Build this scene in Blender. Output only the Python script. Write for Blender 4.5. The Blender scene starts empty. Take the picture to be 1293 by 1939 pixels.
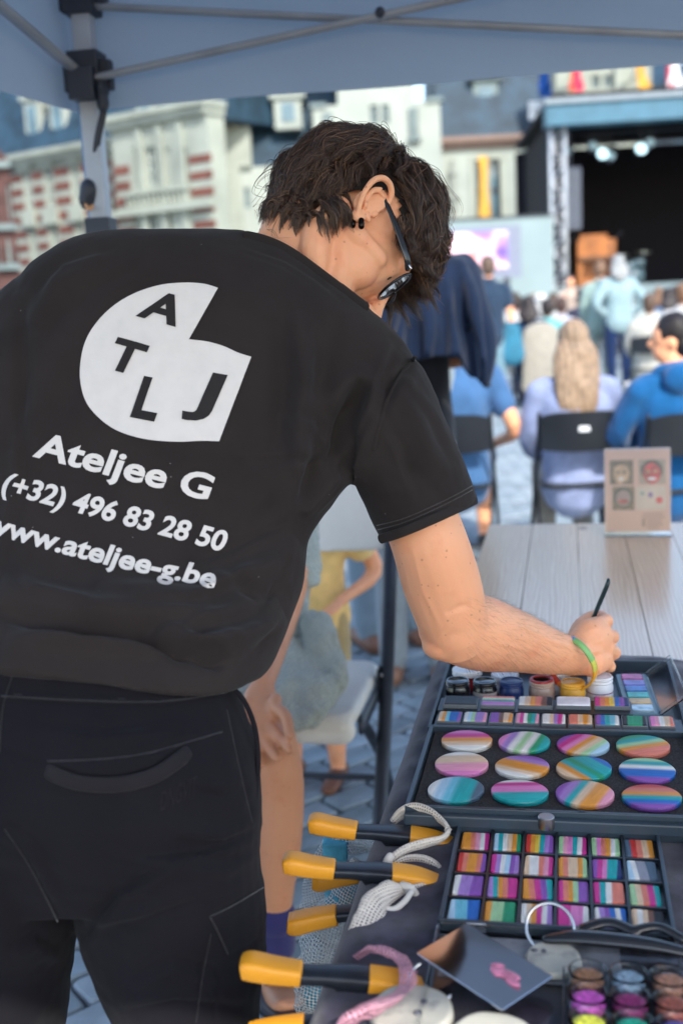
import bpy, bmesh, math, random
import numpy as np
from math import radians, sin, cos, pi, atan2, sqrt, tan
from mathutils import Vector, Matrix
from mathutils.bvhtree import BVHTree
from mathutils import noise as mnoise
random.seed(7); rng = np.random.default_rng(7)
SC = bpy.context.scene; COL = SC.collection
# ---------------------------------------------------------------- camera
PITCH, ROLL, FPX, CZ = radians(10.8), radians(3.0), 2100., 1.38
_F = np.array([0, cos(PITCH), -sin(PITCH)]); _R0 = np.array([1., 0, 0]); _U0 = np.cross(_R0, _F)
CR = _R0*cos(ROLL)-_U0*sin(ROLL); CU = _R0*sin(ROLL)+_U0*cos(ROLL); CF = _F; CC = np.array([0, 0, CZ])
cam = bpy.data.cameras.new('camera'); camo = bpy.data.objects.new('camera', cam); COL.objects.link(camo)
cam.sensor_fit = 'VERTICAL'; cam.sensor_height = 36; cam.lens = 36*FPX/1939.
cam.clip_start = .05; cam.clip_end = 600
cam.dof.use_dof = True; cam.dof.focus_distance = 1.40; cam.dof.aperture_fstop = 3.5
camo.matrix_world = Matrix(((CR[0], CU[0], -CF[0], 0), (CR[1], CU[1], -CF[1], 0), (CR[2], CU[2], -CF[2], CZ), (0, 0, 0, 1)))
SC.camera = camo
# ---------------------------------------------------------------- sky and sun
SUN_EL, SUN_AZ = radians(40), radians(160)      # azimuth clockwise from +Y: sun behind the camera, a little to its right; the stall itself is in the tent's shade
w = bpy.data.worlds.new('World'); SC.world = w; w.use_nodes = True
nt = w.node_tree; nt.nodes.clear()
sky = nt.nodes.new('ShaderNodeTexSky'); sky.sky_type = 'NISHITA'; sky.sun_disc = False
sky.sun_elevation = SUN_EL; sky.sun_rotation = SUN_AZ; sky.air_density = 1.0; sky.dust_density = 1.2; sky.ozone_density = 1.0
bg = nt.nodes.new('ShaderNodeBackground'); bg.inputs['Strength'].default_value = .15
wo = nt.nodes.new('ShaderNodeOutputWorld')
nt.links.new(sky.outputs[0], bg.inputs[0]); nt.links.new(bg.outputs[0], wo.inputs[0])
sl = bpy.data.lights.new('sun', 'SUN'); sl.energy = 2.0; sl.angle = radians(.6); sl.color = (1, .96, .89)
so = bpy.data.objects.new('sun', sl); COL.objects.link(so)
sd = Vector((sin(SUN_AZ)*cos(SUN_EL), cos(SUN_AZ)*cos(SUN_EL), sin(SUN_EL)))
so.rotation_euler = sd.to_track_quat('Z', 'Y').to_euler(); so.location = (3, -6, 6)
SC.view_settings.view_transform = 'Standard'; SC.view_settings.look = 'None'
SC.view_settings.exposure = 1.62; SC.view_settings.gamma = 1
SC.cycles.max_bounces = 8; SC.cycles.transparent_max_bounces = 16; SC.cycles.use_denoising = True
# ---------------------------------------------------------------- helpers
A = np.array
def at(px, py, d): return CC+d*(CF+CR*(px-646.5)/FPX+CU*(969.5-py)/FPX)
def onz(px, py, z):
    v = at(px, py, 1)-CC; return CC+v*(z-CZ)/v[2]
def onY(px, py, Y):
    v = at(px, py, 1)-CC; return CC+v*Y/v[1]
def proj(P):
    V = np.asarray(P)-CC; d = V@CF
    return 646.5+FPX*(V@CR)/d, 969.5-FPX*(V@CU)/d, d
MATS = {}
def mat(name, col, rough=.6, metal=0, var=.12, vs=8., bump=0, bs=60., spec=.5, sss=0, trans=0, coat=0, emit=None, es=1, sheen=0, col2=None, alpha=1, fac=None, ior=1.45):
    if name in MATS: return MATS[name]
    m = bpy.data.materials.new(name); m.use_nodes = True; n = m.node_tree; b = n.nodes['Principled BSDF']
    b.inputs['Roughness'].default_value = rough; b.inputs['Metallic'].default_value = metal
    b.inputs['Specular IOR Level'].default_value = spec; b.inputs['IOR'].default_value = ior
    b.inputs['Transmission Weight'].default_value = trans; b.inputs['Coat Weight'].default_value = coat
    b.inputs['Alpha'].default_value = alpha; b.inputs['Sheen Weight'].default_value = sheen
    if sss:
        b.inputs['Subsurface Weight'].default_value = sss; b.inputs['Subsurface Scale'].default_value = .01
        b.inputs['Subsurface Radius'].default_value = (1, .35, .2)
    if emit: b.inputs['Emission Color'].default_value = (*emit, 1); b.inputs['Emission Strength'].default_value = es
    tc = n.nodes.new('ShaderNodeTexCoord')
    nz = n.nodes.new('ShaderNodeTexNoise'); nz.inputs['Scale'].default_value = vs; nz.inputs['Detail'].default_value = 5
    n.links.new(tc.outputs['Object'], nz.inputs['Vector'])
    mx = n.nodes.new('ShaderNodeMix'); mx.data_type = 'RGBA'
    c2 = col2 or tuple(max(0, c*(1-2.2*var)) for c in col)
    mx.inputs[6].default_value = (*c2, 1); mx.inputs[7].default_value = (*[c*(1+var*.6) for c in col], 1) if not col2 else (*col, 1)
    cr = n.nodes.new('ShaderNodeValToRGB'); cr.color_ramp.elements[0].position = .3; cr.color_ramp.elements[1].position = .62 if not col2 else .46
    n.links.new(nz.outputs[0], cr.inputs[0]); n.links.new(cr.outputs[0], mx.inputs[0]); n.links.new(mx.outputs[2], b.inputs['Base Color'])
    if bump:
        bn = n.nodes.new('ShaderNodeTexNoise'); bn.inputs['Scale'].default_value = bs; bn.inputs['Detail'].default_value = 4
        n.links.new(tc.outputs['Object'], bn.inputs['Vector'])
        bp = n.nodes.new('ShaderNodeBump'); bp.inputs['Strength'].default_value = bump; bp.inputs['Distance'].default_value = .4/bs
        n.links.new(bn.outputs[0], bp.inputs['Height']); n.links.new(bp.outputs[0], b.inputs['Normal'])
    MATS[name] = m; return m
def stripes(name, cols, ang=0, span=.03, soft=.15, rough=.5, bump=.25, wob=.0025):
    """paint laid in parallel strokes of several colours"""
    m = bpy.data.materials.new(name); m.use_nodes = True; n = m.node_tree; b = n.nodes['Principled BSDF']; L = n.links.new
    b.inputs['Roughness'].default_value = rough
    tc = n.nodes.new('ShaderNodeTexCoord'); nz = n.nodes.new('ShaderNodeTexNoise'); nz.inputs['Scale'].default_value = 60; nz.inputs['Detail'].default_value = 4
    mp = n.nodes.new('ShaderNodeMapping'); mp.inputs['Rotation'].default_value = (0, 0, ang); L(tc.outputs['Object'], mp.inputs[0])
    st = n.nodes.new('ShaderNodeMapping'); st.inputs['Scale'].default_value = (1, .18, 1); L(mp.outputs[0], st.inputs[0]); L(st.outputs[0], nz.inputs['Vector'])
    sp = n.nodes.new('ShaderNodeSeparateXYZ'); L(mp.outputs[0], sp.inputs[0])
    a = n.nodes.new('ShaderNodeMath'); a.operation = 'MULTIPLY_ADD'; L(nz.outputs[0], a.inputs[0]); a.inputs[1].default_value = wob*4; L(sp.outputs[0], a.inputs[2])
    mr = n.nodes.new('ShaderNodeMapRange'); L(a.outputs[0], mr.inputs[0]); mr.inputs[1].default_value = -span+wob*2; mr.inputs[2].default_value = span+wob*2
    cr = n.nodes.new('ShaderNodeValToRGB'); L(mr.outputs[0], cr.inputs[0]); e = cr.color_ramp.elements
    k = len(cols); stops = []
    for i, c in enumerate(cols):
        lo, hi = i/k, (i+1)/k; g = soft/k
        stops += [(lo+g if i else 0, c), (hi-g if i < k-1 else 1, c)]
    e[0].position, e[0].color = stops[0][0], (*stops[0][1], 1); e[1].position, e[1].color = stops[-1][0], (*stops[-1][1], 1)
    for p, c in stops[1:-1]:
        q = e.new(min(.999, max(.001, p))); q.color = (*c, 1)
    # worn, streaky surface: brighter and duller strokes of the same paint
    n2 = n.nodes.new('ShaderNodeTexNoise'); n2.inputs['Scale'].default_value = 220; n2.inputs['Detail'].default_value = 5; L(st.outputs[0], n2.inputs['Vector'])
    hs = n.nodes.new('ShaderNodeHueSaturation'); L(cr.outputs[0], hs.inputs['Color'])
    m2 = n.nodes.new('ShaderNodeMapRange'); L(n2.outputs[0], m2.inputs[0]); m2.inputs[3].default_value = .55; m2.inputs[4].default_value = 1.0; L(m2.outputs[0], hs.inputs['Value']); hs.inputs['Saturation'].default_value = 1.0; b.inputs['Specular IOR Level'].default_value = .3
    L(hs.outputs[0], b.inputs['Base Color'])
    bp = n.nodes.new('ShaderNodeBump'); bp.inputs['Strength'].default_value = bump; bp.inputs['Distance'].default_value = .003
    L(n2.outputs[0], bp.inputs['Height']); L(bp.outputs[0], b.inputs['Normal'])
    return m
def link(name, data, parent=None, m=None):
    o = bpy.data.objects.new(name, data); COL.objects.link(o)
    if parent is not None: o.parent = parent
    if m is not None:
        for q in (m if isinstance(m, (list, tuple)) else [m]): data.materials.append(q)
    return o
def empty(name, label, cat, loc=(0, 0, 0), rz=0, group=None):
    o = bpy.data.objects.new(name, None); COL.objects.link(o); o.location = loc; o.rotation_euler = (0, 0, rz)
    o.empty_display_size = .05
    return tag(o, label, cat, group)
def tag(o, label, cat, group=None):
    o['label'] = label; o['category'] = cat
    if group: o['group'] = group
    return o
def kind(o, k): o['kind'] = k; return o
def to_mesh(name, V, Fc, smooth=True):
    me = bpy.data.meshes.new(name); me.from_pydata([tuple(v) for v in V] if not isinstance(V, np.ndarray) else V.tolist(), [], [list(f) for f in Fc] if not isinstance(Fc, np.ndarray) else Fc.tolist())
    me.update()
    if smooth: me.polygons.foreach_set('use_smooth', [True]*len(me.polygons))
    return me
def part(name, geo, parent, m, smooth=True, sharp=None):
    """geo: (V, F) or list of those, vertices in world space or the parent's local space"""
    if isinstance(geo, list): geo = merge(geo)
    me = to_mesh(name, geo[0], geo[1], smooth)
    if sharp: me.set_sharp_from_angle(angle=radians(sharp))
    return link(name, me, parent, m)
def merge(gs):
    V, Fc, k = [], [], 0
    for v, f in gs:
        V.append(np.asarray(v, float).reshape(-1, 3)); Fc += [[i+k for i in q] for q in f]; k += len(v)
    return np.vstack(V), Fc
def box(x0, x1, y0, y1, z0, z1, bev=0):
    V = A([[x, y, z] for z in (z0, z1) for y in (y0, y1) for x in (x0, x1)], float)
    Fc = [[0, 2, 3, 1], [4, 5, 7, 6], [0, 1, 5, 4], [2, 6, 7, 3], [0, 4, 6, 2], [1, 3, 7, 5]]
    if bev: return bevel((V, Fc), bev)
    return V, Fc
def bevel(g, w, seg=2):
    bm = bmesh.new(); vs = [bm.verts.new(v) for v in g[0]]
    for f in g[1]: bm.faces.new([vs[i] for i in f])
    bmesh.ops.bevel(bm, geom=bm.edges[:], offset=w, segments=seg, affect='EDGES', profile=.6)
    bm.verts.index_update(); r = (A([v.co[:] for v in bm.verts]), [[v.index for v in f.verts] for f in bm.faces]); bm.free(); return r
def rrect(x0, x1, y0, y1, r, z0, z1, n=5, top_in=0):
    """slab with rounded corners"""
    P = []
    for cx, cy, a0 in ((x1-r, y1-r, 0), (x0+r, y1-r, 90), (x0+r, y0+r, 180), (x1-r, y0+r, 270)):
        for i in range(n+1):
            a = radians(a0+90*i/n); P.append((cx+r*cos(a), cy+r*sin(a)))
    return prism(P, z0, z1, top_in)
def prism(P, z0, z1, top_in=0):
    k = len(P); c = A(P).mean(0); b = min(abs(z1-z0)*.3, .0015) if not top_in else top_in
    Q = A(P); Qi = c+(Q-c)*(1-b/max(1e-6, np.abs(Q-c).max()))
    V = [(*q, z0) for q in Q]+[(*q, z1-b*np.sign(z1-z0)) for q in Q]+[(*q, z1) for q in Qi]
    Fc = [[i, (i+1) % k, k+(i+1) % k, k+i] for i in range(k)]+[[k+i, k+(i+1) % k, 2*k+(i+1) % k, 2*k+i] for i in range(k)]
    return A(V), Fc+[list(range(2*k, 3*k)), list(range(k-1, -1, -1))]
def xf(g, loc=(0, 0, 0), rz=0, rx=0, ry=0, s=1):
    Mx = Matrix.Translation(loc) @ Matrix.Rotation(rz, 4, 'Z') @ Matrix.Rotation(ry, 4, 'Y') @ Matrix.Rotation(rx, 4, 'X')
    M3 = A(Mx.to_3x3()); return np.asarray(g[0])*s @ M3.T+A(loc, float), g[1]
def lathe(prof, n=24, c=(0, 0, 0)):
    V, Fc = [], []; k = len(prof)
    for i in range(n):
        a = 2*pi*i/n
        for r, z in prof: V.append((c[0]+r*cos(a), c[1]+r*sin(a), c[2]+z))
    for i in range(n):
        j = (i+1) % n
        for q in range(k-1): Fc.append([i*k+q, j*k+q, j*k+q+1, i*k+q+1])
    if prof[0][0] > 1e-6: Fc.append([i*k for i in range(n)][::-1])
    if prof[-1][0] > 1e-6: Fc.append([i*k+k-1 for i in range(n)])
    return A(V), Fc
def smooth_path(P, n):
    """Catmull-Rom resample of rows (any number of columns)"""
    P = A(P, float); k = len(P); out = []
    E = np.vstack([2*P[0]-P[1], P, 2*P[-1]-P[-2]])
    for t in np.linspace(0, k-1, n):
        i = min(int(t), k-2); u = t-i; a, b, c, d = E[i:i+4]
        out.append(.5*((2*b)+(-a+c)*u+(2*a-5*b+4*c-d)*u*u+(-a+3*b-3*c+d)*u**3))
    return A(out)
def tube(P, Rr, seg=12, up=None, caps=True, closed=False, n=None):
    """closed tapered tube; Rr scalar, list of radii or list of (wide, thin) with thin along 'up'"""
    P = A(P, float); k = len(P)
    if np.isscalar(Rr) or isinstance(Rr, tuple): Rr = [Rr]*k
    Rr = A([(r, r) if np.isscalar(r) else r for r in Rr], float)
    if n:
        Q = smooth_path(np.hstack([P, Rr]), n); P, Rr = Q[:, :3], np.maximum(Q[:, 3:], 1e-4); k = n
    T = np.gradient(P, axis=0) if not closed else (np.roll(P, -1, 0)-np.roll(P, 1, 0)); T /= np.linalg.norm(T, axis=1)[:, None]+1e-12
    V, Fc = [], []
    b = A(up, float) if up is not None else (A([0, 0, 1.]) if abs(T[0][2]) < .9 else A([1., 0, 0]))
    rings = []
    for i in range(k):
        if up is not None: b = A(up, float)
        b = b-T[i]*(b@T[i]); b /= np.linalg.norm(b)+1e-12; a = np.cross(T[i], b); rings.append((P[i], a, b, Rr[i], T[i]))
    if caps and not closed:
        def cap(r, s):
            p, a, b, q, t = r; m = q.mean()
            return [(p+s*t*m*sin(radians(e)), a, b, q*cos(radians(e)), t) for e in (35, 65, 83)]
        rings = cap(rings[0], -1)[::-1]+rings+cap(rings[-1], 1)
    for p, a, b, q, t in rings:
        for j in range(seg):
            g = 2*pi*j/seg; V.append(p+a*q[0]*cos(g)+b*q[1]*sin(g))
    K = len(rings)
    for i in range(K if closed else K-1):
        for j in range(seg):
            i2 = (i+1) % K; Fc.append([i*seg+j, i*seg+(j+1) % seg, i2*seg+(j+1) % seg, i2*seg+j])
    if not closed: Fc += [list(range(seg))[::-1], [(K-1)*seg+j for j in range(seg)]]
    return A(V), Fc
def loft(S, seg=28, n=None, power=2.0):
    """closed loft between sections (left px, py, depth, right px, py, depth, near half-thickness, far half-thickness)"""
    S = A(S, float)
    if n: S = smooth_path(S, n)
    V, Fc = [], []; k = len(S)
    C, H = [], []
    for s in S:
        l, r = at(*s[:3]), at(*s[3:6]); C.append((l+r)/2); H.append((r-l)/2)
    for i in range(k):
        for j in range(seg):
            g = 2*pi*j/seg; cg, sg = cos(g), sin(g)
            x = np.sign(cg)*abs(cg)**(2/power); y = np.sign(sg)*abs(sg)**(2/power)
            th = S[i][6] if y < 0 else S[i][7]
            V.append(C[i]+H[i]*x+CF*y*th)
    for i in range(k-1):
        for j in range(seg): Fc.append([i*seg+j, i*seg+(j+1) % seg, (i+1)*seg+(j+1) % seg, (i+1)*seg+j])
    Fc += [list(range(seg))[::-1], [(k-1)*seg+j for j in range(seg)]]
    return A(V), Fc
def ell(c, r, ax=None, seg=20, rg=12):
    """ellipsoid; ax rows are its axes"""
    V, Fc = [], []
    for i in range(1, rg):
        for j in range(seg):
            t, g = pi*i/rg, 2*pi*j/seg; V.append((r[0]*sin(t)*cos(g), r[1]*sin(t)*sin(g), r[2]*cos(t)))
    V += [(0, 0, r[2]), (0, 0, -r[2])]; a, b = (rg-1)*seg, (rg-1)*seg+1
    for i in range(rg-2):
        for j in range(seg): Fc.append([i*seg+j, (i+1)*seg+j, (i+1)*seg+(j+1) % seg, i*seg+(j+1) % seg])
    for j in range(seg):
        Fc.append([a, j, (j+1) % seg]); Fc.append([b, (rg-2)*seg+(j+1) % seg, (rg-2)*seg+j])
    V = A(V)
    if ax is not None: V = V @ A(ax)
    return V+A(c, float), Fc
def remesh(gs, vox, sm=3, adapt=0):
    """union of closed shapes as one continuous skin"""
    V, Fc = merge(gs)
    me = to_mesh('tmp', V, Fc); o = bpy.data.objects.new('tmp', me); COL.objects.link(o)
    md = o.modifiers.new('r', 'REMESH'); md.mode = 'VOXEL'; md.voxel_size = vox; md.adaptivity = adapt
    dg = bpy.context.evaluated_depsgraph_get(); e = o.evaluated_get(dg); m2 = e.to_mesh()
    nv = len(m2.vertices); X = np.empty(nv*3, np.float32); m2.vertices.foreach_get('co', X); X = X.reshape(-1, 3).astype(float)
    npoly = len(m2.polygons); nl = len(m2.loops); lv = np.empty(nl, np.int32); m2.loops.foreach_get('vertex_index', lv)
    Q = lv.reshape(-1, 4) if nl == 4*npoly else [list(p.vertices) for p in m2.polygons]
    e.to_mesh_clear(); bpy.data.objects.remove(o); bpy.data.meshes.remove(me)
    if sm: X = lap(X, Q, sm)
    return X, Q
def edges_of(Q):
    if isinstance(Q, np.ndarray):
        E = np.vstack([np.stack([Q[:, i], Q[:, (i+1) % Q.shape[1]]], 1) for i in range(Q.shape[1])])
    else: E = A([(f[i], f[(i+1) % len(f)]) for f in Q for i in range(len(f))])
    return E
def lap(X, Q, it, lam=.5):
    E = edges_of(Q); n = len(X); cnt = np.bincount(E.ravel(), minlength=n).astype(float)
    for k in range(it):
        l = lam if k % 2 == 0 else -lam*1.02 if it > 6 else lam
        S = np.stack([np.bincount(E[:, 0], X[E[:, 1], a], n)+np.bincount(E[:, 1], X[E[:, 0], a], n) for a in range(3)], 1)
        X = X+l*(S/np.maximum(cnt, 1)[:, None]-X)
    return X
def normals(X, Q):
    if not isinstance(Q, np.ndarray): Q = A([f[:3] for f in Q])
    a, b, c = X[Q[:, 0]], X[Q[:, 1]], X[Q[:, 2]]; fn = np.cross(b-a, c-a); N = np.zeros_like(X)
    for i in range(Q.shape[1]):
        for ax in range(3): N[:, ax] += np.bincount(Q[:, i], fn[:, ax], len(X))
    return N/(np.linalg.norm(N, axis=1)[:, None]+1e-15)
def vnoise(X, s, seed=0):
    """cheap smooth noise made of rotated sines, about -1..1"""
    r = np.random.default_rng(seed); o = np.zeros(len(X))
    for i in range(6):
        d = r.normal(size=3); d /= np.linalg.norm(d); o += np.sin(X@d*s*r.uniform(.6, 1.7)*2*pi+r.uniform(0, 6.28)+1.3*np.sin(X@np.roll(d, 1)*s*2*pi*.7))
    return o/3.2
def seg_dist(px, py, P):
    """distance from points to a polyline in the plane, with signed side and position along it"""
    best = np.full(len(px), 1e9); side = np.zeros(len(px)); along = np.zeros(len(px)); P = A(P, float); L = 0
    tot = np.linalg.norm(np.diff(P, axis=0), axis=1).sum()
    for a, b in zip(P[:-1], P[1:]):
        d = b-a; l2 = d@d; t = np.clip(((px-a[0])*d[0]+(py-a[1])*d[1])/l2, 0, 1)
        qx, qy = px-(a[0]+t*d[0]), py-(a[1]+t*d[1]); r = np.hypot(qx, qy); m = r < best
        best[m] = r[m]; side[m] = np.sign(d[0]*qy-d[1]*qx)[m]; along[m] = ((L+t*sqrt(l2))/tot)[m]; L += sqrt(l2)
    return best, side, along
def copy_tree(o, parent=None, loc=None, rz=None, label=None):
    c = o.copy(); COL.objects.link(c)
    if parent is not None: c.parent = parent
    if loc is not None: c.location = loc
    if rz is not None: c.rotation_euler = (0, 0, rz)
    if label: c['label'] = label
    for ch in list(o.children): copy_tree(ch, c)
    return c
# ================================================================ the square: paving, buildings, stage
stone = mat('pale_stone', (.29, .315, .265), rough=.8, var=.10, vs=.6, bump=.3, bs=8); stone2 = mat('grey_stone', (.16, .205, .20), rough=.85, var=.15, vs=.8)
brick_m = mat('red_brick', (.15, .055, .040), rough=.9, var=.2, vs=3, bump=.3, bs=20); slate = mat('blue_slate', (.016, .042, .066), rough=.6, var=.25, vs=1.2, bump=.3, bs=10)
whitew = mat('white_render', (.31, .34, .30), rough=.85, var=.07, vs=.5); winglass = mat('window_glass', (.10, .17, .20), rough=.08, spec=.8, var=.2, vs=1)
darkw = mat('dark_opening', (.02, .02, .025), rough=.7); wood_red = mat('dark_brick', (.075, .035, .030), rough=.9, var=.25, vs=1.5, bump=.3, bs=12)
steel = mat('dark_steel', (.05, .055, .065), rough=.4, metal=.7); alum = mat('aluminium', (.55, .57, .6), rough=.35, metal=.8)
joint = mat('paving_joint', (.10, .11, .115), rough=.95, var=.2, vs=20, bump=.5, bs=80); sett = mat('granite_sett', (.21, .255, .275), rough=.72, var=.16, vs=9, bump=.4, bs=90)
sett2 = mat('granite_sett_light', (.26, .30, .32), rough=.7, var=.14, vs=7, bump=.4, bs=90); sett3 = mat('granite_sett_dark', (.19, .22, .24), rough=.75, var=.16, vs=9, bump=.4, bs=90)
kind(part('ground', (A([(-150, -40, -.012), (150, -40, -.012), (150, 160, -.012), (-150, 160, -.012)]), [[0, 1, 2, 3]]), None, joint), 'structure')
gnd = bpy.data.objects['ground']
# setts: the nearest singly, the rest joined
SA = radians(38); SWD, SLN = .105, .165
def sett_geo(): return rrect(-SLN/2+.005, SLN/2-.005, -SWD/2+.005, SWD/2-.005, .012, -.03, .004, n=2, top_in=.006)
proto = [to_mesh('sett', *sett_geo(), smooth=False) for _ in range(3)]
for me, m in zip(proto, (sett, sett2, sett3)): me.materials.append(m)
vis = [[(556, 1395), (700, 1395), (700, 1560), (556, 1560)], [(752, 1215), (850, 1225), (800, 1400), (770, 1500), (750, 1470)], [(900, 860), (1015, 860), (1015, 1000), (900, 1000)], [(1020, 930), (1145, 930), (1145, 1000), (1020, 1000)],
       [(118, 1735), (225, 1735), (225, 1939), (118, 1939)], [(400, 1500), (620, 1500), (620, 1939), (430, 1939)], [(950, 700), (1010, 700), (1010, 860), (950, 860)]]
ca, sa = cos(SA), sin(SA); cells = []
for i in range(-190, 190):
    for j in range(-330, 330):
        u, v = i*SLN+(j % 2)*SLN/2, j*SWD; x, y = u*ca-v*sa, u*sa+v*ca+6
        if y < .4 or y > 24 or abs(x-.15*y) > 2.2+.36*y: continue
        q = proj((x, y, 0))
        cells.append((x, y, q[0], q[1]))
def _inp(x, y, P):
    c = False; j = len(P)-1
    for i in range(len(P)):
        if (P[i][1] > y) != (P[j][1] > y) and x < (P[j][0]-P[i][0])*(y-P[i][1])/(P[j][1]-P[i][1])+P[i][0]: c = not c
        j = i
    return c
cells.sort(key=lambda c: c[1]); n1 = 0; rest = []
rg = np.random.default_rng(3)
for x, y, qx, qy in cells:
    k = int(rg.choice(3, p=[.5, .3, .2])); dz = rg.normal()*.0016; tl = rg.normal(size=2)*.012; da = rg.normal()*.02
    if n1 < 298 and any(_inp(qx, qy, P) for P in vis):
        o = bpy.data.objects.new('sett', proto[k]); COL.objects.link(o); o.parent = gnd; o.location = (x, y, dz); o.rotation_euler = (tl[0], tl[1], SA+da); n1 += 1
    else: rest.append((x, y, dz, tl, da, k))
g0 = sett_geo(); V0 = g0[0]
for k, m in enumerate((sett, sett2, sett3)):
    VV, FF, b0 = [], [], 0; nv = len(V0)
    for x, y, dz, tl, da, kk in rest:
        if kk != k: continue
        c, s_ = cos(SA+da), sin(SA+da); P = V0.copy(); P[:, 2] += P[:, 0]*tl[1]+P[:, 1]*tl[0]+dz
        VV.append(np.stack([x+P[:, 0]*c-P[:, 1]*s_, y+P[:, 0]*s_+P[:, 1]*c, P[:, 2]], 1)); FF += [[i+b0 for i in f] for f in g0[1][:-1]]; b0 += nv
    o = part('setts', (np.vstack(VV), FF), gnd, m, smooth=False); kind(o, 'stuff')
far = bpy.data.materials.new('far_paving'); far.use_nodes = True; n = far.node_tree; L = n.links.new; bb = n.nodes['Principled BSDF']; bb.inputs['Roughness'].default_value = .75
tc = n.nodes.new('ShaderNodeTexCoord'); mp = n.nodes.new('ShaderNodeMapping'); mp.inputs['Rotation'].default_value = (0, 0, SA); bt = n.nodes.new('ShaderNodeTexBrick'); L(tc.outputs['Object'], mp.inputs[0]); L(mp.outputs[0], bt.inputs[0])
bt.inputs['Color1'].default_value = (.21, .255, .275, 1); bt.inputs['Color2'].default_value = (.26, .30, .32, 1); bt.inputs['Mortar'].default_value = (.16, .17, .18, 1); bt.inputs['Scale'].default_value = 1; bt.inputs['Brick Width'].default_value = SLN; bt.inputs['Row Height'].default_value = SWD; bt.inputs['Mortar Size'].default_value = .008; L(bt.outputs[0], bb.inputs['Base Color'])
kind(part('far_paving', (A([(-90, 24, 0), (90, 24, 0), (90, 100, 0), (-90, 100, 0)]), [[0, 1, 2, 3]]), gnd, far), 'structure')
class Facade:
    """a vertical wall plane through two ground points; s runs along it, z up, o out of it towards the camera"""
    def __init__(f, a, b):
        f.a = A([*a, 0.]); d = A([*b, 0.])-f.a; f.l = np.linalg.norm(d); f.d = d/f.l; f.n = A([f.d[1], -f.d[0], 0])
        if f.n@(A([0, 0, 0])-f.a) < 0: f.n = -f.n
    def px(f, x, y):
        v = at(x, y, 1)-CC; t = ((f.a-CC)@f.n)/(v@f.n); p = CC+v*t; return (p-f.a)@f.d, p[2]
    def W(f, V): V = np.asarray(V, float); return f.a+V[:, :1]*f.d+V[:, 1:2]*(-f.n)+V[:, 2:3]*A([0, 0, 1.])
    def box(f, s0, s1, z0, z1, o0, o1): g = box(min(s0, s1), max(s0, s1), -o1, -o0, min(z0, z1), max(z0, z1)); return f.W(g[0]), g[1]
    def pbox(f, x0, y0, x1, y1, o0, o1):
        s0, z0 = f.px(x0, y0); s1, z1 = f.px(x1, y1); return f.box(s0, s1, z0, z1, o0, o1)
def window(f, root, s0, s1, z0, z1, fm, nv=2, nh=3, o=.02, gm=None):
    w_ = .06; fr = [f.box(s0, s0+w_, z0, z1, o-.25, o+.05), f.box(s1-w_, s1, z0, z1, o-.25, o+.05), f.box(s0+w_, s1-w_, z1-w_, z1, o-.25, o+.05), f.box(s0+w_, s1-w_, z0, z0+w_, o-.25, o+.05)]
    for i in range(1, nv): x = s0+(s1-s0)*i/nv; fr.append(f.box(x-.04, x+.04, z0+w_, z1-w_, o-.2, o+.02))
    for i in range(1, nh): z = z0+(z1-z0)*i/nh; fr.append(f.box(s0+w_, s1-w_, z-.03, z+.03, o-.2, o+.01))
    fo = part('window', fr, root, fm, smooth=False); part('pane', f.box(s0+.02, s1-.02, z0+.02, z1-.02, o-.16, o-.12), fo, gm or winglass, smooth=False); return fo
def wall_holes(f, s0, s1, z0, z1, holes, o0=-.5, o1=0.0):
    """solid wall cut round rectangular openings"""
    ss = sorted({s0, s1, *[h[0] for h in holes], *[h[1] for h in holes]}); zs = sorted({z0, z1, *[h[2] for h in holes], *[h[3] for h in holes]}); out = []
    for a, b in zip(ss[:-1], ss[1:]):
        run = None
        for c, d in zip(zs[:-1], zs[1:]):
            m_, n_ = (a+b)/2, (c+d)/2; solid = not any(h[0] < m_ < h[1] and h[2] < n_ < h[3] for h in holes)
            if solid: run = (run[0], d) if run else (c, d)
            if (not solid or d == zs[-1]) and run: out.append(f.box(a, b, run[0], run[1], o0, o1)); run = None
    return out
# ---- banded brick and stone palace on the left
FA = Facade((-18.2, 60), (-4.4, 50))
pal = empty('banded_palace', 'stone palace with red brick bands, balustrade and projecting bay behind the tent pole', 'building', loc=(0, 0, 0))
s_l, zc = FA.px(28, 296); s_r, zc2 = FA.px(436, 222); zc = (zc+zc2)/2
cols = [(84, 118, 312, 398), (133, 160, 308, 396), (182, 212, 300, 392)]; holes = []
def winrow(xs, y0, y1, fac=FA):
    out = []
    for a, b in xs:
        m_ = (y0+y1)/2; s0, _ = fac.px(a, m_); s1, _ = fac.px(b, m_); out.append((s0, s1))
    return out
zt = FA.px(200, 300)[1]; zb = FA.px(200, 375)[1]; zt2 = FA.px(200, 402)[1]
W1 = [(a, b) for a, b in winrow([(46, 57), (85, 100), (136, 150), (189, 205)], 300, 375)]
holes = [(a, b, zb, zt) for a, b in W1]+[(a, b, 2.4, zt2-.2) for a, b in W1]
ssep = FA.px(246, 400)[0]; send = FA.px(436, 400)[0]
part('wall', wall_holes(FA, s_l-3, ssep, 0, zc, holes), pal, stone, smooth=False)
bandg = []; zz = 1.2
while zz < zc-1.2:
    ss = [s_l-3]+[q for h in W1 for q in (h[0]-.14, h[1]+.14)]+[ssep]
    for a, b in zip(ss[::2], ss[1::2]): bandg.append(FA.box(a, b, zz, zz+.38, -.1, .035))
    zz += .68
for k in range(2): bandg.append(FA.box(W1[3][1]+.35, ssep, 1, 1.1, -.1, .03))
kind(part('brick_band', bandg, pal, brick_m, smooth=False), 'stuff')
for a, b, c, d in holes: window(FA, pal, a, b, c, d, whitew, 2, 4, -.12)
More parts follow.
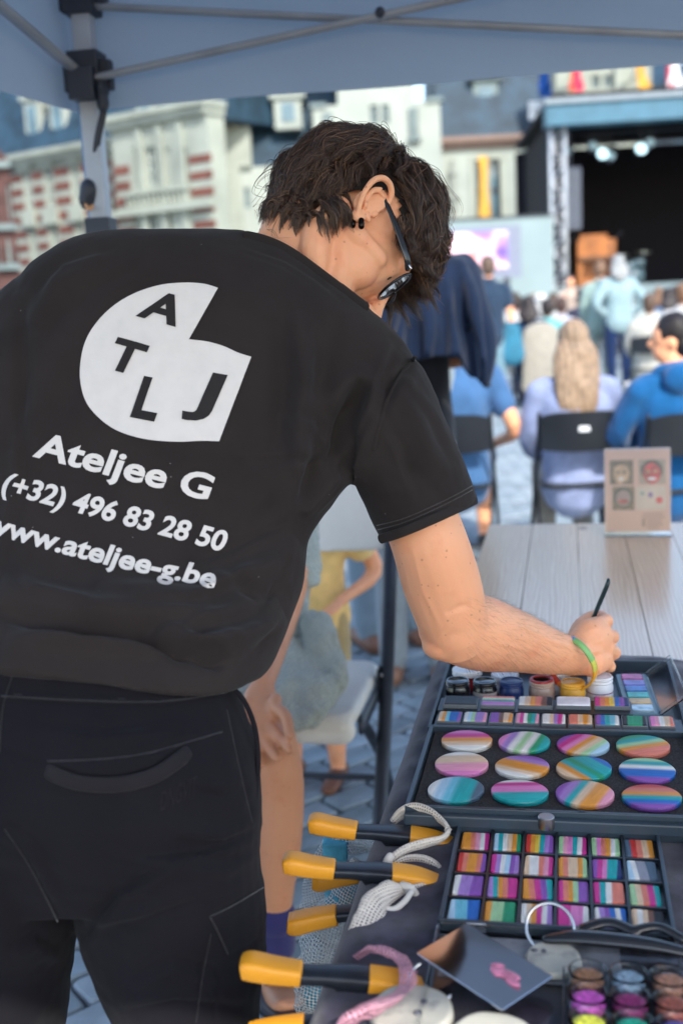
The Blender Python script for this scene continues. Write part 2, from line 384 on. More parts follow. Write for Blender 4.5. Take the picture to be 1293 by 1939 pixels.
for a, b in W1: part('window_sill', FA.box(a-.25, b+.25, zb-.9, zb-.1, .0, .22), pal, stone, smooth=False); part('window_head', FA.box(a-.2, b+.2, zt+.02, zt+.3, .0, .16), pal, stone, smooth=False)
part('cornice', [FA.box(s_l-3, ssep, zc-.55, zc-.25, 0, .35), FA.box(s_l-3, ssep, zc-.25, zc, 0, .6)], pal, stone, smooth=False)
# projecting bay
o_b = 1.1; yb0 = FA.px(340, 222)
hb = []
for x0, x1 in ((284, 300), (306, 332), (345, 360), (378, 392)):
    for y0, y1 in ((284, 352), (397, 440)): s0, z1 = FA.px(x0, y0); s1, z0 = FA.px(x1, y1); hb.append((s0, s1, z0, z1))
part('bay_wall', wall_holes(FA, ssep+.35, send, 0, zc+.1, hb, .0, o_b), pal, stone, smooth=False)
for h in hb: window(FA, pal, *h, whitew, 2, 3, o_b-.14)
bg2 = []; zz = 1.3
while zz < zc-1.6:
    bg2.append(FA.box(FA.px(394, 350)[0], send+.03, zz, zz+.34, o_b-.1, o_b+.035)); bg2.append(FA.box(ssep+.37, FA.px(281, 350)[0], zz, zz+.38, o_b-.3, o_b+.035)); zz += .68
kind(part('brick_band', bg2, pal, brick_m, smooth=False), 'stuff')
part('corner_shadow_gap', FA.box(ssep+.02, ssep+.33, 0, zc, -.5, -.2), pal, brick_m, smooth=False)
part('bay_cornice', [FA.box(ssep+.2, send+.1, zc+.1, zc+.4, 0, o_b+.3), FA.box(ssep+.1, send+.2, zc+.4, zc+.65, 0, o_b+.5)], pal, stone, smooth=False)
zbal = FA.px(340, 365)[1]
part('bay_string_course', FA.box(ssep+.3, send+.1, zbal-.9, zbal-.6, o_b, o_b+.4), pal, stone, smooth=False)
kind(part('balustrade', [FA.box(s, s+.12, zbal-.6, zbal-.05, o_b+.1, o_b+.25) for s in np.arange(ssep+1.2, send-1.2, .3)]+[FA.box(ssep+1.1, send-1.1, zbal-.05, zbal+.1, o_b+.05, o_b+.32)], pal, stone, smooth=False), 'stuff')
for s in (ssep+.3+(send-ssep)*k for k in (.30, .5, .70)): part('pilaster', FA.box(s-.16, s+.16, 0, zc, o_b, o_b+.15), pal, stone, smooth=False)
RV = FA.W(A([(s_l-3, .0, zc), (send, .0, zc), (send, 4.2, zc+9), (s_l-3, 4.2, zc+9), (s_l-3, 9, zc), (send, 9, zc), (send, 6, zc+9), (s_l-3, 6, zc+9)])); part('roof', (RV, [[0, 1, 2, 3], [1, 5, 6, 2], [4, 0, 3, 7], [5, 4, 7, 6], [3, 2, 6, 7], [1, 0, 4, 5]]), pal, slate, smooth=False)
for x in (47, 95, 262, 345):
    s, z = FA.px(x, 232); d_ = part('dormer', [FA.box(s-.55, s+.55, zc+.8, zc+2.6, -2.4, -.5), FA.box(s-.7, s+.7, zc+2.6, zc+2.85, -2.6, -.35)], pal, whitew, smooth=False); part('dormer_window', FA.box(s-.3, s+.3, zc+1.0, zc+2.3, -.5, -.46), d_, winglass, smooth=False)
for x in (250, ): s, z = FA.px(x, 200); part('chimney', FA.box(s-.4, s+.4, zc, zc+5, -2.2, -1.2), pal, whitew, smooth=False)
# ---- dark brick house at the far left
FD = Facade((-17.5, 46), (-12.6, 47))
dk = empty('dark_brick_house', 'dark red brick house at the far left edge beside the banded palace', 'building')
sr = FD.px(30, 450)[0]; ztop = FD.px(20, 300)[1]; hs_ = []
for y0, y1 in ((350, 415), (450, 500)):
    for x0, x1 in ((-6, 2), (12, 24)): a, c = FD.px(x0, y0); b_, d_ = FD.px(x1, y1); hs_.append((a, b_, d_, c))
part('wall', wall_holes(FD, sr-8, sr, 0, ztop, hs_), dk, wood_red, smooth=False)
for h in hs_: window(FD, dk, *h, stone2, 2, 2, -.15)
for y in (312, 430, 505): z = FD.px(20, y)[1]; part('string_course', FD.box(sr-8, sr+.1, z-.12, z+.12, 0, .3), dk, stone2, smooth=False)
gz = FD.px(10, 170)[1]; part('gable', (FD.W(A([(sr-6, 0, ztop), (sr, 0, ztop), (sr-2.2, 0, gz), (sr-6, 5, ztop), (sr, 5, ztop), (sr-2.2, 5, gz)])), [[0, 1, 2], [5, 4, 3], [1, 4, 5, 2], [0, 2, 5, 3], [0, 3, 4, 1]]), dk, wood_red, smooth=False)
# ---- pale link building with slate roof between palace and stepped gable
FL = Facade((-4.6, 52), (1, 52)); lk = empty('slate_roofed_link', 'low white building with steep slate roof between palace and stepped gable', 'building')
s0, z0 = FL.px(440, 318); s1, _ = FL.px(590, 318); hL = [(FL.px(463, 380)[0], FL.px(474, 380)[0], FL.px(465, 395)[1], FL.px(465, 355)[1])]
part('wall', wall_holes(FL, s0, s1+2, 0, z0, hL), lk, whitew, smooth=False); window(FL, lk, *hL[0], stone2, 1, 2, -.1)
z1 = FL.px(500, 120)[1]
part('roof', (FL.W(A([(s0, 0, z0), (s1+2, 0, z0), (s1+2, 3, z1), (s0, 3, z1), (s0, 7, z0), (s1+2, 7, z0)])), [[0, 1, 2, 3], [1, 5, 2], [0, 3, 4], [3, 2, 5, 4], [0, 4, 5, 1]]), lk, slate, smooth=False)
part('step_gable', [FL.box(s0-.6, s0+.35, 0, FL.px(450, 200)[1], -6, .3), FL.box(s0-.1, s0+.9, z0, FL.px(460, 240)[1], -2, .25), FL.box(s0-.7, s0+.5, FL.px(450, 200)[1], FL.px(450, 193)[1], -6, .4)], lk, stone, smooth=False)
s, z = FL.px(545, 212); d_ = part('dormer', [FL.box(s-.6, s+.6, z-.7, z+.6, -3, -.1), FL.box(s-.8, s+.8, z+.6, z+.8, -3, .05)], lk, whitew, smooth=False); part('dormer_window', FL.box(s-.3, s+.3, z-.4, z+.4, -.1, -.06), d_, winglass, smooth=False)
# ---- white stepped gable
FB = Facade((-2, 50), (14, 50)); gb = empty('stepped_gable_house', 'tall white stepped gable house rising behind the man\'s head', 'building')
a_, b_ = FB.px(575, 300)[0], FB.px(836, 300)[0]; hz = [(FB.px(700, 215)[0], FB.px(716, 215)[0], FB.px(700, 235)[1], FB.px(700, 196)[1]), (FB.px(722, 215)[0], FB.px(737, 215)[0], FB.px(700, 235)[1], FB.px(700, 196)[1])]
z19, z30 = FB.px(836, 192)[1], FB.px(836, 262)[1]; cx = (FB.px(700, 200)[0]+FB.px(724, 200)[0])/2; hw = b_-cx
part('wall', wall_holes(FB, cx-hw, cx+hw, 0, z19, hz, -6, 0), gb, whitew, smooth=False)
part('gable_step', [FB.box(cx-hw+1.1*k, cx+hw-1.1*k, z19+1.3*(k-1), z19+1.3*k, -5.9-.02*k, -.012*k) for k in range(1, 5)], gb, whitew, smooth=False)
for h in hz: window(FB, gb, *h, stone2, 2, 3, -.15)
for k in range(5): part('coping', [FB.box(cx+sg*(hw-1.1*k)-.6, cx+sg*(hw-1.1*k)+.12, z19+1.3*k, z19+1.3*k+.18, -6.1, .12) for sg in (1,)]+[FB.box(cx-(hw-1.1*k)-.12, cx-(hw-1.1*k)+.6, z19+1.3*k, z19+1.3*k+.18, -6.1, .12)], gb, stone2, smooth=False)
for x in (784, 622): s = FB.px(x, 250)[0]; part('niche_figure', [FB.box(s-.18, s+.18, FB.px(784, 262)[1], FB.px(784, 205)[1], 0, .2), FB.box(s-.28, s+.28, FB.px(784, 268)[1], FB.px(784, 262)[1], 0, .3)], gb, stone2, smooth=False)
# ---- church-like hall with slate roof
ch = empty('slate_roofed_hall', 'white walled hall with big blue slate roof, statue niches and a yellow banner', 'building'); FC_ = Facade((4, 51), (22, 51))
c0 = FC_.px(830, 270)[0]; c1 = FC_.px(1046, 265)[0]+4; ze = FC_.px(930, 268)[1]
hC = [(FC_.px(900, 350)[0], FC_.px(918, 350)[0], FC_.px(930, 415)[1], FC_.px(930, 302)[1]), (FC_.px(928, 350)[0], FC_.px(947, 350)[0], FC_.px(930, 415)[1], FC_.px(930, 302)[1])]
part('wall', wall_holes(FC_, c0, c1, 0, ze, hC), ch, whitew, smooth=False)
for h in hC: window(FC_, ch, *h, wood_red, 1, 2, -.2)
part('window_surround', [FC_.box(hC[0][0]-.25, hC[0][0], hC[0][2]-.2, hC[0][3]+.2, 0, .08), FC_.box(hC[1][1], hC[1][1]+.25, hC[0][2]-.2, hC[0][3]+.2, 0, .08), FC_.box(hC[0][0], hC[1][1], hC[0][3], hC[0][3]+.25, 0, .08)], ch, stone, smooth=False)
part('eaves_cornice', [FC_.box(c0, c1, ze, ze+.22, 0, .45), FC_.box(c0, c1, ze-.25, ze, 0, .2)], ch, mat('brown_gutter', (.22, .15, .12), rough=.8), smooth=False)
zr = ze+8; part('roof', (FC_.W(A([(c0, -.1, ze+.24), (c1, -.1, ze+.24), (c1, 4, zr), (c0, 4, zr), (c0, 8, ze+.24), (c1, 8, ze+.24)])), [[0, 1, 2, 3], [1, 5, 2], [0, 3, 4], [3, 2, 5, 4], [0, 4, 5, 1]]), ch, slate, smooth=False)
s, z = FC_.px(925, 185); d_ = part('dormer', [FC_.box(s-.55, s+.55, z-.6, z+.9, -3, -.9), FC_.box(s-.75, s+.75, z+.9, z+1.1, -3, -.7)], ch, stone2, smooth=False); part('dormer_window', FC_.box(s-.3, s+.3, z-.3, z+.6, -.9, -.86), d_, winglass, smooth=False)
for x in (857, 990):
    for y0, y1 in ((318, 372), (385, 430)):
        s, z = FC_.px(x, (y0+y1)/2); hh = FC_.px(x, y0)[1]-z; part('statue_niche', [FC_.box(s-.13, s+.13, z-hh, z+hh*.4, 0, .22), FC_.box(s-.24, s+.24, z-hh-.15, z-hh, 0, .3), xf(lathe([(.0, 0), (.2, .05), (.05, .6), (0, .9)], 8), tuple(FC_.W(A([(s, -.15, z+hh*.4)]))[0]))], ch, mat('weathered_stone', (.25, .27, .24), rough=.9), smooth=False)
yel = mat('banner_yellow', (.60, .34, .06), rough=.8, var=.08)
def cloth_strip(f, x0, y0, x1, y1, w_, o, m, nm='banner', amp=.12):
    (s0, z0), (s1, z1) = f.px(x0, y0), f.px(x1, y1); V, Fc = [], []; K = 14
    for i in range(K):
        t = i/(K-1)
        for j in range(5): V.append((s0+(s1-s0)*t+w_*(j/4-.5)*(1-.25*sin(t*5)), -(o+amp*sin(t*9+j*1.6)), z0+(z1-z0)*t))
    for i in range(K-1):
        for j in range(4): Fc.append([i*5+j, i*5+j+1, (i+1)*5+j+1, (i+1)*5+j])
    V = f.W(A(V)); V2 = V-f.n*.01; k = len(V); return np.vstack([V, V2]), Fc+[[q+k for q in f_[::-1]] for f_ in Fc]
bn = part('yellow_banner', cloth_strip(FC_, 912, 298, 916, 432, .42, .35, yel), None, yel); tag(bn, 'long yellow banner hanging at the window of the white hall', 'banner')
# ---- house behind the stage roof, flags on its front
FR = Facade((14, 48), (26, 47)); hr = empty('balustraded_house', 'cream stone house with paired windows just above the stage roof', 'building')
r0, r1 = FR.px(1046, 160)[0], FR.px(1232, 160)[0]; hR = [(FR.px(x, 160)[0], FR.px(x+17, 160)[0], FR.px(1140, 166)[1], FR.px(1140, 142)[1]) for x in (1119, 1142)]+[(FR.px(1119, 180)[0], FR.px(1159, 180)[0], FR.px(1140, 186)[1], FR.px(1140, 176)[1])]
part('wall', wall_holes(FR, r0, r1, 0, FR.px(1140, 60)[1], hR), hr, stone, smooth=False)
for h in hR[:2]: window(FR, hr, *h, stone2, 2, 2, -.1)
part('window_opening', FR.box(*hR[2][:2], hR[2][2], hR[2][3], -.4, -.3), hr, darkw, smooth=False)
part('pilaster', [FR.box(FR.px(x, 160)[0]-.2, FR.px(x, 160)[0]+.2, 0, FR.px(1140, 60)[1], 0, .2) for x in (1060, 1105, 1172, 1222)], hr, stone, smooth=False)
r2 = FR.px(1330, 160)[0]; part('side_roof', (FR.W(A([(r1, .2, 0), (r2, .2, 0), (r2, .2, FR.px(1300, 150)[1]), (r1, .2, FR.px(1240, 160)[1]), (r1, 5, FR.px(1240, 60)[1]), (r2, 5, FR.px(1300, 60)[1])])), [[0, 1, 2, 3], [3, 2, 5, 4]]), hr, slate, smooth=False)
red = mat('flag_red', (.62, .03, .08), rough=.7); blu = mat('flag_blue', (.01, .10, .42), rough=.7); whi = mat('flag_white', (.75, .78, .8), rough=.7); pole_m = mat('pole_white', (.6, .6, .6), rough=.5)
def flag(x0, y0, x1, y1, w_, m, lab, stripes_=None, fac=FR):
    e = empty('flag', lab, 'flag', group='flags hanging from house fronts'); p = part('cloth', cloth_strip(fac, x0, y0, x1, y1, w_, 1.1, m), e, m)
    s, z = fac.px(x0, y0); p0 = fac.W(A([(s, 0, z-.6)]))[0]; p1 = fac.W(A([(s, -1.3, z+.1)]))[0]; part('flagpole', tube([p0, p1], .035, 8), e, pole_m)
    if stripes_:
        for dx, mm, ww in stripes_: part('cloth_stripe', cloth_strip(fac, x0+dx, y0, x1+dx, y1, ww, 1.14, mm), e, mm)
flag(1018, 138, 1026, 192, .55, blu, 'blue flag hanging in front of the slate roof', fac=FC_)
flag(1083, 128, 1083, 182, .50, red, 'red flag with yellow edge hanging on cream house', [(-8, yel, .10)])
flag(1197, 120, 1212, 184, .42, yel, 'yellow flag hanging diagonally right of the paired windows')
flag(1262, 116, 1266, 176, .55, whi, 'white and red flag hanging at far right above the stage roof', [(-9, red, .2)])
sb = empty('hall_sign', 'small white sign board fixed on the slate roof left of the stage', 'sign'); part('board', FC_.pbox(996, 232, 1043, 196, .6, .75), sb, whi, smooth=False)
for k in range(2): part('lettering', [FC_.pbox(1002+i*9, 214+k*6, 1007+i*9, 211+k*6, .755, .77) for i in range(4)], sb, slate, smooth=False)
# ---- stage
ST = Facade((10, 34), (30, 32.6)); stg = empty('concert_stage', 'black concert stage with blue grey roof edge and truss towers', 'stage')
blk = mat('stage_black', (.010, .009, .014), rough=.9); fas = mat('stage_fascia', (.05, .14, .20), rough=.6, var=.08, vs=2)
t0 = ST.px(1043, 300)[0]; t1 = t0+16; zd = ST.px(1240, 536)[1]; zrf = ST.px(1043, 240)[1]; zrt = ST.px(1043, 200)[1]
part('deck', ST.box(t0, t1, .15, zd, -11, 0), stg, mat('deck_skirt', (.16, .21, .22), rough=.8), smooth=False)
part('roof_fascia', [ST.box(t0-.15, t1, zrf, zrt, -.6, .25)], stg, fas, smooth=False); part('roof_edge', [ST.box(t0-.2, t1, zrt, zrt+.14, -.8, .35)], stg, mat('roof_edge_grey', (.22, .27, .3), rough=.6), smooth=False)
part('roof_cover', ST.box(t0, t1, zrt+.14, zrt+.3, -11, .1), stg, blk, smooth=False)
part('backdrop_curtain', [ST.box(t0, t1, zd, zrt, -11.2, -11), ST.box(t0+.35, t0+.5, zd, zrt, -11, -.8), ST.box(t1-.2, t1, zd, zrt, -11, -.6)], stg, blk, smooth=False)
def truss(f, s, z0, z1, o, nm='truss_tower', w_=.42, root=stg):
    g = [tube([f.W(A([(s+a, -(o-b), z0)]))[0], f.W(A([(s+a, -(o-b), z1)]))[0]], .03, 6) for a in (0, w_) for b in (0, w_)]
    n_ = max(2, int((z1-z0)/.5))
    for i in range(n_):
        za, zb_ = z0+(z1-z0)*i/n_, z0+(z1-z0)*(i+1)/n_; a, b = (0, w_) if i % 2 else (w_, 0)
        g.append(tube([f.W(A([(s+a, -o, za)]))[0], f.W(A([(s+b, -o, zb_)]))[0]], .016, 5)); g.append(tube([f.W(A([(s+a, -o+w_, za)]))[0], f.W(A([(s+b, -o+w_, zb_)]))[0]], .016, 5))
        g.append(tube([f.W(A([(s, -o, za)]))[0], f.W(A([(s+w_, -o, za)]))[0]], .016, 5))
    return part(nm, g, root, alum)
truss(ST, t0+.02, 0, zrf, -.1); truss(ST, t1-.6, 0, zrf, -.1)
# light bridge along the stage roof front
zl = ST.px(1150, 262)[1]; g = [tube([ST.W(A([(t0+.4, 3+b, zl+.25+a)]))[0], ST.W(A([(t1-.4, 3+b, zl+.25+a)]))[0]], .03, 6) for a in (0, .3) for b in (0, .3)]
part('light_bridge', g, stg, steel)
la = empty('line_array_speaker', 'tall grey line array loudspeaker hanging at the left of the stage', 'loudspeaker'); a_, z1_ = ST.px(1074, 308); b_, z0_ = ST.px(1110, 430); n_ = 9
gm = mat('speaker_grey', (.085, .10, .13), rough=.6)
for k in range(n_): zz = z0_+(z1_-z0_)*k/n_; part('cabinet', ST.box(a_, b_, zz+.02, zz+(z1_-z0_)/n_-.02, -1.6, -1.0+.04*((k % 2))), la, gm, smooth=False)
part('fly_frame', [tube([ST.W(A([((a_+b_)/2, 1.3, z1_)]))[0], ST.W(A([((a_+b_)/2-.05, 1.3, zrt)]))[0]], .03, 6), tube([ST.W(A([((a_+b_)/2, 1.0, z1_+.5+.12*sin(t))]))[0]*1 for t in (0, 1, 2, 3)], .06, 8)], la, gm)
lampw = mat('spot_lens', (.5, .7, .75), emit=(.55, .85, .95), es=.8)
for i, (x, y) in enumerate(((1137, 262), (1156, 278), (1087, 272), (1232, 268), (1250, 255), (1172, 282))):
    e = empty('stage_spotlight', ['round spotlight on the bridge, leftmost of the front pair', 'bright white spotlight beside the leftmost one on the bridge', 'dim spotlight above the hanging loudspeaker', 'bright spotlight, lower of the right pair under the stage roof', 'dim ring spotlight, upper of the right pair under the stage roof', 'small dark blue spotlight between the two bright ones'][i], 'spotlight', group='spotlights under the stage roof')
    s, z = ST.px(x, y); c = ST.W(A([(s, 1.5, z)]))[0]; lit = i in (1, 3); r_l = .20 if lit else .15
    part('housing', xf(lathe([(.09, -.28), (.15, -.2), (.17, 0), (.15, .02)], 16), tuple(c), rx=radians(70)), e, gm); part('lens', xf(lathe([(0, .028), (r_l*.8, .024), (r_l*.85, .0)], 16), tuple(c+A([0, -.05, -.02])), rx=radians(70)), e, lampw if lit else mat('lens_dim', (.2, .3, .34), emit=(.4, .6, .65), es=.18))
    part('yoke', [tube([c+A([-.18, 0, 0]), c+A([-.18, 0, .25]), c+A([.18, 0, .25]), c+A([.18, 0, 0])], .02, 6), tube([c+A([0, 0, .25]), A([c[0], c[1], zl+.3+.6])], .02, 6)], e, steel)
og = empty('orange_cabinet', 'orange wooden organ cabinet standing on the dark stage', 'cabinet'); om = mat('orange_wood', (.34, .115, .025), rough=.5, var=.2, vs=3)
a_, z1_ = ST.px(1118, 440); b_, z0_ = ST.px(1196, 506); z0_ = min(z0_, zd+.5); hh = z1_-z0_
part('upper_case', ST.box(a_, b_, z0_+hh*.42, z1_-.1, -3.6, -2.7), og, om, smooth=False); part('top_board', ST.box(a_+.1, b_-.25, z1_-.1, z1_+.06, -3.5, -2.8), og, om, smooth=False); part('keyboard_shelf', ST.box(a_+.06, b_-.06, z0_+hh*.30, z0_+hh*.42, -3.4, -2.6), og, mat('dark_shelf', (.12, .05, .02), rough=.5), smooth=False)
part('lower_case', [ST.box(a_, a_+.16, zd, z0_+hh*.42, -3.6, -2.7), ST.box(b_-.16, b_, zd, z0_+hh*.42, -3.6, -2.7), ST.box(a_+.16, b_-.16, zd+.1, z0_+hh*.30, -3.6, -3.2)], og, om, smooth=False)
dr = empty('drum_kit', 'drum kit in the dark at the right of the orange cabinet', 'drum kit'); dm = mat('drum_shell', (.06, .10, .12), rough=.3); cy = mat('cymbal', (.18, .2, .18), rough=.3, metal=.8)
for x, y, r_d, h_ in ((1225, 500, .28, .3), (1246, 492, .2, .22), (1205, 502, .2, .2), (1232, 520, .4, .45)):
    s, z = ST.px(x, y); part('drum', xf(lathe([(0, -h_/2), (r_d, -h_/2), (r_d, h_/2), (0, h_/2)], 18), tuple(ST.W(A([(s, 3, max(z, zd+h_/2))]))[0])), dr, dm)
for x, y in ((1210, 476), (1255, 470)): s, z = ST.px(x, y); c = ST.W(A([(s, 3, z)]))[0]; part('cymbal', xf(lathe([(0, .03), (.28, 0)], 18), tuple(c), rx=.2), dr, cy); part('stand', tube([c, A([c[0], c[1], zd])], .015, 6), dr, steel)
for x, y in ((1170, 500), (1085, 520)):
    s, z = ST.px(x, y); e = empty('microphone_stand', 'microphone stand in front of the orange cabinet' if x > 1100 else 'microphone stand at the left end of the stage', 'stand'); c = ST.W(A([(s, 1.4, zd)]))[0]
    part('pole', tube([c, c+A([0, 0, 1.35])], .018, 6), e, steel); part('boom', tube([c+A([0, 0, 1.3]), c+A([.35, -.1, 1.6])], .014, 6), e, steel); part('base', xf(lathe([(0, 0), (.16, 0), (.14, .02), (0, .04)], 12), tuple(c)), e, steel)
# ---- LED screen on a white scrim
SR = Facade((5, 30), (12.5, 30)); sc_ = empty('led_screen', 'large LED screen with bright purple and orange picture left of the stage', 'screen')
pic = bpy.data.materials.new('screen_picture'); pic.use_nodes = True; n = pic.node_tree; L = n.links.new; bb = n.nodes['Principled BSDF']
tc = n.nodes.new('ShaderNodeTexCoord'); nz = n.nodes.new('ShaderNodeTexNoise'); nz.inputs['Scale'].default_value = .75; nz.inputs['Detail'].default_value = 3; L(tc.outputs['Object'], nz.inputs[0]); cr = n.nodes.new('ShaderNodeValToRGB'); L(nz.outputs[0], cr.inputs[0]); e_ = cr.color_ramp.elements
e_[0].position, e_[0].color = .34, (.06, .03, .50, 1); e_[1].position, e_[1].color = .66, (.85, .20, .12, 1)
for p_, c_ in ((.43, (.40, .22, .85, 1)), (.50, (1, .85, 1, 1)), (.58, (1, .55, .65, 1))): q_ = e_.new(p_); q_.color = c_
L(cr.outputs[0], bb.inputs['Emission Color']); bb.inputs['Emission Strength'].default_value = .7; bb.inputs['Base Color'].default_value = (0, 0, 0, 1)
a_, z1_ = SR.px(800, 436); b_, z0_ = SR.px(987, 524); part('cabinet', SR.box(a_, b_, z0_, z1_, -.25, 0), sc_, mat('screen_grey', (.17, .19, .25), rough=.5, var=.05), smooth=False)
a2, _ = SR.px(800, 480); b2, _ = SR.px(968, 480); part('picture', SR.box(a_+.1, b2-.1, z0_+.25, z1_-.12, .0, .02), sc_, pic, smooth=False)
part('support', [SR.box(a_+.3, a_+.45, 0, z0_, -.2, -.05), SR.box(b_-.45, b_-.3, 0, z0_, -.2, -.05)], sc_, steel, smooth=False)
wt = empty('scrim_wall', 'white scrim wall behind the LED screen beside the stage', 'wall'); SW = Facade((4, 33), (11, 33)); a_, z1_ = SW.px(740, 424); b_, _ = SW.px(1046, 418); part('cloth', SW.box(a_, b_, 0, z1_, -.3, 0), wt, mat('scrim_white', (.22, .285, .29), rough=.9, var=.06, vs=.6), smooth=False)
part('top_rail', SW.box(a_, b_, z1_, z1_+.05, -.2, .05), wt, steel, smooth=False)
# ================================================================ the man at the table
def skinmat(name, col, deep, sss=.25):
    m = mat(name, col, rough=.48, col2=(col[0]*.94, col[1]*.83, col[2]*.80), vs=24, bump=.35, bs=420, sss=sss, spec=.45)
    n = m.node_tree; b = n.nodes['Principled BSDF']; L = n.links.new
    src = b.inputs['Base Color'].links[0].from_socket
    tc = n.nodes.new('ShaderNodeTexCoord')
    vo = n.nodes.new('ShaderNodeTexVoronoi'); vo.inputs['Scale'].default_value = 95; L(tc.outputs['Object'], vo.inputs['Vector'])
    sp = n.nodes.new('ShaderNodeSeparateColor'); L(vo.outputs['Color'], sp.inputs[0])
    th = n.nodes.new('ShaderNodeMath'); th.operation = 'MULTIPLY'; L(sp.outputs[0], th.inputs[0]); th.inputs[1].default_value = .0022
    lt = n.nodes.new('ShaderNodeMath'); lt.operation = 'SUBTRACT'; L(th.outputs[0], lt.inputs[0])
    sc = n.nodes.new('ShaderNodeMath'); sc.operation = 'MULTIPLY'; L(vo.outputs['Distance'], sc.inputs[0]); sc.inputs[1].default_value = .0105; L(sc.outputs[0], lt.inputs[1])
    mr = n.nodes.new('ShaderNodeMapRange'); L(lt.outputs[0], mr.inputs[0]); mr.inputs[1].default_value = 0; mr.inputs[2].default_value = .0006; mr.inputs[4].default_value = .42
    mx = n.nodes.new('ShaderNodeMix'); mx.data_type = 'RGBA'; L(mr.outputs[0], mx.inputs[0]); L(src, mx.inputs[6]); mx.inputs[7].default_value = (*deep, 1); L(mx.outputs[2], b.inputs['Base Color'])
    return m
def specks(m, col, scale, size, keep):
    """bits of lint: rare pale dots"""
    n = m.node_tree; L = n.links.new; b = n.nodes['Principled BSDF']; src = b.inputs['Base Color'].links[0].from_socket; tc = n.nodes.new('ShaderNodeTexCoord')
    vo = n.nodes.new('ShaderNodeTexVoronoi'); vo.inputs['Scale'].default_value = scale; L(tc.outputs['Object'], vo.inputs['Vector']); sp = n.nodes.new('ShaderNodeSeparateColor'); L(vo.outputs['Color'], sp.inputs[0])
    a = n.nodes.new('ShaderNodeMath'); a.operation = 'GREATER_THAN'; L(sp.outputs[0], a.inputs[0]); a.inputs[1].default_value = keep+.15
    c = n.nodes.new('ShaderNodeMath'); c.operation = 'LESS_THAN'; L(vo.outputs['Distance'], c.inputs[0]); c.inputs[1].default_value = size
    d = n.nodes.new('ShaderNodeMath'); d.operation = 'MULTIPLY'; L(a.outputs[0], d.inputs[0]); L(c.outputs[0], d.inputs[1])
    mx = n.nodes.new('ShaderNodeMix'); mx.data_type = 'RGBA'; L(d.outputs[0], mx.inputs[0]); L(src, mx.inputs[6]); mx.inputs[7].default_value = (*col, 1); L(mx.outputs[2], b.inputs['Base Color'])
SKIN = skinmat('skin_light', (.86, .40, .215), (.30, .12, .06))
SKIN2 = skinmat('skin_tan', (.52, .235, .125), (.26, .10, .05))
def hair_curves(name, P, Rr, m, parent):
    """P: list of (k,3) arrays, Rr root radius"""
    hc = bpy.data.hair_curves.new(name); hc.add_curves([len(p) for p in P])
    allp = np.vstack(P).astype(np.float32); hc.attributes['position'].data.foreach_set('vector', allp.ravel())
    rad = np.concatenate([Rr*(1-.75*np.linspace(0, 1, len(p))**1.5) for p in P]).astype(np.float32)
    at_ = hc.attributes.get('radius') or hc.attributes.new('radius', 'FLOAT', 'POINT'); at_.data.foreach_set('value', rad)
    return link(name, hc, parent, m)
HF = .51*CR-.86*CU; HU = .75*CR+.45*CU+.48*CF; HU -= HF*(HU@HF); HU /= np.linalg.norm(HU); HF /= np.linalg.norm(HF); HS = np.cross(HF, HU)
if HS@CF > 0: HS = -HS
EAR = at(697, 387, 1.385); HC = EAR-.076*HS
def hp(f, u, s): return HC+f*HF+u*HU+s*HS
HAX = A([HF, HU, HS])
def hell(c, r): return ell(hp(*c), r, HAX, 24, 16)
man = empty('person', 'man in black printed T-shirt and cargo trousers bending over the table with a brush', 'person', loc=(0, 0, 0))
head = [hell((-.012, .042, 0), (.098, .090, .076)), hell((.030, -.005, 0), (.066, .088, .064)),
        hell((.045, -.035, .034), (.040, .040, .028)), hell((.045, -.035, -.034), (.040, .040, .028)),
        hell((.078, .030, 0), (.018, .020, .052)), hell((.080, -.098, 0), (.020, .018, .022))]
for s in (1, -1):
    head.append(tube([hp(-.012, -.035, .060*s), hp(.005, -.075, .055*s), hp(.045, -.098, .036*s), hp(.082, -.104, .008*s)], [.020, .020, .019, .018], 12, n=10))
    head.append(tube([hp(.02, -.03, .058*s), hp(.06, -.012, .050*s)], [.016, .014], 10))
    head.append(hell((.108, -.038, .011*s), (.013, .010, .009))); head.append(hell((.0755, .008, .031*s), (.0145, .0145, .0150)))
    head.append(tube([hp(.096, -.066, .02*s), hp(.103, -.064, 0)], [.006, .010], 10)); head.append(tube([hp(.094, -.078, .016*s), hp(.100, -.077, 0)], [.006, .010], 10))
head.append(tube([hp(.088, .022, 0), hp(.104, -.010, 0), hp(.121, -.034, 0)], [.010, .011, .0135], 12, n=8))
neck = [tube([hp(-.030, .0, 0), hp(-.028, -.055, 0), at(566, 462, 1.42), at(530, 560, 1.42)], [(.052, .052), (.050, .050), (.060, .050), (.08, .05)], 20, n=14),
        tube([hp(-.015, -.035, .045), at(636, 500, 1.395), at(610, 580, 1.40)], [.016, .030, .03], 12, n=8)]
torso_in = [loft([(490, 480, 1.40, 640, 570, 1.41, .05, .05), (190, 490, 1.38, 700, 690, 1.39, .045, .07), (110, 640, 1.37, 650, 810, 1.38, .05, .09),
                  (60, 800, 1.36, 560, 950, 1.36, .05, .09), (20, 980, 1.33, 500, 1110, 1.33, .05, .09), (-30, 1130, 1.28, 430, 1220, 1.28, .06, .09), (-40, 1270, 1.22, 400, 1280, 1.22, .06, .08)], 24, 14)]
